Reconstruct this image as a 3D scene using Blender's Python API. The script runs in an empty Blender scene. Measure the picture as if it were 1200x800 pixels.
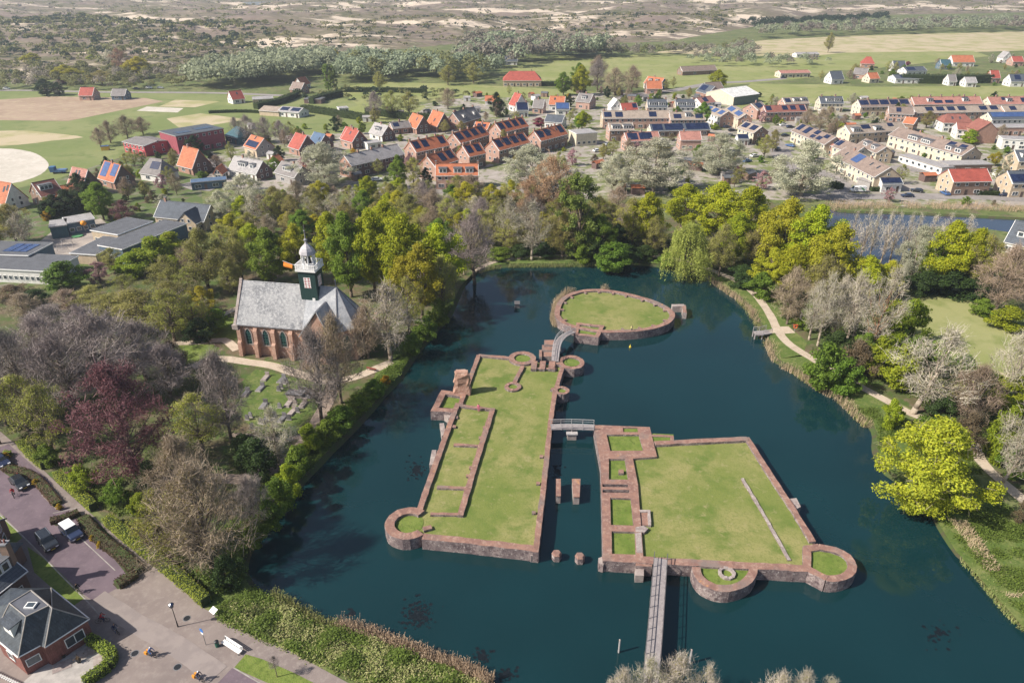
import bpy, bmesh, math, random
import numpy as np
from mathutils import Vector, Matrix, noise
from mathutils.geometry import delaunay_2d_cdt

S = bpy.context.scene
COL = S.collection
RAD = math.radians
random.seed(7)
RNG = np.random.default_rng(7)

# ------------------------------------------------------------------ camera, sky, sun, exposure
CAM_H, PITCH, FPX = 75.0, RAD(28.0), 826.0
cam = bpy.data.cameras.new('camera')
cam.sensor_width = 36.0
cam.lens = FPX / 1200.0 * 36.0
cam.clip_start, cam.clip_end = 1.0, 20000.0
cam_ob = bpy.data.objects.new('camera', cam)
COL.objects.link(cam_ob)
cam_ob.location = (0, 0, CAM_H)
cam_ob.rotation_euler = (RAD(90) - PITCH, 0, 0)
S.camera = cam_ob

SUN_AZ, SUN_EL = RAD(17.0), RAD(41.0)          # the light travels towards +x, a little +y
world = bpy.data.worlds.new('World')
S.world = world
world.use_nodes = True
wn = world.node_tree.nodes
bg = wn['Background']
sky = wn.new('ShaderNodeTexSky')
sky.sky_type = 'NISHITA'
sky.sun_disc = False
sky.sun_elevation = SUN_EL
sky.sun_rotation = math.atan2(-math.cos(SUN_AZ), -math.sin(SUN_AZ))
sky.air_density, sky.dust_density, sky.ozone_density = 1.0, 2.2, 1.5
world.node_tree.links.new(sky.outputs[0], bg.inputs[0])
bg.inputs[1].default_value = 0.085

sun = bpy.data.lights.new('sun', 'SUN')
sun.energy = 5.0
sun.angle = RAD(0.53)
sun.color = (1.0, 0.93, 0.82)
sun_ob = bpy.data.objects.new('sun', sun)
COL.objects.link(sun_ob)
sd = Vector((math.cos(SUN_AZ) * math.cos(SUN_EL), math.sin(SUN_AZ) * math.cos(SUN_EL), -math.sin(SUN_EL)))
sun_ob.rotation_euler = sd.to_track_quat('-Z', 'Y').to_euler()
sun_ob.location = (-200, -100, 300)

S.view_settings.view_transform = 'Standard'
S.view_settings.look = 'None'
S.view_settings.exposure = 0.6
S.view_settings.gamma = 1.0
S.view_settings.use_curve_mapping = False
S.render.engine = 'CYCLES'
S.cycles.use_denoising = True
S.cycles.max_bounces = 5
S.cycles.diffuse_bounces = 2
S.cycles.glossy_bounces = 3
S.cycles.transmission_bounces = 2
S.cycles.transparent_max_bounces = 6
S.cycles.volume_bounces = 0

# ------------------------------------------------------------------ helpers
SN, CN = math.sin(PITCH), math.cos(PITCH)
GZ = 0.8                                        # height of the ground above the pond

def P(x, y, z=GZ):
    """ground point surveyed from the photograph: the point at height z seen at (x, y)"""
    u, v = (x - 600.0) / FPX, (y - 400.0) / FPX
    t = (z - CAM_H) / (-SN - v * CN)
    return Vector((u * t, (CN - v * SN) * t, z))

def pxm(p):
    """pixels per metre at a world point"""
    return FPX / (p[1] * CN - (p[2] - CAM_H) * SN)

def height_to(base, ty):
    v = (ty - 400.0) / FPX
    return CAM_H - base[1] * (SN + v * CN) / (CN - v * SN) - base[2]

def zoomed(x0, y0, s):
    return lambda x, y: (x0 + x / s, y0 + y / s)

def tag(o, label=None, cat=None, group=None, kind=None):
    if label: o['label'] = label
    if cat: o['category'] = cat
    if group: o['group'] = group
    if kind: o['kind'] = kind
    return o

def empty(name, loc=(0, 0, 0), rz=0.0):
    o = bpy.data.objects.new(name, None)
    COL.objects.link(o)
    o.location = loc
    o.rotation_euler = (0, 0, rz)
    o.empty_display_size = 0.2
    return o

def link_mesh(name, me, parent=None, loc=None, rz=None):
    o = bpy.data.objects.new(name, me)
    COL.objects.link(o)
    if parent is not None: o.parent = parent
    if loc is not None: o.location = loc
    if rz is not None: o.rotation_euler = (0, 0, rz)
    return o

def np_mesh(name, verts, faces, mats, mat_idx=None, smooth=False):
    """fast mesh from numpy arrays; faces (n, 3) or (n, 4)"""
    me = bpy.data.meshes.new(name)
    verts = np.asarray(verts, np.float32); faces = np.asarray(faces, np.int32)
    n, k = faces.shape
    me.vertices.add(len(verts)); me.vertices.foreach_set('co', verts.ravel())
    me.loops.add(n * k); me.loops.foreach_set('vertex_index', faces.ravel())
    me.polygons.add(n)
    me.polygons.foreach_set('loop_start', np.arange(0, n * k, k, dtype=np.int32))
    me.polygons.foreach_set('loop_total', np.full(n, k, np.int32))
    if mat_idx is not None: me.polygons.foreach_set('material_index', np.asarray(mat_idx, np.int32))
    if smooth: me.polygons.foreach_set('use_smooth', np.ones(n, bool))
    for m in mats: me.materials.append(m)
    me.update(calc_edges=True)
    return me

class G:
    """collects shapes into one mesh"""
    def __init__(self): self.v, self.f, self.m = [], [], []
    def add(self, vs, fs, mi=0):
        o = len(self.v)
        self.v += [tuple(p) for p in vs]
        self.f += [tuple(i + o for i in f) for f in fs]
        self.m += [mi] * len(fs) if isinstance(mi, int) else list(mi)
        return self
    def box(self, x0, x1, y0, y1, z0, z1, mi=0):
        vs = [(x0, y0, z0), (x1, y0, z0), (x1, y1, z0), (x0, y1, z0), (x0, y0, z1), (x1, y0, z1), (x1, y1, z1), (x0, y1, z1)]
        return self.add(vs, [(3, 2, 1, 0), (4, 5, 6, 7), (0, 1, 5, 4), (1, 2, 6, 5), (2, 3, 7, 6), (3, 0, 4, 7)], mi)
    def prism(self, poly, z0, z1, mi=0, top=None):
        """poly: counter-clockwise list of (x, y); z1 may be a list"""
        n = len(poly)
        zt = z1 if isinstance(z1, (list, tuple)) else [z1] * n
        vs = [(p[0], p[1], z0) for p in poly] + [(p[0], p[1], z) for p, z in zip(poly, zt)]
        fs = [tuple(range(n - 1, -1, -1)), tuple(range(n, 2 * n))] + [(i, (i + 1) % n, n + (i + 1) % n, n + i) for i in range(n)]
        return self.add(vs, fs, [mi, mi if top is None else top] + [mi] * n)
    def solid(self, quad, t, mi=0):
        """a slab of thickness t below a planar polygon"""
        q = [Vector(p) for p in quad]
        nrm = (q[1] - q[0]).cross(q[2] - q[0]).normalized()
        n = len(q)
        vs = q + [p - nrm * t for p in q]
        fs = [tuple(range(n)), tuple(range(2 * n - 1, n - 1, -1))] + [(i, n + i, n + (i + 1) % n, (i + 1) % n) for i in range(n)]
        return self.add(vs, fs, mi)
    def tube(self, p0, p1, r0, r1=None, n=6, mi=0):
        p0, p1 = Vector(p0), Vector(p1)
        r1 = r0 if r1 is None else r1
        d = (p1 - p0)
        if d.length < 1e-6: return self
        d.normalize()
        a = d.orthogonal().normalized(); b = d.cross(a)
        vs = []
        for p, r in ((p0, r0), (p1, r1)):
            for i in range(n):
                t = 2 * math.pi * i / n
                vs.append(p + (a * math.cos(t) + b * math.sin(t)) * r)
        fs = [(i, (i + 1) % n, n + (i + 1) % n, n + i) for i in range(n)] + [tuple(range(n - 1, -1, -1)), tuple(range(n, 2 * n))]
        return self.add(vs, fs, mi)
    def lathe(self, prof, n=12, mi=0, c=(0, 0), phase=0.0):
        vs = []
        for r, z in prof:
            for i in range(n):
                t = 2 * math.pi * i / n + phase
                vs.append((c[0] + r * math.cos(t), c[1] + r * math.sin(t), z))
        k = len(prof)
        fs = [(j * n + i, j * n + (i + 1) % n, (j + 1) * n + (i + 1) % n, (j + 1) * n + i) for j in range(k - 1) for i in range(n)]
        fs += [tuple(range(n - 1, -1, -1)), tuple(range((k - 1) * n, k * n))]
        return self.add(vs, fs, mi)
    def mesh(self, name, mats, smooth=False):
        me = bpy.data.meshes.new(name)
        me.from_pydata(self.v, [], self.f)
        for m in (mats if isinstance(mats, (list, tuple)) else [mats]): me.materials.append(m)
        me.polygons.foreach_set('material_index', self.m)
        if smooth: me.polygons.foreach_set('use_smooth', [True] * len(me.polygons))
        me.update()
        return me
    def build(self, name, mats, parent=None, smooth=False):
        return link_mesh(name, self.mesh(name, mats, smooth), parent)

def catmull(pts, step=2.0, closed=False):
    pts = [Vector(p) for p in pts]
    n = len(pts); out = []
    for i in range(n if closed else n - 1):
        p1, p2 = pts[i], pts[(i + 1) % n]
        p0 = pts[i - 1] if (i > 0 or closed) else p1 * 2 - p2
        p3 = pts[(i + 2) % n] if (i + 2 < n or closed) else p2 * 2 - p1
        k = max(1, int((p2 - p1).length / step))
        for j in range(k):
            t = j / k
            out.append(0.5 * ((2 * p1) + (p2 - p0) * t + (2 * p0 - 5 * p1 + 4 * p2 - p3) * t * t + (3 * p1 - p0 - 3 * p2 + p3) * t ** 3))
    if not closed: out.append(pts[-1])
    return out

def in_poly(x, y, poly):
    c = False; n = len(poly); j = n - 1
    for i in range(n):
        xi, yi, xj, yj = poly[i][0], poly[i][1], poly[j][0], poly[j][1]
        if (yi > y) != (yj > y) and x < (xj - xi) * (y - yi) / (yj - yi) + xi: c = not c
        j = i
    return c

def area2(poly):
    return sum(poly[i - 1][0] * poly[i][1] - poly[i][0] * poly[i - 1][1] for i in range(len(poly)))

def ccw(poly):
    return list(poly) if area2(poly) > 0 else list(poly)[::-1]

def offset_poly(poly, d):
    """grow a counter-clockwise polygon by d"""
    n = len(poly); out = []
    for i in range(n):
        a, b, c = Vector(poly[i - 1][:2]), Vector(poly[i][:2]), Vector(poly[(i + 1) % n][:2])
        e1, e2 = (b - a).normalized(), (c - b).normalized()
        n1, n2 = Vector((e1.y, -e1.x)), Vector((e2.y, -e2.x))
        m = (n1 + n2)
        m = m.normalized() if m.length > 1e-4 else n1
        k = min(1.0 / max(m.dot(n1), 0.4), 2.0)
        out.append(b + m * d * k)
    return out

def cdt(outer, holes):
    """triangles of a polygon with holes"""
    vs, es = [], []
    for loop in [outer] + holes:
        o = len(vs); vs += [Vector(p[:2]) for p in loop]
        es += [(o + i, o + (i + 1) % len(loop)) for i in range(len(loop))]
    v, e, f, *_ = delaunay_2d_cdt(vs, es, [], 0, 1e-5)
    keep = []
    for t in f:
        cx = sum(v[i].x for i in t) / len(t); cy = sum(v[i].y for i in t) / len(t)
        if in_poly(cx, cy, outer) and not any(in_poly(cx, cy, h) for h in holes): keep.append(tuple(t))
    return v, keep

# ------------------------------------------------------------------ materials
def nodes_of(m):
    m.use_nodes = True
    nt = m.node_tree
    return nt, nt.nodes, nt.links, nt.nodes['Principled BSDF']

def rgba(c): return (c[0], c[1], c[2], 1.0)

def noise_fac(nt, vec, scale, detail=4.0, rough=0.6, lo=0.35, hi=0.65):
    n = nt.nodes.new('ShaderNodeTexNoise')
    n.inputs['Scale'].default_value = scale
    n.inputs['Detail'].default_value = detail
    n.inputs['Roughness'].default_value = rough
    nt.links.new(vec, n.inputs['Vector'])
    r = nt.nodes.new('ShaderNodeMapRange')
    r.inputs[1].default_value, r.inputs[2].default_value = lo, hi
    nt.links.new(n.outputs[0], r.inputs[0])
    return r.outputs[0]

def mixc(nt, fac, a, b, mode='MIX'):
    m = nt.nodes.new('ShaderNodeMix'); m.data_type = 'RGBA'; m.blend_type = mode
    if isinstance(fac, (int, float)): m.inputs[0].default_value = fac
    else: nt.links.new(fac, m.inputs[0])
    for s, i in ((a, 6), (b, 7)):
        if isinstance(s, (tuple, list)): m.inputs[i].default_value = rgba(s)
        else: nt.links.new(s, m.inputs[i])
    return m.outputs[2]

def mat(name, layers, rough=0.8, bump=0.0, bump_scale=8.0, coords='world', metallic=0.0, spec=0.3, objvar=0.0, brick=None):
    """layers: first a colour, then (colour, noise scale, lo, hi) laid over it in patches"""
    m = bpy.data.materials.new(name)
    nt, N, L, b = nodes_of(m)
    if coords == 'world': vec = N.new('ShaderNodeNewGeometry').outputs['Position']
    else: vec = N.new('ShaderNodeTexCoord').outputs['Object']
    col = layers[0]
    for c, s, lo, hi in layers[1:]:
        col = mixc(nt, noise_fac(nt, vec, s, lo=lo, hi=hi), col, c)
    if brick:
        bw, bh, mort, k = brick
        bt = N.new('ShaderNodeTexBrick')
        bt.inputs['Scale'].default_value = 1.0
        bt.inputs['Brick Width'].default_value, bt.inputs['Row Height'].default_value = bw, bh
        bt.inputs['Mortar Size'].default_value = mort
        bt.inputs['Color1'].default_value = (1, 1, 1, 1); bt.inputs['Color2'].default_value = (k, k, k, 1)
        bt.inputs['Mortar'].default_value = (.55, .55, .55, 1)
        L.new(vec, bt.inputs['Vector'])
        col = mixc(nt, 1.0, col, bt.outputs[0], 'MULTIPLY')
    if objvar:
        oi = N.new('ShaderNodeObjectInfo')
        hv = N.new('ShaderNodeHueSaturation')
        r = N.new('ShaderNodeMapRange'); r.inputs[3].default_value, r.inputs[4].default_value = 1 - objvar, 1 + objvar
        L.new(oi.outputs['Random'], r.inputs[0]); L.new(r.outputs[0], hv.inputs['Value'])
        if isinstance(col, (tuple, list)): hv.inputs['Color'].default_value = rgba(col)
        else: L.new(col, hv.inputs['Color'])
        col = hv.outputs[0]
    if isinstance(col, (tuple, list)): b.inputs['Base Color'].default_value = rgba(col)
    else: L.new(col, b.inputs['Base Color'])
    b.inputs['Roughness'].default_value = rough
    b.inputs['Metallic'].default_value = metallic
    b.inputs['Specular IOR Level'].default_value = spec
    if bump:
        n = N.new('ShaderNodeTexNoise'); n.inputs['Scale'].default_value = bump_scale; n.inputs['Detail'].default_value = 5
        L.new(vec, n.inputs['Vector'])
        bp = N.new('ShaderNodeBump'); bp.inputs['Strength'].default_value = bump; bp.inputs['Distance'].default_value = 0.1
        L.new(n.outputs[0], bp.inputs['Height']); L.new(bp.outputs[0], b.inputs['Normal'])
    return m

def leaf_mat(name, c1, c2, trans=0.45, rough=0.6, var=0.35, tree_var=0.18):
    m = bpy.data.materials.new(name)
    nt, N, L, b = nodes_of(m)
    geo = N.new('ShaderNodeNewGeometry'); oi = N.new('ShaderNodeObjectInfo')
    col = mixc(nt, geo.outputs['Random Per Island'], c1, c2)
    tc = N.new('ShaderNodeTexCoord')
    nf = noise_fac(nt, tc.outputs['Object'], 0.9, detail=2, lo=0.3, hi=0.7)
    hv = N.new('ShaderNodeHueSaturation')
    r = N.new('ShaderNodeMapRange'); r.inputs[3].default_value, r.inputs[4].default_value = 1 - tree_var, 1 + tree_var
    L.new(oi.outputs['Random'], r.inputs[0])
    r2 = N.new('ShaderNodeMapRange'); r2.inputs[3].default_value, r2.inputs[4].default_value = 1 - var * .6, 1 + var * .6
    L.new(nf, r2.inputs[0])
    mu = N.new('ShaderNodeMath'); mu.operation = 'MULTIPLY'
    L.new(r.outputs[0], mu.inputs[0]); L.new(r2.outputs[0], mu.inputs[1])
    L.new(mu.outputs[0], hv.inputs['Value']); L.new(col, hv.inputs['Color'])
    r3 = N.new('ShaderNodeMapRange'); r3.inputs[3].default_value, r3.inputs[4].default_value = 0.485, 0.515
    w = N.new('ShaderNodeTexWhiteNoise'); w.noise_dimensions = '1D'
    L.new(oi.outputs['Random'], w.inputs['W']); L.new(w.outputs[0], r3.inputs[0]); L.new(r3.outputs[0], hv.inputs['Hue'])
    L.new(hv.outputs[0], b.inputs['Base Color'])
    b.inputs['Roughness'].default_value = rough
    b.inputs['Specular IOR Level'].default_value = 0.25
    if trans:
        tr = N.new('ShaderNodeBsdfTranslucent'); L.new(hv.outputs[0], tr.inputs['Color'])
        mx = N.new('ShaderNodeMixShader'); mx.inputs[0].default_value = trans
        out = N['Material Output']
        L.new(b.outputs[0], mx.inputs[1]); L.new(tr.outputs[0], mx.inputs[2]); L.new(mx.outputs[0], out.inputs[0])
    return m

MT = {}
MT['ground'] = mat('garden_soil_and_grass', [(.10, .13, .035), ((.17, .18, .07), .05, .4, .6), ((.13, .10, .065), .18, .5, .7), ((.06, .09, .025), .6, .45, .7)], .95, .6, 1.5)
MT['wood_floor'] = mat('woodland_floor', [(.075, .085, .03), ((.13, .095, .06), .12, .4, .6), ((.06, .10, .02), .35, .45, .65), ((.16, .13, .09), .8, .55, .75)], .95, .8, 2.0)
MT['lawn'] = mat('mown_grass', [(.15, .178, .043), ((.24, .225, .085), .10, .42, .62), ((.10, .145, .027), .26, .48, .66), ((.27, .24, .115), .9, .57, .77), ((.115, .145, .032), 3.0, .48, .8)], .95, .5, 5.0)
MT['lawn_green'] = mat('lush_grass', [(.105, .155, .025), ((.15, .19, .04), .5, .4, .6), ((.08, .115, .02), 1.6, .5, .7), ((.17, .17, .06), 3.5, .58, .75)], .95, .6, 6.0)
MT['verge'] = mat('bank_grass', [(.085, .125, .025), ((.145, .165, .05), .4, .45, .65), ((.20, .18, .09), 1.1, .6, .75), ((.06, .10, .02), 2.0, .5, .7)], .95, .8, 3.0)
MT['meadow'] = mat('meadow_grass', [(.20, .225, .07), ((.26, .26, .11), .03, .4, .6), ((.155, .185, .05), .12, .5, .7), ((.28, .255, .13), .5, .6, .8)], .95)
MT['meadow_dark'] = mat('dark_meadow_grass', [(.145, .18, .055), ((.20, .215, .085), .025, .4, .6), ((.11, .15, .04), .1, .5, .7), ((.24, .22, .11), .3, .6, .8)], .95)
MT['field_brown'] = mat('ploughed_field', [(.34, .25, .18), ((.28, .20, .14), .04, .4, .6), ((.38, .30, .20), .2, .5, .7)], .95)
MT['field_tan'] = mat('tan_field', [(.42, .35, .23), ((.30, .28, .13), .05, .45, .6)], .95)
MT['sand'] = mat('arena_sand', [(.52, .47, .41), ((.44, .40, .34), .08, .4, .6), ((.56, .52, .46), .6, .5, .7)], .95)
MT['path'] = mat('gravel_path', [(.45, .37, .29), ((.36, .29, .22), .5, .45, .65), ((.50, .43, .35), 2.5, .5, .7)], .95, .3, 10)
MT['path_dark'] = mat('worn_earth_path', [(.26, .20, .165), ((.20, .15, .12), .4, .45, .65), ((.32, .27, .22), 2.0, .5, .75)], .95, .3, 10)
MT['plaza'] = mat('beige_brick_paving', [(.225, .185, .168), ((.195, .158, .146), .25, .4, .6), ((.255, .215, .195), 1.4, .5, .7), ((.155, .127, .12), .09, .52, .70)], .85, .15, 14)
MT['parking'] = mat('purple_brick_paving', [(.145, .108, .128), ((.118, .088, .106), .3, .4, .6), ((.175, .135, .15), 1.8, .55, .75), ((.09, .066, .078), .12, .56, .74)], .85, .15, 14)
MT['asphalt'] = mat('village_asphalt', [(.26, .235, .225), ((.21, .19, .18), .15, .4, .6), ((.30, .28, .26), .9, .5, .7)], .9)
MT['kerb'] = mat('kerb_stone', [(.34, .31, .29), ((.26, .24, .22), 1.0, .4, .6)], .85)
MT['slab'] = mat('terrace_slab', [(.36, .33, .31), ((.27, .25, .235), .9, .4, .6)], .85, objvar=.25)
MT['bank'] = mat('muddy_bank', [(.06, .055, .03), ((.05, .075, .02), .6, .4, .6)], .95, .8, 3)
MT['coping'] = mat('pink_brick_coping', [(.275, .155, .118), ((.205, .115, .095), .5, .4, .6), ((.34, .225, .18), 1.7, .50, .68), ((.20, .155, .138), .2, .52, .66), ((.46, .23, .10), .8, .64, .78), ((.20, .12, .10), 5.0, .56, .7)], .9, .6, 9)
MT['stone'] = mat('weathered_wall_face', [(.175, .135, .135), ((.28, .225, .215), .6, .42, .6), ((.11, .08, .085), 1.5, .5, .64), ((.47, .42, .40), 2.4, .58, .7), ((.09, .06, .06), 5.0, .54, .68)], .9, .8, 6)
MT['stone_grey'] = mat('grey_lichen_stone', [(.33, .28, .26), ((.25, .20, .19), .8, .4, .6), ((.40, .36, .33), 2.5, .5, .7)], .9, .6, 7)
MT['ruin_brick'] = mat('crumbling_brick', [(.42, .25, .19), ((.34, .19, .14), 1.0, .4, .6), ((.50, .36, .29), 2.2, .5, .7)], .9, 1.0, 4)
MT['timber'] = mat('grey_timber', [(.28, .25, .25), ((.22, .195, .20), 1.5, .4, .6), ((.34, .31, .30), 6.0, .5, .7)], .8)
MT['rail'] = mat('pale_railing', [(.42, .40, .40), ((.34, .32, .32), 2.0, .4, .6)], .6)
MT['rail_dark'] = mat('dark_railing', [(.10, .095, .10)], .6)
MT['trunk'] = mat('bark', [(.13, .095, .07), ((.20, .16, .12), 2.0, .4, .6), ((.08, .065, .045), 5.0, .5, .7)], .95, coords='object')
MT['trunk_pale'] = mat('pale_bark', [(.36, .30, .235), ((.26, .21, .165), 2.0, .4, .6)], .95, coords='object')
MT['trunk_orange'] = mat('orange_bark', [(.36, .20, .11), ((.27, .15, .09), 2.0, .4, .6)], .95, coords='object')
MT['white'] = mat('white_paint', [(.74, .73, .72), ((.62, .62, .62), 1.2, .5, .8)], .55, coords='object')
MT['glass'] = mat('window_glass', [(.035, .045, .055), ((.09, .11, .13), .35, .45, .65)], .08, spec=.6)
MT['solar'] = mat('solar_panel', [(.012, .018, .05), ((.02, .03, .075), .5, .4, .6)], .15, spec=.6, coords='object', brick=(1.0, 1.65, .03, .85))
MT['solar_blue'] = mat('blue_solar_panel', [(.05, .09, .22), ((.07, .12, .27), .5, .4, .6)], .2, spec=.6, coords='object', brick=(1.0, 1.65, .04, .85))
MT['door'] = mat('painted_door', [(.10, .07, .06)], .5, objvar=.5)
MT['metal'] = mat('grey_metal', [(.25, .25, .26)], .45, metallic=.6)
MT['dark_metal'] = mat('dark_metal', [(.03, .032, .036)], .4, metallic=.3)
MT['lead'] = mat('chimney_lead', [(.22, .22, .24), ((.16, .16, .17), 1, .4, .6)], .7)

def wallmat(n, c, k=.82): return mat('wall_' + n, [c, (tuple(x * k for x in c), .9, .4, .6), (tuple(min(x * 1.15, .8) for x in c), 3.0, .5, .75)], .9, .25, 12, coords='object')
WALL = {n: wallmat(n, c) for n, c in dict(
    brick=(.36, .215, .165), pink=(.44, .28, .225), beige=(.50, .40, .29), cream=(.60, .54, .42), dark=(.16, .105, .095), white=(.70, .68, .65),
    grey=(.33, .31, .30), magenta=(.30, .075, .095), redpaint=(.46, .07, .085), blue=(.10, .15, .20), teal=(.06, .12, .14), green=(.17, .205, .175), brown=(.25, .17, .13)).items()}

def roofmat(n, c):
    return mat('roof_' + n, [c, (tuple(x * .78 for x in c), .5, .42, .62), (tuple(min(x * 1.2, .8) for x in c), 2.5, .5, .75), (tuple(x * .6 for x in c), 1.1, .6, .8)], .75, .4, 9, coords='object', brick=(.9, .34, .03, .85))
ROOF = {n: roofmat(n, c) for n, c in dict(
    orange=(.50, .17, .085), red=(.40, .095, .07), brownred=(.29, .115, .09), pinkred=(.44, .21, .17), grey=(.235, .215, .21), slate=(.095, .11, .135), brown=(.27, .205, .175),
    beige=(.38, .31, .255), blue=(.10, .16, .26), teal=(.05, .12, .15), flat=(.13, .135, .15), white=(.78, .77, .74), lightgrey=(.38, .36, .36)).items()}

# chapel slates with pale lichen
MT['slate_lichen'] = mat('lichened_slate', [(.15, .155, .17), ((.27, .27, .28), .3, .4, .6), ((.38, .38, .385), 2.2, .46, .66), ((.40, .40, .40), 7.0, .52, .70), ((.11, .115, .13), .45, .56, .72)], .75, .4, 8, coords='object')
MT['chapel_brick'] = mat('chapel_brick', [(.43, .27, .205), ((.34, .20, .15), .9, .4, .6), ((.50, .35, .28), 2.6, .5, .7)], .9, .4, 10, coords='object')
MT['tower_green'] = mat('dark_green_boards', [(.012, .035, .034), ((.02, .05, .045), 3, .4, .6)], .6, coords='object')

# water: dark, clear, barely rippled
def water_mat(name, base, scale=.6, bump=.02, rough=.06):
    m = bpy.data.materials.new(name)
    nt, N, L, b = nodes_of(m)
    geo = N.new('ShaderNodeNewGeometry')
    col = mixc(nt, noise_fac(nt, geo.outputs['Position'], .035, detail=2, lo=.3, hi=.7), base, tuple(x * 1.35 for x in base))
    L.new(col, b.inputs['Base Color'])
    b.inputs['Roughness'].default_value = rough
    b.inputs['IOR'].default_value = 1.47
    n = N.new('ShaderNodeTexNoise'); n.inputs['Scale'].default_value = scale; n.inputs['Detail'].default_value = 3
    L.new(geo.outputs['Position'], n.inputs['Vector'])
    bp = N.new('ShaderNodeBump'); bp.inputs['Strength'].default_value = bump; bp.inputs['Distance'].default_value = 1.0
    L.new(n.outputs[0], bp.inputs['Height']); L.new(bp.outputs[0], b.inputs['Normal'])
    return m
MT['water'] = water_mat('pond_water', (.0035, .0215, .0250))
MT['water_far'] = water_mat('canal_water', (.03, .04, .06))

# ------------------------------------------------------------------ the setting: ground, pond, canal
pond_px = [(548, 330), (560, 321), (589, 314), (630, 313), (670, 313), (697, 312), (744, 311), (775, 314), (800, 322), (827, 326), (844, 338), (864, 351), (878, 365), (888, 381),
           (897, 395), (900, 408), (908, 425), (935, 439), (959, 456), (982, 469), (1002, 488), (1017, 500), (1022, 512), (1022, 530), (1036, 556), (1063, 572), (1082, 582), (1090, 598), (1094, 610),
           (1104, 628), (1120, 651), (1134, 663), (1157, 684), (1162, 696), (1181, 719), (1202, 739), (1240, 775), (1250, 830), (1100, 838), (920, 838), (780, 832), (680, 830), (610, 818), (569, 800),
           (535, 782), (484, 765), (444, 748), (404, 735), (375, 734), (352, 718), (324, 702), (300, 688), (291, 672), (294, 650), (304, 635), (321, 618), (351, 574), (378, 545), (390, 532),
           (414, 508), (440, 480), (452, 465), (470, 446), (491, 415), (515, 387), (528, 373), (538, 352)]
POND = ccw([p.xy for p in catmull([P(x, y, 0) for x, y in pond_px], 1.6, True)])
POND_TOP = offset_poly(POND, 0.9)
canal_px = [(958, 243), (985, 249), (1050, 251), (1120, 254), (1200, 258), (1300, 262), (1300, 284), (1200, 275), (1140, 268), (1085, 268), (1062, 300), (1035, 312), (1000, 308), (975, 282)]
CANAL = ccw([p.xy for p in catmull([P(x, y, .25) for x, y in canal_px], 4, True)])
CANAL_TOP = offset_poly(CANAL, 0.9)

def structure(o): return tag(o, kind='structure')

BIG = 9000.0
v, f = cdt([(-BIG, -60), (BIG, -60), (BIG, BIG * 1.6), (-BIG, BIG * 1.6)], [POND_TOP, CANAL_TOP])
me = bpy.data.meshes.new('ground'); me.from_pydata([(p.x, p.y, GZ) for p in v], [], f); me.materials.append(MT['ground']); me.update()
if me.polygons[0].normal.z < 0: me.flip_normals()
structure(link_mesh('ground', me))

def banks(name, line, top, zw, m):
    g = G(); n = len(line)
    low = offset_poly(line, -1.2)
    for i in range(n):
        j = (i + 1) % n
        a, b, c, d = top[i], top[j], line[i], line[j]
        g.add([(a.x, a.y, GZ), (b.x, b.y, GZ), (d.x, d.y, zw + .03), (c.x, c.y, zw + .03)], [(0, 3, 2, 1)])
        g.add([(c.x, c.y, zw + .03), (d.x, d.y, zw + .03), (low[j].x, low[j].y, zw - .9), (low[i].x, low[i].y, zw - .9)], [(0, 3, 2, 1)])
    o = g.build(name, m)
    structure(o)
banks('pond_bank', POND, POND_TOP, 0.0, MT['bank'])
banks('canal_bank', CANAL, CANAL_TOP, 0.25, MT['bank'])

def sheet(name, pts, m, z=GZ + .004, kind='structure', px=True, smooth=0):
    w = [P(x, y, z) for x, y in pts] if px else [Vector((p[0], p[1], z)) for p in pts]
    if smooth: w = catmull(w, smooth, True)
    w = ccw([(p.x, p.y) for p in w])
    vv, ff = cdt(w, [])
    me = bpy.data.meshes.new(name)
    me.from_pydata([(p.x, p.y, z) for p in vv], [], ff); me.materials.append(m); me.update()
    if me.polygons and me.polygons[0].normal.z < 0: me.flip_normals()
    return tag(link_mesh(name, me), kind=kind)

sheet('pond', [tuple(p) for p in offset_poly(POND, .3)], MT['water'], 0.0, px=False)
sheet('canal', [tuple(p) for p in offset_poly(CANAL, .3)], MT['water_far'], 0.25, px=False)

PATHS = []
def ribbon(name, pts, width, m, z=GZ + .02, step=2.0):
    z += .04
    w = catmull([P(x, y, z) for x, y in pts], step)
    PATHS.append(([(p.x, p.y) for p in w], width / 2))
    vs, fs = [], []
    for i, p in enumerate(w):
        d = (w[min(i + 1, len(w) - 1)] - w[max(i - 1, 0)]).normalized()
        nrm = Vector((-d.y, d.x, 0))
        ww = width * (.5 + .06 * noise.noise(p * .3))
        vs += [p + nrm * ww, p - nrm * ww]
    fs = [(2 * i, 2 * i + 1, 2 * i + 3, 2 * i + 2) for i in range(len(w) - 1)]
    me = bpy.data.meshes.new(name); me.from_pydata(vs, [], fs); me.materials.append(m); me.update()
    return structure(link_mesh(name, me))

# woodland floor round the pond (left, north, right)
sheet('woodland_floor', [(-80, 520), (-60, 400), (0, 345), (150, 330), (270, 290), (300, 255), (430, 232), (640, 240), (760, 260), (900, 232), (975, 300), (1060, 322), (1075, 345), (1062, 400), (1000, 420), (935, 420), (880, 340), (830, 318), (775, 306), (744, 304), (600, 306), (560, 314), (535, 340),
      (505, 380), (470, 430), (430, 470), (380, 520), (335, 570), (285, 640), (280, 670), (255, 700), (170, 640), (60, 560), (0, 520)], MT['wood_floor'], GZ + .004)
sheet('woodland_floor', [(975, 425), (1065, 405), (1110, 440), (1200, 400), (1290, 420), (1320, 600), (1230, 610), (1180, 560), (1120, 505), (1040, 465)], MT['wood_floor'], GZ + .006)
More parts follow.
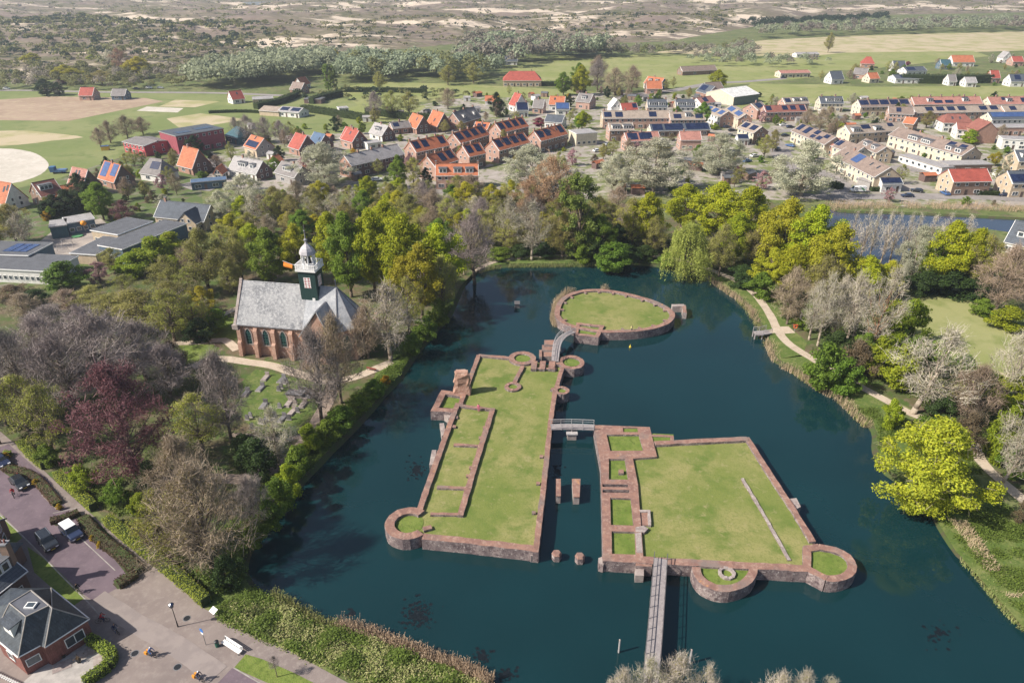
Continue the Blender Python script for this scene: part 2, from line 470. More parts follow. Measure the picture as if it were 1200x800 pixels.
# green banks
def strip(name, line_px, width, m, z):
    """a strip of grass lying on the landward side of part of the pond's edge"""
    w = catmull([P(x, y, 0) for x, y in line_px], 2.0)
    vs = []
    for i, p in enumerate(w):
        d = (w[min(i + 1, len(w) - 1)] - w[max(i - 1, 0)]).normalized()
        nrm = Vector((-d.y, d.x, 0))
        ww = width * (1 + .25 * noise.noise(p * .2))
        a, b = p + nrm * .75, p + nrm * (.75 + ww)
        vs += [(a.x, a.y, z), (b.x, b.y, z)]
    fs = [(2 * i, 2 * i + 2, 2 * i + 3, 2 * i + 1) for i in range(len(w) - 1)]
    me = bpy.data.meshes.new(name); me.from_pydata(vs, [], fs); me.materials.append(m); me.update()
    if me.polygons[0].normal.z < 0: me.flip_normals()
    return structure(link_mesh(name, me))
strip('bank_grass', [p for p in pond_px[pond_px.index((827, 326)):pond_px.index((1250, 830))]], 7.0, MT['verge'], GZ + .03)
strip('bank_grass', [(291, 672), (294, 650), (304, 635), (321, 618), (351, 574), (378, 545), (390, 532), (414, 508), (440, 480), (452, 465), (470, 446), (491, 415), (515, 387), (528, 373), (538, 352)], 4.5, MT['verge'], GZ + .03)
strip('bank_grass', [(680, 830), (610, 818), (569, 800), (535, 782), (484, 765), (444, 748), (404, 735), (375, 734), (352, 718), (324, 702), (300, 688), (291, 672)], 5.5, MT['verge'], GZ + .03)
strip('bank_grass', [(560, 321), (589, 314), (630, 313), (670, 313), (697, 312), (744, 311), (775, 314)], 3.0, MT['verge'], GZ + .03)

# meadow on the right, lawns by the path
sheet('meadow', [(1062, 338), (1100, 334), (1145, 342), (1180, 372), (1240, 410), (1200, 440), (1130, 452), (1095, 420), (1068, 395)], MT['meadow'], GZ + .012, smooth=6)
sheet('meadow', [(1092, 600), (1130, 590), (1150, 570), (1180, 590), (1240, 640), (1300, 760), (1252, 780), (1200, 735), (1160, 690), (1120, 645)], MT['verge'], GZ + .016)
sheet('worn_ground', [(1110, 425), (1150, 428), (1185, 440), (1170, 455), (1125, 450)], MT['field_tan'], GZ + .02, smooth=3)

# footpaths
ribbon('footpath', [(690, 299), (745, 297), (800, 306), (848, 322), (868, 332), (886, 346), (902, 368), (912, 388), (925, 403), (950, 419), (1000, 448), (1035, 467), (1065, 483), (1090, 493), (1115, 503), (1138, 514), (1150, 540), (1172, 562), (1200, 586), (1250, 630)], 2.0, MT['path'])
ribbon('footpath', [(555, 318), (575, 308), (600, 303), (640, 300), (690, 299)], 1.7, MT['path'], GZ + .024)
ribbon('footpath', [(886, 346), (898, 342), (908, 330)], 1.6, MT['path'], GZ + .028)
ribbon('footpath', [(912, 387), (928, 386)], 3.4, MT['path'], GZ + .026)
ribbon('churchyard_path', [(195, 402), (235, 401), (262, 398), (278, 410)], 2.0, MT['path'], GZ + .024)
ribbon('churchyard_path', [(225, 430), (255, 420), (290, 424), (318, 428), (350, 438), (385, 446), (415, 442), (445, 430), (460, 424)], 2.4, MT['path'], GZ + .028)
ribbon('churchyard_path', [(392, 446), (384, 470), (372, 492), (355, 520), (330, 545), (295, 560), (250, 560), (195, 560), (165, 548)], 2.6, MT['path_dark'], GZ + .032)
ribbon('churchyard_path', [(300, 513), (270, 508), (330, 515), (360, 508)], 1.4, MT['path_dark'], GZ + .036)
ribbon('churchyard_path', [(255, 372), (275, 362), (300, 352)], 1.8, MT['path'], GZ + .03)
sheet('churchyard_lawn', [(288, 419), (345, 428), (352, 436), (300, 430)], MT['lawn_green'], GZ + .02)
sheet('churchyard_lawn', [(300, 432), (345, 442), (378, 450), (372, 480), (345, 505), (300, 505), (275, 480), (280, 450)], MT['verge'], GZ + .016)
sheet('churchyard_lawn', [(210, 402), (250, 404), (258, 408), (238, 424), (212, 428)], MT['lawn_green'], GZ + .016)
sheet('churchyard_lawn', [(232, 385), (275, 370), (278, 398), (232, 400)], MT['lawn_green'], GZ + .014)

# street and square at the lower left
sheet('street', [(-120, 560), (-60, 500), (0, 505), (30, 530), (66, 565), (108, 603), (126, 619), (146, 637), (170, 655), (193, 673), (240, 713), (320, 752), (420, 806), (480, 850), (200, 870), (80, 850), (-40, 800), (-160, 700)], MT['plaza'], GZ + .034)
sheet('parking_street', [(-70, 548), (10, 520), (62, 566), (48, 580), (70, 601), (128, 658), (142, 672), (135, 690), (110, 704), (92, 692), (0, 600), (-60, 565)], MT['parking'], GZ + .038)
sheet('parking_bay', [(62, 601), (74, 590), (142, 659), (160, 676), (136, 690)], MT['parking'], GZ + .042)
sheet('street_patch', [(255, 800), (272, 782), (300, 798), (330, 830), (250, 830)], MT['parking'], GZ + .039)
ribbon('kerb', [(-20, 585), (27, 628), (70, 672), (104, 706), (122, 726)], .16, MT['kerb'], GZ + .03, 3)
ribbon('kerb', [(75, 612), (105, 640), (135, 668)], .14, MT['kerb'], GZ + .032, 3)
ribbon('kerb', [(62, 601), (94, 594)], .14, MT['kerb'], GZ + .034, 3)
ribbon('kerb', [(274, 782), (310, 803), (350, 826)], .16, MT['kerb'], GZ + .034, 3)
ribbon('wheel_worn_lane', [(112, 700), (160, 730), (205, 755), (255, 790)], 2.6, mat('worn_grey_paving', [(.225, .19, .18), ((.26, .22, .205), .5, .45, .6)], .85), GZ + .02)
sheet('grass_plot', [(288, 766), (308, 772), (345, 788), (380, 806), (350, 815), (310, 798), (274, 782)], MT['lawn_green'], GZ + .05)
sheet('grass_plot', [(32, 640), (60, 660), (100, 700), (85, 710), (40, 670)], MT['lawn_green'], GZ + .05)
sheet('grass_plot', [(-20, 606), (4, 604), (26, 630), (6, 645), (-30, 625)], MT['lawn_green'], GZ + .05)
sheet('garden_terrace', [(28, 798), (60, 770), (100, 748), (128, 770), (112, 790), (90, 815), (20, 830)], MT['slab'], GZ + .05)
sheet('bed_soil', [(-6, 546), (12, 540), (32, 552), (18, 563)], MT['bank'], GZ + .052)
sheet('bed_soil', [(58, 612), (92, 599), (96, 604), (66, 616)], MT['bank'], GZ + .052)
sheet('bed_soil', [(92, 604), (105, 602), (170, 668), (138, 690), (132, 684), (148, 672)], MT['bank'], GZ + .052)

# village, fields and roads beyond
VILLAGE = [(230, 215), (250, 170), (300, 148), (400, 150), (480, 125), (560, 112), (700, 108), (850, 112), (1000, 118), (1220, 118), (1300, 250), (1000, 240), (930, 235), (800, 230), (640, 235), (430, 228), (330, 230)]
MT['village'] = mat('village_yards', [(.30, .265, .235), ((.15, .17, .06), .07, .46, .56), ((.36, .32, .295), .22, .5, .66), ((.11, .13, .045), .35, .54, .66)], .95)
sheet('village_ground', VILLAGE, MT['village'], GZ + .01)
sheet('village_ground', [(-60, 300), (-20, 225), (60, 215), (140, 180), (230, 165), (260, 190), (235, 215), (240, 260), (200, 300), (90, 330), (0, 340)], mat('garden_plots', [(.085, .12, .035), ((.22, .205, .16), .15, .52, .66), ((.12, .09, .06), .3, .52, .66)], .95), GZ + .01)
sheet('schoolyard', [(60, 272), (80, 266), (118, 256), (125, 262), (110, 282), (85, 300), (62, 300), (40, 288)], mat('schoolyard_paving', [(.36, .31, .27), ((.27, .235, .215), .2, .45, .6)], .9), GZ + .02)
ribbon('village_street', [(1300, 236), (1200, 233), (1120, 230), (1040, 230), (960, 231), (930, 228)], 7, MT['asphalt'], GZ + .03, 6)
ribbon('village_street', [(640, 222), (560, 224), (470, 224), (425, 222)], 6, MT['asphalt'], GZ + .03, 6)
ribbon('village_street', [(935, 205), (922, 190), (905, 165), (885, 150), (868, 140), (858, 130)], 9, MT['asphalt'], GZ + .034, 6)
ribbon('village_street', [(900, 155), (925, 153), (960, 150)], 6, MT['asphalt'], GZ + .038, 6)
ribbon('village_street', [(1095, 200), (1060, 197), (1040, 200)], 10, MT['asphalt'], GZ + .04, 6)
ribbon('village_street', [(980, 228), (990, 216), (960, 200)], 5, MT['asphalt'], GZ + .042, 6)
ribbon('country_road', [(720, 116), (760, 109), (790, 106), (832, 98), (870, 96), (920, 92)], 8, MT['asphalt'], GZ + .05, 12)
ribbon('country_road', [(-200, 110), (0, 106), (120, 108), (250, 109), (330, 112)], 6, MT['asphalt'], GZ + .05, 12)
ribbon('village_street', [(215, 215), (245, 222), (262, 200), (240, 188), (195, 178)], 5, MT['asphalt'], GZ + .05, 6)

sheet('meadow', [(-400, 150), (-100, 104), (0, 104), (200, 108), (330, 112), (450, 118), (470, 135), (440, 155), (300, 160), (225, 165), (140, 185), (60, 212), (0, 225), (-100, 260)], MT['meadow_dark'], GZ + .015)
sheet('ploughed_field', [(-300, 124), (0, 117), (60, 113), (170, 115), (192, 119), (80, 142), (0, 141), (-200, 150)], MT['field_brown'], GZ + .03)
sheet('fallow_strip', [(205, 117), (258, 119), (228, 126), (186, 125)], MT['field_tan'], GZ + .03)
sheet('sandy_strip', [(172, 125), (215, 127), (208, 132), (160, 130)], MT['sand'], GZ + .03)
sheet('fallow_strip', [(195, 139), (235, 133), (290, 140), (240, 148), (210, 150)], MT['field_tan'], GZ + .03)
sheet('riding_arena', [(-60, 180), (0, 174), (36, 178), (54, 188), (56, 197), (40, 208), (0, 217), (-80, 218)], MT['sand'], GZ + .034, smooth=5)
sheet('sandy_patch', [(-60, 158), (20, 153), (60, 156), (98, 161), (60, 165), (20, 170), (-60, 172)], MT['field_tan'], GZ + .032, smooth=6)
sheet('meadow', [(395, 103), (440, 96), (520, 98), (640, 104), (700, 108), (640, 116), (560, 113), (470, 122), (420, 124)], MT['meadow'], GZ + .02)
sheet('meadow', [(600, 80), (650, 68), (700, 64), (780, 65), (1000, 72), (960, 90), (880, 98), (780, 104), (700, 100), (640, 98)], MT['meadow'], GZ + .018)
sheet('fallow_field', [(760, 62), (900, 47), (1000, 42), (1240, 36), (1300, 56), (1000, 66), (900, 66)], MT['field_tan'], GZ + .022)
sheet('meadow', [(870, 74), (990, 62), (1140, 60), (1160, 66), (1010, 82), (880, 84)], MT['meadow'], GZ + .03)
sheet('meadow', [(850, 118), (880, 98), (960, 99), (1010, 102), (1300, 100), (1300, 114), (1000, 118), (920, 124), (870, 128)], MT['meadow'], GZ + .03)
sheet('meadow', [(400, 128), (440, 120), (500, 124), (480, 140), (420, 145)], MT['meadow'], GZ + .03)

# dunes: rolling ground of sand, marram and scrub out to the horizon
dune_edge = [(-1400, 96), (0, 96), (120, 96), (230, 88), (300, 74), (380, 66), (480, 58), (560, 50), (640, 46), (700, 52), (780, 50), (860, 36), (960, 20), (1100, 17), (1300, 14), (2600, 14)]
de = np.array(dune_edge, float)
def dune_front(x, yw):
    """distance (m) at which the dunes begin in the direction of x"""
    px = 600 + FPX * x / (yw * CN + (CAM_H - GZ) * SN)
    return np.array([P(600, float(np.interp(p, de[:, 0], de[:, 1])), GZ).y for p in np.atleast_1d(px)])
nx, ny = 230, 190
ys = 430 + (np.linspace(0, 1, ny) ** 1.7) * 3600
verts, faces = [], []
for j, yy in enumerate(ys):
    hw = 700 + yy * .95
    xs = np.linspace(-hw, hw, nx)
    fr = dune_front(xs, yy)
    for i, xx in enumerate(xs):
        k = min(max((yy - fr[i]) / 220.0, -0.2), 1.0)
        p = Vector((xx * .006, yy * .009, 1.7))
        h = noise.fractal(p, 1.0, 2.1, 5) * 9 + noise.noise(p * .35) * 8
        rd = 1.0 - abs(noise.noise(Vector((xx * .011, yy * .018, 5.0)))) * 2
        z = GZ - .6 + k * (8.0 + max(h, -6) + rd * 5.0) if k > 0 else GZ - .6
        verts.append((xx, yy, z))
idx = np.arange(nx * ny).reshape(ny, nx)
faces = np.stack([idx[:-1, :-1].ravel(), idx[:-1, 1:].ravel(), idx[1:, 1:].ravel(), idx[1:, :-1].ravel()], 1)

def dune_mat():
    m = bpy.data.materials.new('dune_sand_and_scrub')
    nt, N, L, b = nodes_of(m)
    geo = N.new('ShaderNodeNewGeometry'); pos = geo.outputs['Position']
    mp = N.new('ShaderNodeMapping'); mp.inputs['Scale'].default_value = (.55, 1.0, 1.0); L.new(pos, mp.inputs[0])
    vv = mp.outputs[0]
    heath = mixc(nt, noise_fac(nt, vv, .012, 5, lo=.4, hi=.6), (.195, .15, .128), (.15, .13, .082))
    heath = mixc(nt, noise_fac(nt, vv, .05, 4, lo=.5, hi=.62), heath, (.10, .10, .05))
    heath = mixc(nt, noise_fac(nt, vv, .09, 4, lo=.52, hi=.68), heath, (.27, .22, .16))
    sandy = noise_fac(nt, vv, .0125, 6, .68, lo=.53, hi=.585)
    L.new(mixc(nt, sandy, heath, (.57, .475, .375)), b.inputs['Base Color'])
    b.inputs['Roughness'].default_value = .95
    b.inputs['Specular IOR Level'].default_value = .1
    return m
MT['dune'] = dune_mat()
DUNE_V = np.array(verts)
dunes = structure(link_mesh('dunes', np_mesh('dunes', verts, faces, [MT['dune']], smooth=True)))
DUNE_GRID = (ys, nx, ny, DUNE_V[:, 2].reshape(ny, nx))
def dune_z(x, y):
    j = int(np.clip(np.searchsorted(ys, y) - 1, 0, ny - 2))
    hw = 700 + ys[j] * .95
    i = int(np.clip((x + hw) / (2 * hw) * (nx - 1), 0, nx - 2))
    g = DUNE_GRID[3]
    return float(max(g[j:j + 2, i:i + 2].mean(), GZ))
for nm, pts in (('dune_lake', [(245, 24), (265, 20), (300, 18), (322, 21), (300, 25), (262, 27)]), ('dune_lake', [(285, 3), (330, 2), (345, 5), (300, 6)])):
    c = P(*pts[0], GZ + 8)
    sheet(nm, pts, MT['water_far'], GZ + 10.5, smooth=10)

# ------------------------------------------------------------------ castle ruins
TOPZ = 2.0
_lift = [0]
def lift():
    _lift[0] += 1
    return (_lift[0] % 13) * .006

def wall_strip(name, pts, width, parent, zt=TOPZ, zb=-.9, closed=False, mats=None, rough=1.0):
    """an old wall along a line surveyed on its top: uneven coping, rough faces"""
    zt = zt + lift()
    w = [Vector((p[0], p[1], 0)) if len(p) == 3 else P(p[0], p[1], zt) for p in pts]
    out = []
    n = len(w)
    for i in range(n if closed else n - 1):
        a, b = w[i], w[(i + 1) % n]
        k = max(1, int((b - a).length / .9))
        out += [(a.lerp(b, j / k), j == 0) for j in range(k)]
    if not closed: out.append((w[-1], True))
    m = len(out); L, R = [], []
    for i, (p, _) in enumerate(out):
        q0 = out[i - 1][0] if (i > 0 or closed) else p
        q1 = out[(i + 1) % m][0] if (i < m - 1 or closed) else p
        d1, d2 = (p - q0), (q1 - p)
        d1.z = d2.z = 0
        d1 = d1.normalized() if d1.length > 1e-5 else d2.normalized()
        d2 = d2.normalized() if d2.length > 1e-5 else d1
        t = (d1 + d2).normalized(); nr = Vector((-t.y, t.x, 0))
        s = min(1 / max(nr.dot(Vector((-d1.y, d1.x, 0))), .5), 1.6) * width / 2
        ja, jb = (random.uniform(-.05, .05) * rough for _ in range(2))
        L.append((p + nr * (s + ja), random.uniform(-.06, .05) * rough)); R.append((p - nr * (s + jb), random.uniform(-.06, .05) * rough))
    g = G()
    for i in range(m if closed else m - 1):
        j = (i + 1) % m
        a, b, c, d = L[i], L[j], R[j], R[i]
        vs = [(q.x, q.y, zt + h) for q, h in (a, b, c, d)] + [(q.x, q.y, zb) for q, h in (a, b, c, d)]
        g.add(vs, [(3, 2, 1, 0), (0, 1, 5, 4), (2, 3, 7, 6)], [0, 1, 1])
        if not closed and i == 0: g.add(vs, [(0, 4, 7, 3)], 1)
        if not closed and i == m - 2: g.add(vs, [(1, 2, 6, 5)], 1)
    return g.build(name, mats or [MT['coping'], MT['stone']], parent)

def ring(name, c, ro, ri, parent, a0=0, a1=360, zt=TOPZ, zb=-.9, mats=None, sy=1.0, rot=0):
    zt += lift()
    n = max(8, int(abs(a1 - a0) / 9))
    full = abs(a1 - a0) >= 360
    c = P(*c, zt) if len(c) == 2 else Vector(c)
    g = G(); cols = []
    for i in range(n + (0 if full else 1)):
        t = RAD(a0 + (a1 - a0) * i / n)
        d = Vector((math.cos(t), math.sin(t) * sy, 0)); d.rotate(Matrix.Rotation(RAD(rot), 3, 'Z'))
        jo = random.uniform(-.05, .05)
        h = random.uniform(-.05, .05)
        cols.append((c + d * (ro + jo), c + d * ri, h))
    m = len(cols)
    for i in range(m if full else m - 1):
        j = (i + 1) % m
        o0, i0, h0 = cols[i]; o1, i1, h1 = cols[j]
        vs = [(o0.x, o0.y, zt + h0), (o1.x, o1.y, zt + h1), (i1.x, i1.y, zt + h1), (i0.x, i0.y, zt + h0)]
        vs += [(x, y, zb) for x, y, _ in vs]
        g.add(vs, [(0, 1, 2, 3), (0, 4, 5, 1), (2, 6, 7, 3)], [0, 1, 1])
        if not full and i == 0: g.add(vs, [(0, 3, 7, 4)], 1)
        if not full and i == m - 2: g.add(vs, [(1, 5, 6, 2)], 1)
    return g.build(name, mats or [MT['coping'], MT['stone']], parent)

def block(name, corners, parent, zt=TOPZ, zb=-.9, mats=None):
    zt += lift()
    poly = ccw([P(x, y, zt).xy for x, y in corners])
    g = G(); g.prism(poly, zb, [zt + random.uniform(-.05, .05) for _ in poly], 1, 0)
    return g.build(name, mats or [MT['coping'], MT['stone']], parent)

def plate(name, outer, holes, parent, zt=TOPZ, zb=-.9, zh=1.3, mats=None):
    """a brick platform with sunken cells"""
    zt += lift()
    o = ccw([P(x, y, zt).xy for x, y in outer]); hs = [ccw([P(x, y, zt).xy for x, y in h]) for h in holes]
    vv, ff = cdt(o, hs)
    g = G(); g.add([(p.x, p.y, zt + .05 * noise.noise(Vector((p.x, p.y, 0)))) for p in vv], ff, 0)
    for loop, z0, sgn in [(o, zb, 1)] + [(h, zh, -1) for h in hs]:
        n = len(loop)
        for i in range(n):
            a, b = loop[i], loop[(i + 1) % n]
            q = [(a.x, a.y, z0), (b.x, b.y, z0), (b.x, b.y, zt), (a.x, a.y, zt)]
            g.add(q, [(0, 1, 2, 3) if sgn > 0 else (3, 2, 1, 0)], 1)
    ob = g.build(name, mats or [MT['coping'], MT['stone']], parent)
    return ob

def lawn(pts, m='lawn', z=1.55, smooth=0):
    o = sheet('castle_lawn', pts, MT[m], z + lift() * .3, smooth=smooth)
    return o

def px_arc(c, rx, ry, a0, a1, n=10):
    return [(c[0] + rx * math.cos(RAD(a0 + (a1 - a0) * i / n)), c[1] - ry * math.sin(RAD(a0 + (a1 - a0) * i / n))) for i in range(n + 1)]

# --- long main island
mi = empty('castle_ruin', P(575, 540, -.5))
tag(mi, 'long brick castle ruin with round corner bases and a broken wall stump', 'ruin', 'castle ruins in the pond')
mi.location = (0, 0, 0)
q = zoomed(440, 380, 2.858)
wall_strip('wall', [q(345, 102), q(400, 106), q(452, 112)], .9, mi)
ring('tower_base', q(492, 112), 2.9, 1.75, mi)
wall_strip('wall', [q(346, 102), q(322, 165), q(304, 215)], .9, mi)
wall_strip('wall', [q(296, 232), q(284, 268)], .9, mi)
wall_strip('wall', [q(276, 262), q(245, 345), q(200, 470), q(143, 632)], .95, mi)
wall_strip('wall', [q(290, 236), q(228, 226), q(198, 284), q(268, 288)], 1.25, mi)
wall_strip('wall', [q(282, 270), q(400, 284)], .75, mi, zt=1.95, zb=1.2)
wall_strip('wall', [q(392, 284), q(330, 480), q(284, 638)], .95, mi, zt=1.98, zb=1.2)
for a, b in ((q(262, 401), q(352, 405)), (q(206, 543), q(304, 547)), (q(184, 633), q(290, 634))):
    wall_strip('cross_wall', [a, b], .6, mi, zt=1.85, zb=1.2)
ring('tower_base', q(110, 664), 3.45, 2.05, mi, a0=52, a1=318)
wall_strip('wall', [q(160, 684), q(188, 676)], .8, mi)
wall_strip('wall', [q(158, 708), q(300, 722), q(440, 738), q(533, 750)], 1.15, mi)
wall_strip('wall', [q(536, 762), q(556, 600), q(574, 440), q(585, 330), q(600, 230), q(626, 142)], .85, mi)
block('corner_block', [q(518, 756), q(548, 756), q(549, 770), q(520, 774)], mi, zt=1.3, mats=[MT['stone_grey'], MT['stone_grey']])
ring('tower_base', q(656, 126), 2.75, 1.8, mi, sy=1.05)
ring('tower_base', q(624, 220), 1.5, .85, mi)
ring('turret_base', q(460, 207), 1.65, .9, mi, zt=1.9)
wall_strip('wall', [q(494, 138), q(466, 192)], .85, mi, zt=1.95, zb=1.2)
wall_strip('wall', [q(588, 214), q(606, 218)], .9, mi)
z7 = zoomed(600, 370, 7.275)
for x in (195, 268, 345):
    block('gate_pier', [z7(x - 28, 385), z7(x + 22, 385), z7(x + 12, 452), z7(x - 36, 452)], mi, zt=2.15)
wall_strip('wall', [z7(170, 442), z7(380, 450)], .55, mi, zt=1.9)
wall_strip('wall', [z7(355, 388), z7(350, 455)], .8, mi, zt=2.2)
wall_strip('wall', [z7(345, 400), z7(430, 410)], .8, mi, zt=2.05)
for a, b in ((q(250, 312), q(236, 300)), (q(229, 372), q(222, 330)), (q(188, 470), q(196, 420))):
    wall_strip('buttress', [a, b], .8, mi, zt=1.3, mats=[MT['stone_grey'], MT['stone_grey']])
for x, y in ((366, 344), (352, 378), (320, 478), (310, 505), (556, 440), (545, 530), (530, 628), (263, 340), (270, 310)):
    x0, y0 = q(x, y); block('stub', [(x0 - 2.2, y0 - 1.4), (x0 + 2.2, y0 - 1.4), (x0 + 2.2, y0 + 1.4), (x0 - 2.2, y0 + 1.4)], mi, zt=1.85, zb=1.2)
# broken wall stump
sb = P(*q(291, 228), 1.7)
g = G()
rr = random.Random(3)
levels = [(-.2, 2.3, 1.35), (1.0, 2.25, 1.25), (1.9, 1.9, 1.1), (2.6, 2.1, 1.2), (3.5, 1.95, 1.15), (4.3, 1.8, 1.1), (4.9, 1.55, .9)]
rows = []
for z, wx, wy in levels:
    row = []
    for k in range(14):
        t = 2 * math.pi * k / 14
        cx = math.copysign(abs(math.cos(t)) ** .45, math.cos(t)) * wx * .78; cy = math.copysign(abs(math.sin(t)) ** .45, math.sin(t)) * wy * .7
        row.append((sb.x + cx + rr.uniform(-.16, .16), sb.y + cy + rr.uniform(-.14, .14), sb.z + z + rr.uniform(-.12, .12)))
    rows.append(row)
vs = [p for r in rows for p in r]
fs = [(j * 14 + i, j * 14 + (i + 1) % 14, (j + 1) * 14 + (i + 1) % 14, (j + 1) * 14 + i) for j in range(len(levels) - 1) for i in range(14)] + [tuple(range((len(levels) - 1) * 14, len(levels) * 14))]
g.add(vs, fs)
st = g.build('wall_stump', MT['ruin_brick'], mi); st['label'] = 'tall crumbling brick stump'
# lawns
lawn([q(345, 104), q(492, 116), q(620, 145), q(600, 225), q(584, 330), q(556, 600), q(534, 748), q(300, 722), q(165, 708), q(110, 700), q(60, 665), q(110, 630), q(146, 628), q(200, 470), q(276, 265), q(318, 170)])
lawn([q(228, 228), q(288, 236), q(274, 282), q(205, 276)], 'lawn_green', 1.45)
for c, r in ((q(492, 112), 1.8), (q(656, 126), 1.85), (q(460, 207), .95), (q(624, 220), .9), (q(110, 664), 2.3)):
    cc = P(*c, 1.7)
    sheet('castle_lawn', [(cc.x + r * math.cos(t * .42), cc.y + r * math.sin(t * .42)) for t in range(15)], MT['lawn_green'], 1.72 if r < 2.2 else 1.6, px=False)

# --- right island
ri = empty('castle_ruin', (0, 0, 0))
tag(ri, 'broad brick castle ruin with grass cells and a half round bastion', 'ruin', 'castle ruins in the pond')
r = zoomed(690, 490, 3.75)
plate('gatehouse_platform', [r(20, 28), r(268, 38), r(300, 168), r(194, 176), r(216, 290), r(224, 400), r(232, 495), r(240, 612), r(62, 604), r(58, 400), r(52, 200)],
      [[r(150, 42), r(214, 42), r(216, 60), r(152, 60)], [r(78, 71), r(220, 71), r(240, 141), r(94, 142)], [r(88, 178), r(158, 178), r(173, 268), r(88, 268)],
       [r(60, 288), r(172, 290), r(172, 302), r(60, 300)], [r(60, 312), r(178, 314), r(179, 328), r(60, 325)], [r(94, 348), r(184, 351), r(196, 470), r(97, 467)], [r(100, 495), r(202, 498), r(206, 598), r(102, 594)]], ri, zt=1.98, zh=.6)
lawn([r(70, 66), r(245, 66), r(250, 146), r(85, 146)], 'lawn_green', 1.62)
lawn([r(145, 36), r(220, 36), r(220, 66), r(145, 66)], 'lawn_green', 1.80)
lawn([r(80, 174), r(165, 174), r(180, 274), r(80, 274)], 'lawn_green', 1.62)
lawn([r(86, 342), r(190, 344), r(203, 476), r(90, 474)], 'lawn_green', 1.62)
lawn([r(92, 490), r(208, 492), r(214, 604), r(94, 600)], 'lawn_green', 1.62)
sheet('moat_gap', [r(52, 284), r(182, 284), r(184, 332), r(52, 332)], MT['bank'], .9)
lawn([r(280, 66), r(372, 70), r(372, 112), r(280, 112)], 'lawn_green', 1.80)
wall_strip('wall', [r(268, 74), r(372, 78)], .55, ri, zt=1.9)
wall_strip('wall', [r(290, 108), r(500, 97), r(698, 88)], 1.15, ri)
wall_strip('wall', [r(366, 76), r(366, 100)], .6, ri, zt=1.96)
wall_strip('wall', [r(694, 82), r(800, 250), r(900, 400), r(985, 540)], .95, ri)
block('buttress', [r(880, 352), r(912, 350), r(932, 388), r(905, 400)], ri, zt=1.7, mats=[MT['stone_grey'], MT['stone_grey']])
wall_strip('wall', [r(60, 612), r(240, 620), r(480, 634), r(720, 646), r(955, 658)], 1.25, ri)
wall_strip('inner_wall', [r(674, 262), r(780, 440), r(882, 622)], .5, ri, zt=1.75, zb=1.2, mats=[MT['stone_grey'], MT['stone']])
# rounded corner tower base
tw = [r(962, 552), r(1000, 548), r(1080, 562), r(1140, 592), r(1172, 640), r(1160, 690), r(1100, 716), r(1040, 716), r(955, 668)]
wall_strip('tower_base', [(p.x, p.y, 0) for p in catmull([P(*t_, TOPZ) for t_ in (r(1012, 562), r(1085, 578), r(1135, 605), r(1158, 645), r(1140, 685), r(1090, 702), r(1040, 700))], .7)], 1.15, ri)
wall_strip('tower_base', [r(1046, 702), r(958, 656), r(958, 570), r(1016, 562)], 1.12, ri)
lawn([r(962, 566), r(1010, 562), r(1085, 578), r(1140, 610), r(1155, 650), r(1138, 688), r(1085, 700), r(1040, 698), r(960, 655)], 'lawn_green', 1.66)
# half-round bastion
arc = [r(598 + 126 * math.cos(RAD(t)), 652 + 94 * math.sin(RAD(t))) for t in range(0, 181, 12)]
wall_strip('bastion', arc, 1.15, ri)
lawn(arc, 'lawn_green', 1.64)
rc = ring('stone_ring', r(607, 676), 1.15, .72, ri, zt=1.95, zb=1.4, mats=[MT['stone_grey'], MT['stone_grey']])
lawn([r(190, 150), r(300, 108), r(698, 92), r(800, 255), r(900, 405), r(985, 545), r(955, 650), r(720, 645), r(480, 632), r(232, 615), r(224, 400), r(210, 280)])
block('threshold', [r(218, 404), r(268, 404), r(272, 470), r(222, 470)], ri, zt=1.72, zb=1.2)
wall_strip('stub', [r(222, 406), r(264, 406), r(268, 468)], .4, ri, zt=1.95, zb=1.2, mats=[MT['stone_grey'], MT['stone_grey']])
block('stub', [r(205, 478), r(240, 470), r(262, 482), r(245, 500), r(205, 496)], ri, zt=2.05, mats=[MT['stone_grey'], MT['stone']])
block('stone_sill', [r(204, 500), r(230, 500), r(236, 590), r(210, 590)], ri, zt=2.02, mats=[MT['stone_grey'], MT['stone']])
block('corner_block', [r(42, 612), r(62, 606), r(84, 626), r(64, 640), r(44, 634)], ri, zt=1.6, mats=[MT['stone_grey'], MT['stone']])
block('pier', [r(204, 645), r(242, 645), r(242, 690), r(204, 690)], ri, zt=1.3, mats=[MT['stone_grey'], MT['stone_grey']])
block('pier', [r(206, 620), r(278, 622), r(278, 650), r(206, 648)], ri, zt=1.85, mats=[MT['coping'], MT['stone']])
x0, y0 = r(142, 232)
block('stub', [(x0 - 3, y0 - 2), (x0 + 3, y0 - 2), (x0 + 3, y0 + 2), (x0 - 3, y0 + 2)], ri, zt=2.1, zb=1.4)

# --- round island
oi = empty('castle_ruin', (0, 0, 0))
tag(oi, 'oval ring shaped brick castle ruin round a lawn, with a small square gate recess', 'ruin', 'castle ruins in the pond')
s = zoomed(640, 320, 4.0)
oval = [s(x, y) for x, y in [(52, 180), (70, 132), (120, 98), (195, 80), (290, 82), (380, 98), (465, 120), (530, 144), (578, 172), (592, 198), (578, 222), (540, 244), (478, 260), (400, 269), (330, 272), (262, 272), (190, 262), (130, 250), (85, 232), (58, 208)]]
ovw = catmull([P(x, y, TOPZ) for x, y in oval], 1.2, True)
wall_strip('ring_wall', [(p.x, p.y, 0) for p in ovw], 1.25, oi, closed=True)
lawn(oval, 'lawn', 1.6)
wall_strip('gate_wall', [s(140, 284), s(150, 236), s(262, 248), s(238, 296), s(140, 284)], .95, oi, zt=2.02)
lawn([s(140, 284), s(150, 236), s(262, 248), s(238, 296)], 'lawn_green', 1.72)
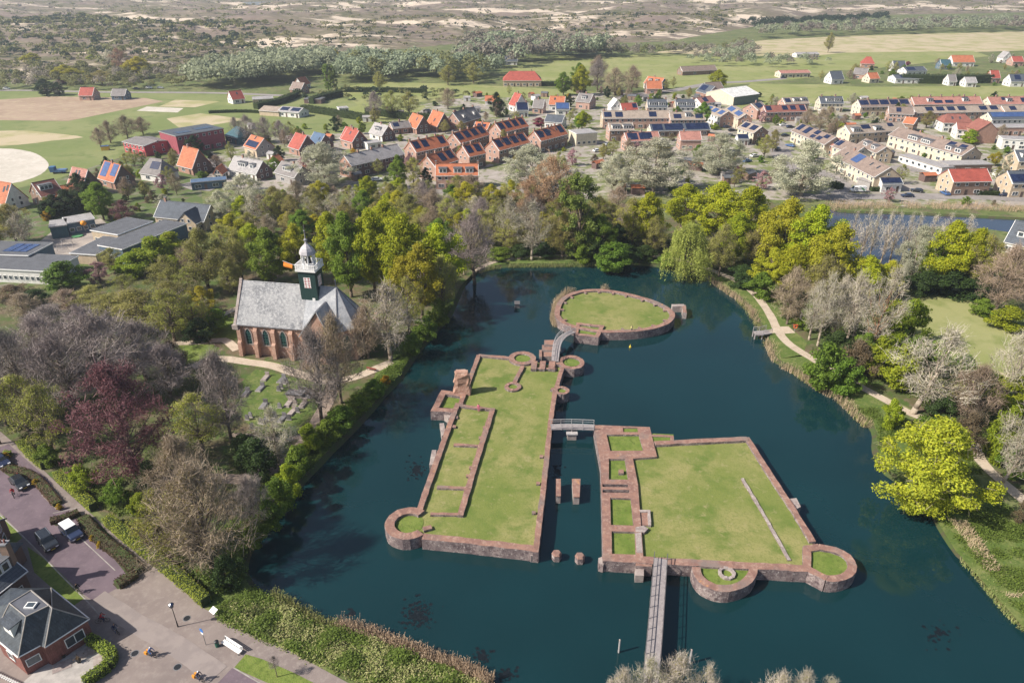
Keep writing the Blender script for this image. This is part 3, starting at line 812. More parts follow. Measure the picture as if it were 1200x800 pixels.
wall_strip('pier', [s(590, 150), s(648, 150)], 1.2, oi, zt=1.6, mats=[MT['stone_grey'], MT['stone_grey']])
wall_strip('pier', [s(646, 148), s(650, 185)], .9, oi, zt=1.6, mats=[MT['coping'], MT['stone_grey']])
cen = P(*s(320, 180), TOPZ)
for k in range(17):
    p = ovw[int((k + .35) / 17 * len(ovw))]
    d = (cen - p); d.z = 0; d.normalize()
    if s(100, 0)[0] < 600 + FPX * p.x / (p.y * CN + 73 * SN) < s(300, 0)[0] and p.y < cen.y: continue
    a, b = p + d * .5, p + d * 1.5
    wall_strip('stub', [(a.x, a.y, 0), (b.x, b.y, 0)], .55, oi, zt=1.96, zb=1.3)

# --- stepped abutment of the upper bridge, pillars and posts in the water
ab = empty('bridge_abutment', (0, 0, 0))
tag(ab, 'stepped brick bridge abutment beside the bent footbridge', 'ruin')
for (x0_, x1_, y0_, y1_, zz) in ((275, 362, 205, 245, 2.4), (256, 358, 248, 292, 1.9), (262, 350, 300, 345, 1.4), (232, 256, 290, 350, 1.7)):
    block('step', [z7(x0_, y1_), z7(x1_, y1_), z7(x1_, y0_), z7(x0_, y0_)], ab, zt=zz, mats=[MT['coping'], MT['stone_grey']])
def water_block(corners, zt, label, name='brick_pillar', hexa=False):
    poly = ccw([P(x, y, zt).xy for x, y in corners])
    g = G(); g.prism(poly, -1.0, [zt + random.uniform(-.06, .06) for _ in poly], 0)
    o = empty(name, (0, 0, 0)); tag(o, label, 'pillar', 'pillars standing in the channel')
    g.build('shaft', MT['stone_grey'], o)
    c = sum((Vector(p) for p in poly), Vector((0, 0))) / len(poly)
    g = G(); g.prism([c + (Vector(p) - c) * 1.06 for p in poly], zt - .02, zt + .14, 0)
    g.build('cap', MT['coping'], o)
    return o
water_block([(651.7, 581), (657, 581), (657, 562), (651.7, 562)], 1.5, 'slim straight brick pillar standing in the water beside a twin pillar')
water_block([(672, 582), (679, 582), (680, 562), (670.5, 562)], 1.5, 'thicker brick pillar with a hooked top standing in the water')
for c, lb in (((652.4, 648), 'squat hexagonal post in the water near the long island corner'), ((679.7, 651), 'squat hexagonal post in the water between the two ruins')):
    cc = P(*c, 1.1)
    o = empty('hexagonal_post', (cc.x, cc.y, 0)); tag(o, lb, 'post', 'hexagonal posts in the channel')
    g = G(); g.lathe([(.72, -1.0), (.70, 1.0)], 6); g.build('shaft', MT['stone'], o)
    g = G(); g.lathe([(.72, .99), (.76, 1.08), (.55, 1.3)], 6); g.build('cap', MT['coping'], o)

# --- footbridges
def bridge(label, pts, width, zt, arch=0.0, rails='both', dark=False, legs=(), group='footbridges of the castle', side_mat=None):
    o = empty('footbridge', (0, 0, 0)); tag(o, label, 'bridge', group)
    w = catmull([P(x, y, zt) for x, y in pts], .8)
    n = len(w)
    for i, p in enumerate(w): p.z = zt + arch * math.sin(math.pi * i / (n - 1))
    side = []
    for i, p in enumerate(w):
        d = (w[min(i + 1, n - 1)] - w[max(i - 1, 0)]); d.z = 0; d.normalize()
        side.append(Vector((-d.y, d.x, 0)))
    g = G()
    for i in range(n - 1):
        a, b = w[i], w[i + 1]; s0, s1 = side[i] * width / 2, side[i + 1] * width / 2
        vs = [a + s0, b + s1, b - s1, a - s0]
        vs = [(p.x, p.y, p.z) for p in vs] + [(p.x, p.y, p.z - .18) for p in vs]
        g.add(vs, [(3, 2, 1, 0), (4, 5, 6, 7), (0, 1, 5, 4), (2, 3, 7, 6)])
    g.build('deck', MT['timber'], o)
    rm = MT['rail_dark'] if dark else MT['rail']
    for sg in ((1, -1) if rails == 'both' else (1,)):
        for hgt, r_ in ((1.05, .06), (.6, .04)):
            g = G()
            for i in range(n - 1):
                a = w[i] + side[i] * sg * width / 2 * .96 + Vector((0, 0, hgt)); b = w[i + 1] + side[i + 1] * sg * width / 2 * .96 + Vector((0, 0, hgt))
                g.tube(a, b, r_, n=4)
            g.build('handrail', rm, o)
        acc = 0
        for i in range(n):
            if i: acc += (w[i] - w[i - 1]).length
            if i == 0 or acc >= 1.55 or i == n - 1:
                acc = 0
                a = w[i] + side[i] * sg * width / 2 * .96
                g = G(); g.tube(a - Vector((0, 0, .25)), a + Vector((0, 0, 1.1)), .06, n=4); g.build('post', rm, o)
    for t in legs:
        p = w[int(t * (n - 1))]
        sd_ = side[int(t * (n - 1))]
        for sg in (1, -1):
            a = p + sd_ * sg * width * .35
            g = G(); g.tube((a.x, a.y, -1.2), (a.x, a.y, zt - .1), .16, n=6); g.build('pile', MT['timber'], o)
    return o
bridge('short pale footbridge with white railings joining the two walled lawns', [(645.5, 500), (670, 499.5), (696, 500.5)], 1.5, 2.15, legs=(.5,))
bridge('bent footbridge leading up to the oval ruin', [(650.5, 423), (652, 411), (655.5, 401), (662, 394), (671.5, 388)], 1.5, 2.2, arch=.5, legs=(.5,))
bridge('long straight timber footbridge running to the reedy near shore', [(774, 654), (770.5, 700), (767, 745), (763, 790), (760, 830)], 1.85, 2.05, dark=True, legs=(.15, .38, .62, .85))
# bridge seat between bridge and the right platform
o = empty('bridge_pier', (0, 0, 0)); tag(o, 'small pale brick pier under the short white footbridge', 'pier')
cc = P(670, 508, 1.0); g = G(); g.box(cc.x - .8, cc.x + .8, cc.y - .6, cc.y + .6, -1, 1.2); g.build('shaft', MT['stone_grey'], o)
g = G(); g.box(cc.x - 1.0, cc.x + 1.0, cc.y - .75, cc.y + .75, 1.2, 1.45); g.build('cap', MT['rail'], o)
# jetty
bridge('small grey viewing jetty beside the gravel path', [(884, 390), (892, 390), (901, 388)], 2.0, 1.25, legs=(.05, .5), group='jetties')
ribbon('footpath', [(900, 388.5), (914, 387)], 1.8, MT['path'], GZ + .04)
# floating pump box and poles in the water
o = empty('duck_house', P(606, 360, 0)); tag(o, 'small dark wooden duck house floating on the shaded water', 'duck house')
g = G(); g.box(-.7, .7, -.6, .6, -.2, .12); g.build('raft', MT['rail_dark'], o)
g = G(); g.box(-.55, .55, -.45, .45, .15, 1.1); g.build('hut', MT['rail_dark'], o)
g = G(); g.prism([(-.7, -.6), (.7, -.6), (.7, .6), (-.7, .6)], 1.1, [1.1, 1.1, 1.5, 1.5]); g.build('roof', MT['rail_dark'], o)
for x, y, h, lb in ((725, 764, 2.2, 'thin pale pole in the open water left of the long bridge'), (808, 777, 2.4, 'thin pale pole in the open water right of the long bridge')):
    p = P(x, y, 0); o = empty('mooring_pole', p); tag(o, lb.replace(' left of', ' west of').replace(' right of', ' east of'), 'pole', 'mooring poles')
    g = G(); g.tube((0, 0, -1), (0, 0, h), .12, .1, 6); g.build('shaft', MT['rail'], o)
    g = G(); g.lathe([(.13, h - .02), (.13, h + .08), (.02, h + .2)], 6); g.build('cap', MT['stone_grey'], o)
o = empty('buoy', P(738.5, 407, 0)); tag(o, 'tiny yellow buoy floating off the oval ruin', 'buoy')
g = G(); g.lathe([(.05, -.25), (.25, -.05), (.28, .15), (.12, .45), (.04, .8)], 8); g.build('float', mat('buoy_yellow', [(.55, .42, .05)], .5), o)
g = G(); g.tube((0, 0, .7), (0, 0, 1.1), .03, n=5); g.build('mast', MT['dark_metal'], o)

# ------------------------------------------------------------------ chapel
E0 = P(276.5, 377.5, 8.3)
ca = RAD(-9.85)
ch = empty('chapel', (E0.x, E0.y, GZ), ca)
tag(ch, 'brick chapel with lichened slate roof, pointed windows and a dark green belfry', 'chapel')
EV, RG, NW = 7.5, 14.9, 10.4                     # eave, ridge (above ground), width
NL, APX = 14.0, 21.2
# walls of nave and choir
g = G()
g.add([(0, 0, 0), (NL, 0, 0), (NL, NW, 0), (0, NW, 0), (0, 0, EV), (NL, 0, EV), (NL, NW, EV), (0, NW, EV), (0, NW / 2, RG - .1), (NL, NW / 2, RG - .1)],
      [(0, 1, 5, 4), (2, 3, 7, 6), (3, 0, 4, 8, 7), (1, 2, 6, 9, 5)])
g.build('nave_wall', MT['chapel_brick'], ch)
apse = [(NL, 0), (APX + 1.5, 0), (APX + 4.4, 1.8), (APX + 5.6, NW / 2), (APX + 4.4, NW - 1.8), (APX + 1.5, NW), (NL, NW)]
g = G(); g.prism(apse, 0, EV - .02); g.build('apse_wall', MT['chapel_brick'], ch)
# roof
def slab(pts, t=.25): return G().solid(pts, t)
ovh = .35
g = G()
sl = (RG - EV) / (NW / 2)
g.solid([(-.05, -ovh, EV - ovh * sl + .15), (NL + 1, -ovh, EV - ovh * sl + .15), (NL + 1, NW / 2, RG + .15), (-.05, NW / 2, RG + .15)], .22)
g.solid([(NL + 1, NW + ovh, EV - ovh * sl + .15), (-.05, NW + ovh, EV - ovh * sl + .15), (-.05, NW / 2, RG + .15), (NL + 1, NW / 2, RG + .15)], .22)
g.build('nave_roof', MT['slate_lichen'], ch)
ap = (APX, NW / 2, RG + .14)
ev = EV - .1
cp = [(NL + .9, -ovh, EV - ovh * sl + .12), (APX + 1.6, -ovh, EV - ovh * sl + .12), (APX + 4.75, 1.6, ev), (APX + 6.0, NW / 2, ev), (APX + 4.75, NW - 1.6, ev), (APX + 1.6, NW + ovh, EV - ovh * sl + .12), (NL + .9, NW + ovh, EV - ovh * sl + .12)]
rdg = (NL + .9, NW / 2, RG + .13)
MT['slate_choir'] = mat('choir_slate', [(.30, .31, .33), ((.40, .405, .42), .6, .42, .6), ((.22, .23, .26), 2.5, .5, .7)], .6, .3, 8, coords='object')
g = G(); g.solid([cp[0], cp[1], ap, rdg], .2); g.solid([cp[5], cp[6], rdg, ap], .2)
for i in range(1, 5): g.solid([cp[i], cp[i + 1], ap], .2)
choir = g.build('choir_roof', MT['slate_choir'], ch)
for i in range(1, 6):
    g = G(); g.tube(Vector(cp[i]) + Vector((0, 0, .1)), Vector(ap) + Vector((0, 0, .06)), .11, n=5); g.build('hip', MT['lead'], choir)
g = G(); g.lathe([(.12, RG), (.09, RG + 1.3), (.22, RG + 1.5), (.03, RG + 1.9)], 6, c=(APX, NW / 2)); g.build('finial', MT['lead'], choir)
# south transept with its own small gable
TX, TD, TRG = 19.4, 1.7, 12.1
fp = [(15.4, 0), (20.5, 0), (20.5, 9.3), (TX, TRG - .1), (15.4, 6.5)]
g = G(); g.add([(x, -TD, z) for x, z in fp] + [(x, 2.6, z) for x, z in fp], [(0, 1, 2, 3, 4), (9, 8, 7, 6, 5), (1, 6, 7, 2), (5, 0, 4, 9), (2, 7, 8, 3), (3, 8, 9, 4)])
g.build('transept_wall', MT['chapel_brick'], ch)
g = G(); g.solid([(15.0, -2.0, 6.25), (TX, -2.0, TRG + .2), (TX, 3.4, TRG + .2), (15.0, -.75, 6.25)][::-1], .2); g.build('transept_roof', MT['slate_choir'], ch)
g = G(); g.solid([(20.8, -2.0, 8.9), (TX, -2.0, TRG + .2), (TX, 3.4, TRG + .2), (20.8, 1.1, 8.9)], .2); g.build('transept_roof', MT['slate_choir'], ch)
g = G(); g.tube((TX, -2.0, TRG + .24), (TX, 3.3, TRG + .24), .1, n=5); g.build('ridge_cap', MT['lead'], ch)
# west gable coping
for sgn in (0, 1):
    y_ = 0 if sgn == 0 else NW
    g = G(); g.solid([(-.45, y_ + (-.5 if sgn == 0 else .5), EV - .45), (.15, y_ + (-.5 if sgn == 0 else .5), EV - .45), (.15, NW / 2, RG + .55), (-.45, NW / 2, RG + .55)] if sgn == 0 else
                     [(.15, y_ + .5, EV - .45), (-.45, y_ + .5, EV - .45), (-.45, NW / 2, RG + .55), (.15, NW / 2, RG + .55)], .35)
    g.build('gable_coping', MT['stone_grey'], ch)
g = G(); g.box(-.7, .6, -.75, .1, EV - 1.4, EV - .4); g.build('kneeler', MT['stone_grey'], ch)
g = G(); g.box(0, NL, -.42, -.05, EV - .52, EV - .3); g.build('gutter', MT['lead'], ch)
# buttresses and pointed windows
def pointed(w, h, d):
    a = [(-w / 2, 0), (w / 2, 0), (w / 2, h * .68), (w * .34, h * .86), (0, h), (-w * .34, h * .86), (-w / 2, h * .68)]
    return a
def window_at(x, y, z, w, h, rz=0.0, parent=ch):
    o = pointed(w + .5, h + .5, 0)
    i_ = [(px_, pz_ + .2) for px_, pz_ in pointed(w, h, 0)]
    g = G(); n = len(o)
    vs = [(a, -.10, b) for a, b in o] + [(a, -.10, b) for a, b in i_] + [(a, .25, b) for a, b in i_] + [(a, .1, b) for a, b in o]
    fs = [(k, (k + 1) % n, n + (k + 1) % n, n + k) for k in range(n)] + [(n + k, n + (k + 1) % n, 2 * n + (k + 1) % n, 2 * n + k) for k in range(n)] + [(k, 3 * n + k, 3 * n + (k + 1) % n, (k + 1) % n) for k in range(n)]
    g.add(vs, fs)
    win = g.build('window', MT['stone_grey'], parent); win.location = (x, y, z); win.rotation_euler = (0, 0, rz)
    g = G(); g.add([(a, -.03, b) for a, b in i_], [tuple(range(n))]); g.build('pane', MT['chapel_glass'], win)
    for k in range(1, 5):
        g = G(); g.box(-w / 2 + .02, w / 2 - .02, -.09, -.04, .2 + h * k / 5.6, .2 + h * k / 5.6 + .1); g.build('glazing_bar', MT['glazing_green'], win)
    g = G(); g.box(-.05, .05, -.1, -.045, .22, h * .92); g.build('mullion', MT['glazing_green'], win)
    return win
MT['chapel_glass'] = mat('green_leaded_glass', [(.01, .03, .035), ((.03, .07, .07), .8, .45, .6)], .12, spec=.6)
MT['glazing_green'] = mat('green_glazing_bar', [(.03, .09, .085)], .5)
for x in (2.35, 6.3, 10.3): window_at(x, -.02, 2.35, 1.25, 3.7)
for x in (.55, 4.3, 8.3, 12.3):
    g = G()
    g.add([(x - .42, -1.35, 0), (x + .42, -1.35, 0), (x + .42, .1, 0), (x - .42, .1, 0), (x - .42, -1.2, 3.2), (x + .42, -1.2, 3.2), (x - .42, -.75, 3.6), (x + .42, -.75, 3.6), (x - .42, -.7, 6.0), (x + .42, -.7, 6.0), (x - .42, 0, 6.9), (x + .42, 0, 6.9)],
          [(0, 1, 5, 4), (4, 5, 7, 6), (6, 7, 9, 8), (8, 9, 11, 10), (1, 2, 11, 9, 7, 5), (3, 0, 4, 6, 8, 10)])
    g.build('buttress', MT['chapel_brick'], ch)
g = G(); g.box(-.06, NL + .04, -.12, .05, 0, 1.5); g.build('plinth', MT['chapel_brick'], ch)
window_at(18.3, -TD - .02, 2.4, 1.4, 3.8)
for k in range(1, 4):
    a, b = Vector(apse[k]).to_3d(), Vector(apse[k + 1]).to_3d()
    d = (b - a).normalized(); c = (a + b) / 2
    window_at(c.x + d.y * .02, c.y - d.x * .02, 2.4, 1.3, 3.6, math.atan2(d.y, d.x))
for p in apse[1:6]:
    g = G(); g.tube((p[0], p[1], 0), (p[0], p[1], 6.2), .55, .38, 4); g.build('buttress', MT['chapel_brick'], ch)
# belfry
TXc, TYc, TH = 15.9, NW / 2, 1.85
tz0, tz1 = RG - 4.2, RG + 3.9
tower = G().box(TXc - TH, TXc + TH, TYc - TH, TYc + TH, tz0, tz1).build('belfry', MT['tower_green'], ch)
MT['shutter_red'] = mat('red_shutter', [(.38, .05, .06)], .6)
def shutters(rz, off):
    c = Vector((TXc, TYc, 0))
    g = G(); g.box(-.72, .72, -.05, .02, tz0 + 4.45, tz0 + 6.75, 0)
    for r_ in range(3):
        for c_ in (-1, 1):
            x_, z_ = c_ * .36, tz0 + 4.83 + r_ * .77
            for sg in (-1, 1):        # hourglass
                g.add([(x_ - .27, -.055, z_ + sg * .31), (x_ + .27, -.055, z_ + sg * .31), (x_, -.055, z_)], [(0, 1, 2) if sg > 0 else (1, 0, 2)], 1)
                g.add([(x_ - .27, -.056, z_ + sg * .31), (x_ - .27, -.056, z_ + sg * .2), (x_ + .27, -.056, z_ + sg * .2), (x_ + .27, -.056, z_ + sg * .31)], [(0, 1, 2, 3) if sg > 0 else (3, 2, 1, 0)], 1)
    me_ = g.mesh('shutter', [MT['white'], MT['shutter_red']])
    o_ = link_mesh('shutter', me_, tower)
    o_.rotation_euler = (0, 0, rz)
    o_.location = c + Vector((math.sin(rz), -math.cos(rz), 0)) * (TH + .03)
for rz in (0, RAD(90), RAD(-90), RAD(180)): shutters(rz, 0)
g = G(); g.box(.9 + TXc - .25, .9 + TXc + .35, TYc - TH - .1, TYc - TH + .02, tz0 + 1.2, tz0 + 2.2); g.build('hatch', MT['white'], tower)
g = G(); g.box(TXc - TH - .35, TXc + TH + .35, TYc - TH - .35, TYc + TH + .35, tz1, tz1 + .35); g.build('cornice', MT['white'], tower)
for sx, sy, ln in ((0, -1, 1), (0, 1, 1), (1, 0, 0), (-1, 0, 0)):
    g = G()
    h0 = tz1 + .35; r_ = TH + .28
    if ln:
        y_ = TYc + sy * r_
        g.box(TXc - r_, TXc + r_, y_ - .07, y_ + .07, h0 + 1.0, h0 + 1.15); g.box(TXc - r_ + .1, TXc + r_ - .1, y_ - .05, y_ + .05, h0, h0 + .12)
        for k in range(11): xx = TXc - r_ + .15 + k * (2 * r_ - .3) / 10; g.box(xx - .08, xx + .08, y_ - .045, y_ + .045, h0 + .12, h0 + 1.0)
    else:
        x_ = TXc + sx * r_
        g.box(x_ - .065, x_ + .065, TYc - r_ + .1, TYc + r_ - .1, h0 + 1.0, h0 + 1.14); g.box(x_ - .045, x_ + .045, TYc - r_ + .12, TYc + r_ - .12, h0, h0 + .11)
        for k in range(11): yy = TYc - r_ + .15 + k * (2 * r_ - .3) / 10; g.box(x_ - .04, x_ + .04, yy - .08, yy + .08, h0 + .12, h0 + 1.0)
    g.build('balustrade', MT['white'], tower)
h0 = tz1 + .35
lan = G().lathe([(1.5, h0), (1.4, h0 + .9)], 8, c=(TXc, TYc), phase=RAD(22.5)).build('lantern', MT['white'], ch)
for k in range(8):
    t = RAD(22.5 + 45 * k)
    g = G(); g.tube((TXc + 1.3 * math.cos(t), TYc + 1.3 * math.sin(t), h0 + .88), (TXc + 1.3 * math.cos(t), TYc + 1.3 * math.sin(t), h0 + 2.9), .16, n=5); g.build('column', MT['white'], lan)
G().lathe([(.55, h0 + .9), (.6, h0 + 1.1), (.5, h0 + 1.9), (.2, h0 + 2.4)], 10, c=(TXc, TYc)).build('bell', MT['dark_metal'], lan)
MT['dome'] = mat('lead_dome', [(.36, .34, .37), ((.46, .44, .46), .9, .4, .6)], .5, coords='object')
dome = G().lathe([(1.65, h0 + 2.88), (1.68, h0 + 3.1), (1.5, h0 + 3.7), (1.15, h0 + 4.3), (.65, h0 + 4.8), (.3, h0 + 5.1), (.2, h0 + 5.5)], 8, c=(TXc, TYc), phase=RAD(22.5)).build('dome', MT['dome'], lan)
G().lathe([(.2, h0 + 5.5), (.42, h0 + 5.75), (.42, h0 + 5.95), (.14, h0 + 6.2), (.1, h0 + 7.6), (.24, h0 + 7.8), (.05, h0 + 8.0), (.03, h0 + 9.2)], 8, c=(TXc, TYc)).build('spire', MT['lead'], lan)
# flag hung from the belfry gallery
flag = empty('flag', (0, 0, 0)); 
M_ = Matrix.Translation((E0.x, E0.y, GZ)) @ Matrix.Rotation(ca, 4, 'Z')
flag.location = M_ @ Vector((TXc - TH - .4, TYc - TH + .2, h0 + .8))
flag.rotation_euler = (0, 0, ca)
tag(flag, 'orange flag flying from the chapel belfry gallery', 'flag')
g = G(); g.tube((0, 0, 0), (-2.6, -.1, .9), .04, n=5); g.build('pole', MT['white'], flag)
g = G(); cols_ = []
for i in range(7):
    t = i / 6
    cols_.append([(-2.5, -.1 + .15 * math.sin(t * 6), .85 - t * 1.25), (-.6, -.1 + .15 * math.sin(t * 6 + 1), .25 - t * 1.1)])
vs = [p for c in cols_ for p in c]
g.add(vs, [(2 * i, 2 * i + 1, 2 * i + 3, 2 * i + 2) for i in range(6)])
me_ = g.mesh('cloth', mat('orange_cloth', [(.72, .23, .03)], .8))
o_ = link_mesh('cloth', me_, flag)
md = o_.modifiers.new('thick', 'SOLIDIFY'); md.thickness = .02

# ------------------------------------------------------------------ trees
def unit(a): return a / np.maximum(np.linalg.norm(a, axis=-1, keepdims=True), 1e-9)

def leaf_quads(c, out, size, rng, aspect=.6, up=.35, droop=0.0):
    n = len(c)
    nr = unit(unit(out) * .7 + rng.normal(size=(n, 3)) * .55 + np.array([0, 0, up]))
    t1 = unit(np.cross(nr, rng.normal(size=(n, 3)))); t2 = np.cross(nr, t1)
    s = size * rng.uniform(.6, 1.3, (n, 1))
    v = np.stack([c + t1 * s, c + t2 * s * aspect, c - t1 * s, c - t2 * s * aspect], 1)
    return v.reshape(-1, 3)

def ribbons(p0, p1, w, rng):
    """thin two-triangle twigs"""
    n = len(p0)
    d = unit(p1 - p0)
    s = unit(np.cross(d, rng.normal(size=(n, 3)))) * w
    v = np.stack([p0 - s, p0 + s, p1 + s * .35, p1 - s * .35], 1)
    return v.reshape(-1, 3)

def quads_of(v): return np.arange(len(v)).reshape(-1, 4)

def limb(g, a, b, r0, r1, rng, sag=.12, seg=3, n=5):
    a, b = Vector(a), Vector(b)
    pts = [a]
    for i in range(1, seg + 1):
        t = i / seg
        p = a.lerp(b, t)
        p.z += math.sin(t * math.pi) * (b - a).length * sag * -.5
        if i < seg: p += Vector(rng.normal(size=3)) * (b - a).length * .05
        pts.append(p)
    for i in range(seg):
        g.tube(pts[i], pts[i + 1], r0 + (r1 - r0) * i / seg, r0 + (r1 - r0) * (i + 1) / seg, n)
    return pts

KIND = {
 #            leaf colours                              n     clusters cr   size  env: radius, z0, z1, shape     trunk
 'lime':   dict(c=((.46, .47, .02), (.28, .35, .02)), n=20000, k=95, cr=.95, s=.135, R=4.3, z0=2.0, z1=10, pw=.75),
 'gold':   dict(c=((.50, .45, .03), (.33, .33, .025)), n=18000, k=90, cr=.9, s=.13, R=4.3, z0=2.0, z1=10, pw=.8),
 'green':  dict(c=((.21, .31, .03), (.12, .19, .022)), n=20000, k=90, cr=.95, s=.135, R=4.2, z0=1.6, z1=10, pw=.75),
 'dark':   dict(c=((.05, .085, .025), (.022, .045, .015)), n=16000, k=90, cr=.9, s=.14, R=4.2, z0=.8, z1=10, pw=.8),
 'olive':  dict(c=((.40, .365, .10), (.26, .25, .07)), n=11000, k=95, cr=.95, s=.11, R=4.3, z0=2.0, z1=10, pw=.75, twig=2200),
 'sparse': dict(c=((.42, .43, .07), (.28, .31, .06)), n=6500, k=80, cr=.85, s=.095, R=4.2, z0=2.4, z1=10, pw=.75, twig=2600),
 'silver': dict(c=((.60, .58, .44), (.43, .43, .31)), n=18000, k=110, cr=.8, s=.105, R=4.6, z0=.9, z1=10, pw=.7, twig=2200, bark='trunk_pale'),
 'copper': dict(c=((.19, .075, .08), (.11, .05, .055)), n=14000, k=100, cr=.85, s=.085, R=4.6, z0=1.2, z1=10, pw=.7, twig=3600),
 'orange': dict(c=((.46, .275, .16), (.32, .205, .13)), n=7000, k=90, cr=.85, s=.10, R=4.3, z0=2.6, z1=10, pw=.75, twig=3000),
 'bare':   dict(c=None, n=0, k=115, cr=1.0, s=.15, R=4.5, z0=2.2, z1=10, pw=.75, twig=8000),
 'barebrown': dict(c=((.24, .19, .07), (.17, .14, .06)), n=1500, k=115, cr=1.0, s=.11, R=4.5, z0=1.6, z1=10, pw=.75, twig=8500),
 'barepale': dict(c=((.30, .28, .12), (.22, .22, .09)), n=700, k=70, cr=.95, s=.11, R=3.8, z0=2.6, z1=10, pw=.9, twig=3800, bark='trunk_pale'),
 'slim': dict(c=((.30, .28, .12), (.22, .22, .09)), n=300, k=40, cr=.9, s=.10, R=3.0, z0=2.6, z1=10, pw=.9, twig=1300, bark='trunk_pale'),
 'poplar': dict(c=((.27, .34, .07), (.14, .20, .04)), n=14000, k=95, cr=.7, s=.13, R=2.9, z0=.9, z1=10, pw=1.0),
 'willow': dict(c=((.40, .42, .10), (.27, .31, .065)), n=0, k=70, cr=.8, s=.12, R=4.4, z0=2.0, z1=10, pw=.7, strands=1300),
 'pink':   dict(c=((.50, .30, .32), (.34, .21, .21)), n=6000, k=70, cr=.8, s=.16, R=4.4, z0=1.2, z1=10, pw=.75),
 'bush':   dict(c=((.21, .31, .035), (.11, .175, .022)), n=8000, k=45, cr=1.5, s=.27, R=5.0, z0=.2, z1=10, pw=.7),
 'limebush': dict(c=((.35, .39, .022), (.21, .28, .02)), n=8000, k=45, cr=1.5, s=.27, R=5.0, z0=.2, z1=10, pw=.7),
 'yellowbush': dict(c=((.50, .47, .035), (.31, .34, .03)), n=26000, k=110, cr=1.0, s=.125, R=5.0, z0=.3, z1=10, pw=.7, twig=800),
 'goldbush': dict(c=((.55, .36, .02), (.36, .25, .015)), n=4000, k=45, cr=1.5, s=.36, R=5.0, z0=.2, z1=10, pw=.7),
 'darkbush': dict(c=((.07, .115, .028), (.036, .065, .018)), n=8000, k=45, cr=1.5, s=.27, R=5.0, z0=.2, z1=10, pw=.7),
 'brownbush': dict(c=((.20, .15, .08), (.13, .10, .055)), n=2500, k=45, cr=1.6, s=.3, R=5.0, z0=.2, z1=10, pw=.7, twig=2500),
 'redbush': dict(c=((.34, .06, .10), (.18, .04, .06)), n=4500, k=45, cr=1.5, s=.36, R=5.0, z0=.2, z1=10, pw=.7),
}
TWIG = {'bare': (.33, .275, .255), 'barebrown': (.38, .295, .215), 'barepale': (.47, .42, .34), 'slim': (.56, .50, .41), 'silver': (.45, .41, .30), 'copper': (.26, .13, .13), 'orange': (.44, .30, .21)}
LEAF = {}
for kname, d in KIND.items():
    if d['c']: LEAF[kname] = leaf_mat('leaves_' + kname, d['c'][0], d['c'][1])
    tw = TWIG.get(kname, (.28, .235, .16))
    LEAF['twig_' + kname] = leaf_mat('twigs_' + kname, tw, tuple(x * .7 for x in tw), trans=0.0, var=.25)

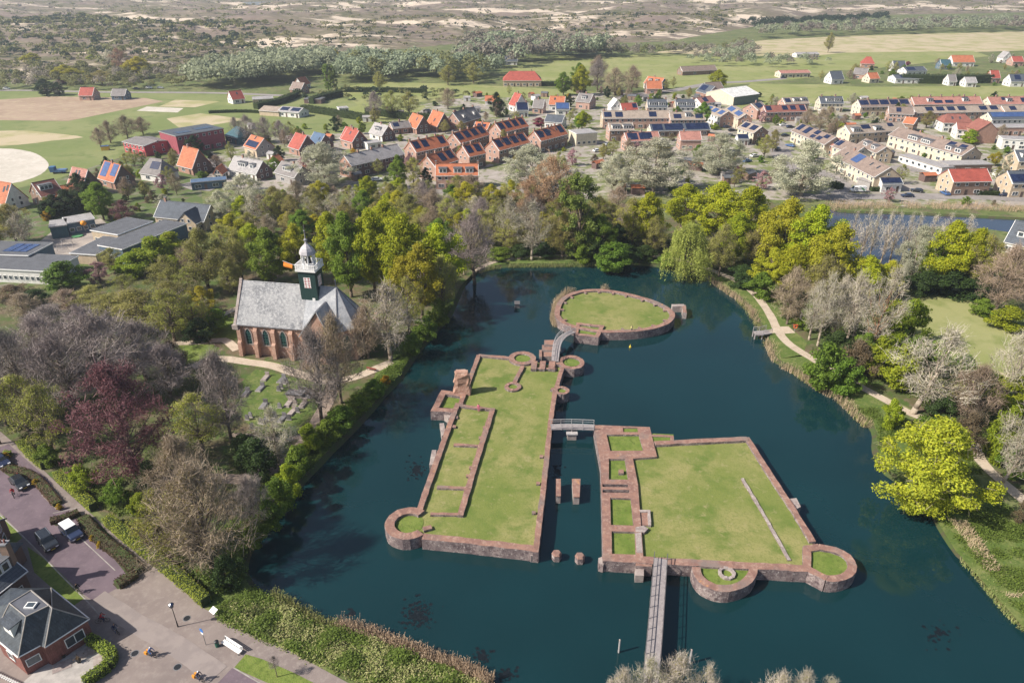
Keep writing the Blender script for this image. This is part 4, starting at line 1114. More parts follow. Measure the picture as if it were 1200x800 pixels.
def gen_tree(kname, seed):
    d = KIND[kname]
    rng = np.random.default_rng(seed)
    R, z0, z1 = d['R'], d['z0'], d['z1']
    # clump centres, biased outwards, in a lumpy envelope
    cs = []
    lob = rng.uniform(0, 6.28, 4)
    while len(cs) < d['k']:
        t = rng.uniform(0, 1)
        z = z0 + (z1 - z0) * t * .94 + .1
        prof = (math.sin(math.pi * min(1, max(0, .10 + .90 * t))) ** d['pw']) if kname != 'poplar' else (.35 + .65 * math.sin(math.pi * (.15 + .75 * t)))
        a = rng.uniform(0, 2 * math.pi)
        rad = R * prof * (1 + .16 * math.sin(3 * a + lob[0] + t * 3) + .12 * math.sin(5 * a + lob[1] - t * 5))
        rr_ = rad * math.sqrt(rng.uniform(.12, 1.0)) - d['cr'] * .5
        if rr_ < 0: rr_ = abs(rr_) * .3
        cs.append((rr_ * math.cos(a), rr_ * math.sin(a), z))
    cs = np.array(cs)
    axis = np.zeros_like(cs); axis[:, 2] = np.clip(cs[:, 2] * .55, 1, 6)
    # trunk and limbs
    g = G()
    is_bush = kname.endswith('bush')
    tr = .24 if not is_bush else .12
    top = 7.5 if kname in ('poplar',) else 5.2
    lean = rng.normal(size=2) * .25
    tp = [Vector((lean[0] * (max(z, 0) / 5) ** 1.3, lean[1] * (max(z, 0) / 5) ** 1.3, z)) for z in np.linspace(-.4, top, 6)]
    for i in range(5):
        g.tube(tp[i], tp[i + 1], tr * (1.25 - .19 * i), tr * (1.25 - .19 * (i + 1)), 7)
    nl = min(len(cs), (26 if kname == 'barepale' else 34) if not is_bush else 8)
    tips = []
    order = rng.permutation(len(cs))[:nl]
    for i in order:
        c = cs[i]
        zz = np.clip(c[2] * rng.uniform(.4, .7), .6, top)
        k = np.interp(zz, [p.z for p in tp], range(6)); b = tp[int(min(k, 4))].lerp(tp[int(min(k, 4)) + 1], k - int(min(k, 4)))
        pts = limb(g, b, c, tr * (.34 if kname not in ('barepale', 'slim') else .24), .014, rng, n=4)
        tips.append(pts)
    trunk = g.mesh('trunk_' + kname, MT[d.get('bark', 'trunk')], smooth=True)
    # foliage and twigs
    V, MI, mats = [], [], []
    if d['n']:
        own = rng.integers(0, len(cs), d['n'])
        off = rng.normal(size=(d['n'], 3)); off = unit(off) * (rng.uniform(0, 1, (d['n'], 1)) ** .45) * d['cr'] * rng.uniform(.7, 1.15, (len(cs), 1))[own]
        off[:, 2] *= .72
        c = cs[own] + off
        ctr = np.array([0, 0, (z0 + z1) * .42])
        q_ = leaf_quads(c, unit(off) * .8 + unit(c - ctr) * .7, d['s'], rng)
        V.append(q_); MI.append(np.full(len(q_) // 4, len(mats))); mats.append(LEAF[kname])
    if d.get('strands'):
        own = rng.integers(0, len(cs), d['strands'])
        for st_ in range(d['strands']):
            a = cs[own[st_]] + rng.normal(size=3) * np.array([.5, .5, .35])
            outw = a * np.array([1, 1, 0]); outw = outw / (np.linalg.norm(outw) + .01)
            ln = rng.uniform(1.0, 3.2) + max(0, 1.0 * np.linalg.norm(a[:2]) - 2.2)
            ln = min(ln, a[2] - .25)
            m_ = max(5, int(ln * 5))
            t = np.linspace(0, 1, m_)[:, None]
            c = a + outw * .5 * np.sqrt(t) + np.array([0, 0, -1]) * ln * t ** 1.2 + rng.normal(size=(m_, 3)) * .07
            q_ = leaf_quads(c, np.tile(outw, (m_, 1)), d['s'] * 1.15, rng, aspect=.5, up=.2)
            V.append(q_); MI.append(np.full(len(q_) // 4, 0))
        mats.append(LEAF[kname])
    if d.get('twig'):
        n1 = d['twig'] // 4
        own = rng.integers(0, len(cs), n1)
        dirs = unit(unit(cs[own] - np.array([0, 0, 3.2])) * .9 + rng.normal(size=(n1, 3)) * .7 + np.array([0, 0, .25]))
        src = cs[own] - dirs * rng.uniform(.2, 1.0, (n1, 1)) + rng.normal(size=(n1, 3)) * .35 * d['cr']
        ln = rng.uniform(.7, 1.5, (n1, 1)) * d['cr']
        end = src + dirs * ln
        q_ = [ribbons(src, end, .021, rng)]
        n2 = d['twig'] - n1
        pk = rng.integers(0, n1, n2)
        s2 = src[pk] + (end[pk] - src[pk]) * rng.uniform(.1, 1, (n2, 1))
        d2 = unit(dirs[pk] + rng.normal(size=(n2, 3)) * .6)
        e2 = s2 + d2 * rng.uniform(.3, .9, (n2, 1)) * d['cr']
        q_.append(ribbons(s2, e2, .012, rng))
        q_ = np.concatenate(q_)
        V.append(q_); MI.append(np.full(len(q_) // 4, len(mats))); mats.append(LEAF['twig_' + kname])
    V = np.concatenate(V); MI = np.concatenate(MI)
    crown = np_mesh('crown_' + kname, V, quads_of(V), mats, MI)
    return trunk, crown, R

PROTO = {}
def proto(kname, i):
    key = (kname, i)
    if key not in PROTO: PROTO[key] = gen_tree(kname, hash_seed(kname) + i * 37)
    return PROTO[key]
def hash_seed(s_): return sum((i + 1) * ord(c) for i, c in enumerate(s_)) % 9973

TNAME = dict(silver='silver_willow', willow='weeping_willow', copper='copper_beech', poplar='poplar', dark='evergreen_tree', bare='bare_tree', barebrown='bare_tree', barepale='bare_tree', slim='bare_tree', pink='blossom_tree', olive='budding_tree', sparse='budding_tree', orange='budding_tree')
NVAR = dict(lime=3, olive=3, bare=3, green=2, silver=2, barepale=3, barebrown=2, sparse=2)
TREES = []
def plant(kname, p, h, w, label, group, cat='tree', name=None, lean=(0, 0), bark=None):
    i = random.randrange(NVAR.get(kname, 2 if cat == 'tree' else 2))
    tm, cm, R = proto(kname, i)
    name = name or (TNAME.get(kname, 'leafy_tree') if cat == 'tree' else 'shrub')
    o = empty(name, p, random.uniform(0, 6.28)); tag(o, label, cat, group)
    s_ = w / (2 * R)
    o.scale = (s_ * random.uniform(.93, 1.07), s_ * random.uniform(.93, 1.07), h / 10.0)
    if lean != (0, 0):
        o.rotation_euler = (lean[0], lean[1], random.uniform(-.4, .4))
    t_ = link_mesh('trunk' if cat == 'tree' else 'stem', tm, o)
    if bark:
        t_.material_slots[0].link = 'OBJECT'; t_.material_slots[0].material = MT[bark]
    link_mesh('crown' if cat == 'tree' else 'foliage', cm, o)
    TREES.append((p[0], p[1], w / 2))
    return o

def tree(kname, bx, by, ty, wpx, label, group, cat='tree', name=None, lean=(0, 0), bark=None, z=GZ):
    p = P(bx, by, z)
    h = max(1.0, height_to(p, ty))
    mid = Vector((p.x, p.y, p.z + h * .6))
    return plant(kname, p, h, wpx / pxm(mid), label, group, cat, name, lean, bark)

DESC = {'lime': 'bright lime green leafy tree', 'gold': 'yellow gold budding tree', 'green': 'fresh green leafy tree', 'dark': 'dark evergreen tree', 'olive': 'olive brown budding tree', 'sparse': 'thinly leafed yellow green tree', 'silver': 'pale silvery willow',
        'copper': 'dark red copper beech', 'orange': 'rusty orange budding tree', 'bare': 'bare grey branched tree', 'barebrown': 'bare tree with brown twigs', 'barepale': 'bare tree with pale branches', 'poplar': 'tall narrow green poplar', 'willow': 'weeping willow', 'pink': 'pink blossoming tree',
        'bush': 'green leafy shrub', 'limebush': 'bright lime shrub', 'yellowbush': 'bright yellow shrub', 'goldbush': 'golden yellow flowering shrub', 'darkbush': 'dark green shrub', 'brownbush': 'brown twiggy shrub', 'redbush': 'deep pink flowering shrub'}

# ---- the wood by the street and chapel
W1 = 'trees of the wood by the street'
tree('copper', 160, 560, 425, 128, 'large dark red copper beech in the wood by the street', W1)
for bx, by, ty, w in ((88, 483, 393, 100), (132, 470, 372, 125), (30, 478, 388, 85), (12, 448, 392, 65), (172, 445, 378, 95), (58, 440, 372, 80), (110, 425, 360, 80), (200, 465, 405, 70), (0, 520, 440, 60)):
    tree('bare', bx, by, ty, w, 'bare grey branched tree in the street wood', W1)
for bx, by, ty, w in ((62, 530, 452, 80), (35, 505, 440, 75), (8, 500, 445, 60)):
    tree('sparse', bx, by, ty, w, 'thinly leafed yellow green tree behind the hedge', W1)
tree('sparse', 238, 528, 462, 80, 'thinly leafed green tree between the copper beech and the graves', W1)
tree('bare', 272, 520, 412, 75, 'bare tree with a dark trunk west of the graves', W1)
tree('barepale', 328, 546, 478, 60, 'slim bare tree at the path bend near the pond', W1)
tree('barebrown', 250, 668, 548, 125, 'broad brown twigged tree beside the hedge and the pond corner', W1)
tree('barebrown', 222, 600, 512, 85, 'smaller brown twigged tree behind the broad one by the pond corner', W1)
tree('sparse', 200, 655, 575, 75, 'grey green thin tree leaning over the clipped hedge', W1)
tree('bare', 300, 620, 560, 55, 'thin bare tree on the pond corner bank', W1)
for bx, by, ty, w, k in ((205, 400, 338, 66, 'sparse'), (230, 395, 345, 55, 'sparse'), (165, 388, 340, 85, 'olive'), (130, 370, 345, 60, 'olive'), (205, 372, 330, 60, 'olive')):
    tree(k, bx, by, ty, w, f'{DESC[k]} between the school and the chapel', 'trees between the school and the chapel')
for k, bx, by, ty, w in (('sparse', 225, 350, 312, 44), ('olive', 265, 320, 282, 40), ('sparse', 262, 300, 262, 44), ('barebrown', 228, 320, 285, 40), ('gold', 240, 372, 335, 40), ('olive', 110, 360, 335, 50), ('barebrown', 80, 365, 340, 44), ('sparse', 150, 350, 322, 40), ('barebrown', 30, 372, 345, 50), ('bare', 60, 392, 360, 60), ('olive', 272, 345, 305, 34), ('lime', 300, 312, 262, 44), ('gold', 275, 285, 250, 40)):
    tree(k, bx, by, ty, w, f'{DESC[k]} in the school wood', 'trees between the school and the chapel')
tree('olive', 245, 340, 268, 66, 'round olive budding tree northwest of the chapel', 'trees behind the chapel')
tree('limebush', 185, 318, 278, 58, 'bright lime green shrub mass beside the school roof', 'shrubs round the school', 'shrub')
tree('limebush', 160, 325, 296, 44, 'bright lime green shrub mass beside the school roof', 'shrubs round the school', 'shrub')
tree('limebush', 205, 305, 272, 44, 'bright lime green shrub mass beside the school roof', 'shrubs round the school', 'shrub')
tree('olive', 200, 345, 300, 52, 'grey olive tree beside the lime shrubs', 'trees behind the chapel')
tree('bush', 78, 340, 306, 50, 'rounded fresh green shrub in front of the school windows', 'shrubs round the school', 'shrub')
tree('pink', 118, 332, 306, 38, 'pink blossoming tree beside the school', 'trees round the school')
tree('olive', 135, 318, 290, 36, 'small olive tree at the school roof corner', 'trees round the school')
tree('darkbush', 45, 362, 340, 40, 'dark green shrub below the school', 'shrubs round the school', 'shrub')
tree('brownbush', 15, 350, 335, 50, 'brown hedge shrub below the school', 'shrubs round the school', 'shrub')
tree('green', 122, 258, 213, 40, 'round deep green tree beside the dark hedge', 'trees round the school')
tree('copper', 148, 262, 234, 36, 'small copper leaved tree in the gardens', 'trees round the school')
for bx, by, ty, w in ((98, 240, 202, 34), (80, 250, 222, 34), (66, 252, 228, 30), (108, 250, 215, 28), (56, 255, 236, 26)):
    tree('dark', bx, by, ty, w, 'dark evergreen tree forming the screen behind the schoolyard', 'evergreens behind the schoolyard')
for bx, by, ty, w in ((20, 285, 238, 48), (2, 290, 240, 46)):
    tree('olive', bx, by, ty, w, 'brown olive tree over the school roof', 'trees round the school')
tree('barepale', 32, 292, 250, 40, 'pale bare willow over the schoolyard', 'trees round the school')

# ---- round the chapel
tree('bare', 377, 496, 388, 78, 'bare tree with a slim trunk in front of the chapel', 'bare trees in front of the chapel')
tree('barebrown', 400, 472, 372, 72, 'bare brown tree before the chapel transept', 'bare trees in front of the chapel')
tree('barepale', 458, 422, 334, 75, 'pale bare tree by the pond east of the chapel', 'bare trees in front of the chapel')
tree('barebrown', 432, 420, 360, 50, 'brown bare tree tucked against the chapel apse', 'bare trees in front of the chapel')
B1 = 'trees behind the chapel'
for k, bx, by, ty, w, lb in (('green', 320, 335, 268, 58, 'fresh green round tree close behind the nave'), ('olive', 285, 330, 270, 44, 'greyish tree left of the fresh green one behind the nave'), ('gold', 352, 330, 262, 46, 'golden tree behind the belfry'),
        ('green', 412, 348, 250, 66, 'broad deep green tree behind the chapel choir'), ('lime', 392, 330, 248, 52, 'lime green tree behind the chapel choir'), ('lime', 440, 345, 246, 66, 'lime green tree above the chapel apse'),
        ('lime', 478, 352, 252, 80, 'large lime green tree on the pond bank beyond the apse'), ('lime', 516, 350, 262, 72, 'large lime green tree leaning over the shaded water'), ('gold', 495, 375, 285, 66, 'yellow gold tree low on the pond bank'), ('olive', 520, 368, 300, 46, 'olive tree at the water edge below the lime trees'),
        ('lime', 455, 310, 236, 60, 'lime green tree deep in the wood behind the chapel'), ('sparse', 480, 392, 325, 50, 'thin green tree on the bank by the pale bare tree')):
    tree(k, bx, by, ty, w, lb.replace(' left of', ' next to'), B1)
tree('bare', 556, 330, 252, 66, 'bare branched tree at the pond corner by the lime trees', B1)
tree('barepale', 544, 322, 270, 30, 'slim pale tree at the pond corner', B1)

# ---- belt of wood north of the pond
belt = [(282, 262), (335, 240), (430, 232), (560, 236), (640, 246), (700, 252), (745, 262), (752, 286), (690, 292), (600, 297), (560, 305), (530, 300), (450, 268), (380, 285), (300, 285)]
rb = random.Random(11)
n_, tries = 0, 0
spots = []
while n_ < 120 and tries < 4000:
    tries += 1
    x, y = rb.uniform(280, 755), rb.uniform(230, 306)
    if not in_poly(x, y, belt): continue
    p = P(x, y)
    if any((p.x - a) ** 2 + (p.y - b) ** 2 < 4.3 ** 2 for a, b in spots): continue
    spots.append((p.x, p.y)); n_ += 1
    k = rb.choices(['olive', 'barebrown', 'sparse', 'lime', 'barepale', 'green', 'gold', 'bare'], [26, 12, 26, 14, 7, 8, 8, 3])[0]
    h = rb.uniform(6.5, 11) if k != 'lime' else rb.uniform(6, 9)
    plant(k, p, h, h * rb.uniform(.8, 1.1), f'{DESC[k]} in the north wood', 'wood north of the pond')
for k, bx, by, ty, w, lb in (('orange', 645, 258, 182, 70, 'rusty orange budding tree before the terrace rows'), ('poplar', 676, 302, 200, 54, 'tall narrow green poplar on the north bank'), ('barepale', 598, 292, 232, 40, 'slim pale trunked tree north of the pond path'), ('barepale', 623, 305, 236, 46, 'slim tree standing on the north bank path'),
        ('olive', 659, 302, 246, 44, 'olive tree beside the tall poplar'), ('green', 702, 302, 250, 46, 'dense green tree beside the tall poplar'), ('lime', 756, 292, 226, 50, 'lime tree behind the weeping willow'), ('sparse', 738, 292, 232, 50, 'thin olive tree north of the bank'),
        ('dark', 722, 300, 262, 34, 'dark tree in the north bank shade'), ('olive', 765, 300, 252, 34, 'grey green tree beside the weeping willow'), ('orange', 622, 262, 205, 44, 'small rusty tree beside the larger rusty one')):
    tree(k, bx, by, ty, w, lb, 'trees on the north bank')
for bx, by, ty, w, k in ((718, 316, 284, 44, 'bush'), (683, 308, 286, 22, 'bush'), (700, 306, 280, 40, 'darkbush'), (735, 306, 286, 34, 'darkbush'), (755, 304, 288, 30, 'darkbush'), (640, 299, 284, 34, 'darkbush'), (610, 300, 286, 30, 'darkbush'), (585, 304, 290, 28, 'bush'), (780, 312, 296, 26, 'bush')):
    tree(k, bx, by, ty, w, f'{DESC[k]} on the north bank of the pond', 'shrubs on the north bank', 'shrub')
# big pale willows in front of the village
for bx, by, ty, w, lb in ((765, 224, 160, 105, 'huge silvery willow before the village terraces'), (620, 222, 168, 72, 'silvery willow before the brick terraces'), (938, 230, 163, 92, 'silvery willow at the canal street'), (382, 218, 166, 72, 'round silvery willow by the grey roofed houses'), (290, 250, 203, 62, 'silvery willow beside the gabled cream house'), (262, 262, 222, 36, 'smaller silvery willow beside the gabled cream house'), (842, 205, 155, 66, 'silvery willow before the parked cars'), (720, 225, 180, 50, 'low silvery willow beside the huge one')):
    tree('silver', bx, by, ty, w, lb, 'silvery willows along the village edge')
tree('pink', 892, 222, 200, 24, 'pink blossoming tree at the canal end of the willows', 'village trees')

# ---- right bank
R1 = 'trees east of the pond'
for k, bx, by, ty, w, lb in (('lime', 800, 272, 216, 60, 'bright lime tree behind the weeping willow'), ('lime', 838, 285, 214, 70, 'bright lime tree in the row north of the east path'), ('lime', 872, 290, 218, 66, 'bright lime tree in the row north of the east path'), ('lime', 860, 310, 250, 50, 'small lime tree over the footpath start'),
        ('gold', 912, 322, 232, 78, 'yellow gold tree in the grove by the canal'), ('lime', 945, 332, 240, 78, 'large lime tree in the grove by the canal'), ('gold', 970, 345, 262, 70, 'yellow gold tree next to the meadow grove'), ('lime', 925, 345, 288, 64, 'low lime tree above the footpath fork'), ('gold', 900, 342, 290, 52, 'yellow gold tree above the footpath fork'),
        ('olive', 885, 318, 262, 44, 'grey olive tree behind the footpath fork'), ('olive', 960, 360, 300, 56, 'olive tree behind the pale bare clump'), ('lime', 1008, 352, 300, 54, 'lime tree at the meadow corner'), ('gold', 1035, 350, 305, 40, 'yellow gold tree at the meadow corner'),
        ('olive', 842, 324, 262, 42, 'slim olive birch by the footpath start'), ('silver', 1066, 332, 262, 52, 'silvery green tree at the canal bend'), ('lime', 1100, 338, 258, 62, 'bright green tree on the far side of the meadow'), ('lime', 1130, 338, 268, 56, 'bright green tree on the far side of the meadow'), ('green', 1085, 336, 285, 44, 'deep green tree on the far side of the meadow'),
        ('sparse', 1140, 345, 275, 50, 'leaning thin tree at the meadow edge'), ('olive', 1190, 350, 285, 50, 'olive tree by the white gabled house'), ('olive', 1160, 330, 285, 40, 'olive tree by the white gabled house')):
    tree(k, bx, by, ty, w, lb, R1)
tree('barebrown', 1167, 362, 288, 66, 'brown bare tree standing on the meadow edge', R1)
tree('willow', 803, 322, 260, 62, 'bright weeping willow hanging over the pond', R1)
for bx, by, ty in ((992, 306, 248), (1006, 312, 246), (1018, 304, 246), (1030, 314, 248), (1042, 308, 250), (1054, 312, 250), (1066, 304, 250), (1085, 300, 252), (1105, 292, 250), (1128, 290, 252)):
    tree('slim', bx, by, ty, 26, 'slim pale bare tree standing along the canal', 'slim bare trees along the canal')
for bx, by, ty, w, lb in ((958, 405, 322, 46, 'pale bare tree in the clump by the footpath'), (975, 400, 325, 44, 'pale bare tree in the clump by the footpath'), (990, 408, 322, 46, 'pale bare tree in the clump by the footpath'), (948, 398, 330, 40, 'pale bare tree in the clump by the footpath'), (1000, 395, 330, 44, 'pale bare tree in the clump by the footpath')):
    tree('barepale', bx, by, ty, w, lb, 'pale bare clump by the footpath')
tree('barebrown', 922, 380, 316, 48, 'brown bare tree standing alone by the footpath', R1)
tree('barepale', 1015, 418, 315, 62, 'bare tree with an orange trunk by the meadow corner', R1, bark='trunk_orange', lean=(0, .10))
tree('barepale', 1070, 484, 384, 108, 'big leaning bare tree beside the lower footpath', R1, lean=(.0, .16))
tree('barepale', 1172, 474, 382, 70, 'pale forked bare tree below the meadow', R1, lean=(0, .1))
tree('barepale', 1170, 572, 470, 64, 'white stemmed bare tree leaning by the path end', R1, lean=(0, .22))
tree('barepale', 1200, 560, 450, 80, 'white stemmed bare tree in the lower thicket past the path end', R1)
tree('barebrown', 1130, 500, 430, 62, 'brown twiggy tree beside the lower footpath', R1)
tree('yellowbush', 1078, 592, 492, 128, 'huge bright yellow shrub hanging over the water', 'shrubs east of the pond', 'shrub')
for k, bx, by, ty, w in (('limebush', 1042, 420, 375, 52), ('limebush', 1025, 440, 395, 50), ('limebush', 1050, 455, 405, 55), ('bush', 962, 450, 402, 52), ('bush', 988, 460, 420, 44), ('bush', 1065, 440, 395, 50), ('bush', 1100, 470, 425, 60), ('bush', 1120, 455, 415, 55), ('limebush', 1125, 480, 440, 50),
        ('limebush', 1168, 540, 476, 44), ('limebush', 1185, 480, 440, 60), ('bush', 1150, 470, 435, 50), ('limebush', 1040, 500, 468, 28), ('bush', 1090, 440, 400, 50), ('brownbush', 1000, 440, 400, 46), ('darkbush', 1100, 500, 465, 44), ('brownbush', 1128, 530, 485, 48), ('bush', 1190, 560, 520, 50), ('brownbush', 1191, 612, 586, 18),
        ('limebush', 1060, 405, 352, 48), ('limebush', 1040, 398, 352, 40), ('bush', 890, 350, 318, 40), ('darkbush', 870, 335, 312, 44), ('darkbush', 930, 372, 340, 40), ('bush', 1010, 425, 390, 40), ('darkbush', 975, 425, 390, 44), ('bush', 945, 385, 355, 34), ('darkbush', 1110, 345, 318, 60), ('darkbush', 1080, 345, 318, 50), ('limebush', 1180, 385, 360, 50), ('bush', 1150, 370, 350, 30), ('bush', 1082, 520, 490, 40), ('darkbush', 1140, 350, 325, 44)):
    tree(k, bx, by, ty, w, f'{DESC[k]} in the thicket east of the footpath', 'shrubs east of the pond', 'shrub')
# ---- left bank shrubs
for k, bx, by, ty, w in (('limebush', 365, 530, 498, 34), ('bush', 350, 560, 522, 40), ('limebush', 340, 580, 545, 36), ('bush', 330, 600, 560, 40), ('bush', 318, 620, 585, 36), ('bush', 385, 520, 492, 34), ('bush', 400, 505, 476, 34), ('darkbush', 305, 560, 515, 50), ('darkbush', 290, 545, 510, 40), ('bush', 300, 640, 605, 34), ('darkbush', 180, 575, 540, 36),
        ('darkbush', 270, 690, 650, 44), ('bush', 420, 485, 462, 30), ('goldbush', 452, 450, 440, 14), ('bush', 440, 465, 445, 26), ('bush', 500, 398, 370, 34), ('bush', 515, 380, 350, 30), ('bush', 485, 415, 390, 26), ('darkbush', 235, 400, 372, 40), ('bush', 255, 388, 362, 34), ('bush', 228, 372, 350, 34), ('brownbush', 205, 430, 400, 34), ('limebush', 100, 575, 545, 34), ('bush', 140, 588, 562, 34), ('limebush', 170, 602, 578, 30), ('bush', 60, 545, 520, 30), ('brownbush', 185, 640, 608, 40), ('brownbush', 230, 640, 600, 44)):
    tree(k, bx, by, ty, w, f'{DESC[k]} growing on the western bank and wood floor', 'shrubs west of the pond', 'shrub')
# bare shrubs whose tops rise on the near shore
for bx, by, ty, w in ((755, 838, 772, 60), (790, 838, 770, 64), (820, 842, 780, 46), (725, 842, 786, 50), (905, 846, 790, 50), (930, 848, 788, 50), (960, 850, 796, 44)):
    tree('barepale', bx, by, ty, w, 'bare twiggy sapling on the near shore at the bridge foot', 'saplings on the near shore')

# ------------------------------------------------------------------ buildings
FOOT = []                                        # footprints, to keep gardens clear
_win = {}
def window_mesh(w, h):
    key = (round(w, 2), round(h, 2))
    if key not in _win:
        g = G(); t = .09
        g.box(0, w, -.05, .06, 0, t, 0); g.box(0, w, -.05, .06, h - t, h, 0); g.box(0, t, -.05, .06, t, h - t, 0); g.box(w - t, w, -.05, .06, t, h - t, 0)
        if w > 1.5: g.box(w / 2 - .04, w / 2 + .04, -.05, .06, t, h - t, 0)
        fr = g.mesh('window', MT['white'])
        pn = G().add([(t, -.01, t), (w - t, -.01, t), (w - t, -.01, h - t), (t, -.01, h - t)], [(0, 1, 2, 3)]).mesh('pane', MT['glass'])
        _win[key] = (fr, pn)
    return _win[key]

def add_window(parent, x, y, z, w, h, rz=0.0):
    """centred on x, in a wall whose outward side is local -y before the turn rz"""
    fr, pn = window_mesh(w, h)
    o = link_mesh('window', fr, parent)
    d = Vector((math.cos(rz), math.sin(rz), 0))
    o.location = Vector((x, y, z)) - d * w / 2
    o.rotation_euler = (0, 0, rz)
    link_mesh('pane', pn, o)
    return o

_boxm = {}
def box_part(name, x0, x1, y0, y1, z0, z1, m, parent):
    key = (round(x1 - x0, 2), round(y1 - y0, 2), round(z1 - z0, 2), m.name)
    if key not in _boxm: _boxm[key] = G().box(0, x1 - x0, 0, y1 - y0, 0, z1 - z0).mesh(name, m)
    o = link_mesh(name, _boxm[key], parent); o.location = (x0, y0, z0)
    return o

def house(A, B, W, ev, rg, wall, roof, label, cat='house', group=None, n=1, solar=(), chim=(), dorm=(), gf=False, hip=0.0, flat=False, gable=None, solar_m='solar', win=True, back_dorm=(), skylight=(), name=None, door=True, gwin=2, shaded_m=None):
    """A, B: the ends of the visible eave, surveyed at eave height; W: depth away from it"""
    z = GZ + ev
    a, b = P(*A, z), P(*B, z)
    d = (b - a); d.z = 0
    if gf:
        nrm = Vector((-d.y, d.x, 0)).normalized()
        L, Wd = W, d.length
        org, ax = b, nrm
    else:
        L, Wd = d.length, W
        org, ax = a, d.normalized()
    rz = math.atan2(ax.y, ax.x)
    o = empty(name or {'house': 'house', 'terrace': 'terraced_houses', 'school': 'school_wing', 'barn': 'barn', 'hall': 'hall', 'shed': 'shed', 'garage': 'garage_row'}.get(cat, 'house'), (org.x, org.y, GZ), rz)
    tag(o, label, cat, group)
    lf = Vector((-ax.y, ax.x, 0))
    c = org + ax * L / 2 + lf * Wd / 2
    FOOT.append((c.x, c.y, rz, L / 2 + 1.2, Wd / 2 + 1.2))
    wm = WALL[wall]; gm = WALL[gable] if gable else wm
    rm = ROOF[roof]
    W = Wd; H = W / 2
    if flat:
        g = G(); g.box(0, L, 0, W, 0, ev - .02); g.build('wall', wm, o)
        g = G(); g.box(-.25, L + .25, -.25, W + .25, ev - .02, ev + .28); g.build('fascia', MT['white'] if flat == 'white' else WALL['grey'], o)
        g = G(); g.box(-.1, L + .1, -.1, W + .1, ev + .281, ev + .33); g.build('roof', rm, o)
        zr = lambda y: ev + .34
        k = 0
    else:
        g = G()
        g.add([(0, 0, 0), (L, 0, 0), (L, W, 0), (0, W, 0), (0, 0, ev), (L, 0, ev), (L, W, ev), (0, W, ev)], [(0, 1, 5, 4), (2, 3, 7, 6), (4, 5, 6, 7)])
        if shaded_m: g.build('wall', [WALL[shaded_m]], o)  # long walls in a darker wall colour that stands in for shade
        else: g.build('wall', wm, o)
        k = (rg - ev) / H
        hx = hip * H
        if hip: ga = [(0, 0, 0), (0, W, 0), (0, W, ev), (0, 0, ev)]; gb = [(L, 0, 0), (L, W, 0), (L, W, ev), (L, 0, ev)]
        else: ga = [(0, 0, 0), (0, W, 0), (0, W, ev), (0, H, rg - .05), (0, 0, ev)]; gb = [(L, 0, 0), (L, W, 0), (L, W, ev), (L, H, rg - .05), (L, 0, ev)]
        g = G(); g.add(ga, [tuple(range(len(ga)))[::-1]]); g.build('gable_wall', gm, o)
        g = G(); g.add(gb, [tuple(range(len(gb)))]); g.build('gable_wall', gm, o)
        e = .35; t = .2
        g = G()
        ze = ev - e * k + t
        if hip:
            e2 = e
            A0, B0, C0, D0 = (-e, -e, ze), (L + e, -e, ze), (L + e, W + e, ze), (-e, W + e, ze)
            r0, r1 = (hx, H, rg + t), (L - hx, H, rg + t)
            g.solid([A0, B0, r1, r0], t); g.solid([C0, D0, r0, r1], t); g.solid([D0, A0, r0], t); g.solid([B0, C0, r1], t)
        else:
            g.solid([(-.2, -e, ze), (L + .2, -e, ze), (L + .2, H, rg + t), (-.2, H, rg + t)], t)
            g.solid([(L + .2, W + e, ze), (-.2, W + e, ze), (-.2, H, rg + t), (L + .2, H, rg + t)], t)
        ro = g.build('roof', rm, o)
        g = G(); g.tube((hx - .15, H, rg + t + .02), (L - hx + .15, H, rg + t + .02), .13, n=5); g.build('ridge', rm, o)
        g = G(); g.box(-.2, L + .2, -e - .12, -e + .02, ze - .2, ze - .06); g.build('gutter', MT['white'], o)
        if not hip and not gf and ev > 2.6:
            for xx in (-.24, L + .12):
                g = G(); g.solid([(xx, -e, ze + .02), (xx + .12, -e, ze + .02), (xx + .12, H, rg + t + .03), (xx, H, rg + t + .03)], .28); g.build('bargeboard', MT['white'], ro)
        zr = lambda y: ev + k * y + t
    u = L / n
    # chimneys on the ridge at the given fractions
    for cx in chim:
        x_ = cx * L
        cp_ = box_part('chimney', x_ - .35, x_ + .35, H - .3, H + .3, (rg if not flat else ev) - .5, (rg if not flat else ev) + 1.25, WALL['brick'], o)
        box_part('chimney_cap', -.05, .75, -.05, .65, 1.75, 1.87, MT['lead'], cp_)
    # solar arrays lying on the front slope: (x0, x1) fractions of the length, (y0, y1) of the slope
    for sp in solar:
        x0_, x1_ = sp[0] * L, sp[1] * L
        y0_, y1_ = (sp[2], sp[3]) if len(sp) > 2 else (.2, .85)
        Y0, Y1 = (y0_ * H, y1_ * H) if not flat else (y0_ * W, y1_ * W)
        g = G(); g.solid([(x0_, Y0, zr(Y0) + .12), (x1_, Y0, zr(Y0) + .12), (x1_, Y1, zr(Y1) + .12), (x0_, Y1, zr(Y1) + .12)], .06)
        g.build('solar_array', MT[solar_m], o)
    for sp in skylight:
        x0_ = sp[0] * L; Y0, Y1 = sp[1] * H, (sp[1] + .28) * H
        g = G(); g.solid([(x0_, Y0, zr(Y0) + .1), (x0_ + .9, Y0, zr(Y0) + .1), (x0_ + .9, Y1, zr(Y1) + .1), (x0_, Y1, zr(Y1) + .1)], .08); g.build('skylight', MT['glass'], o)
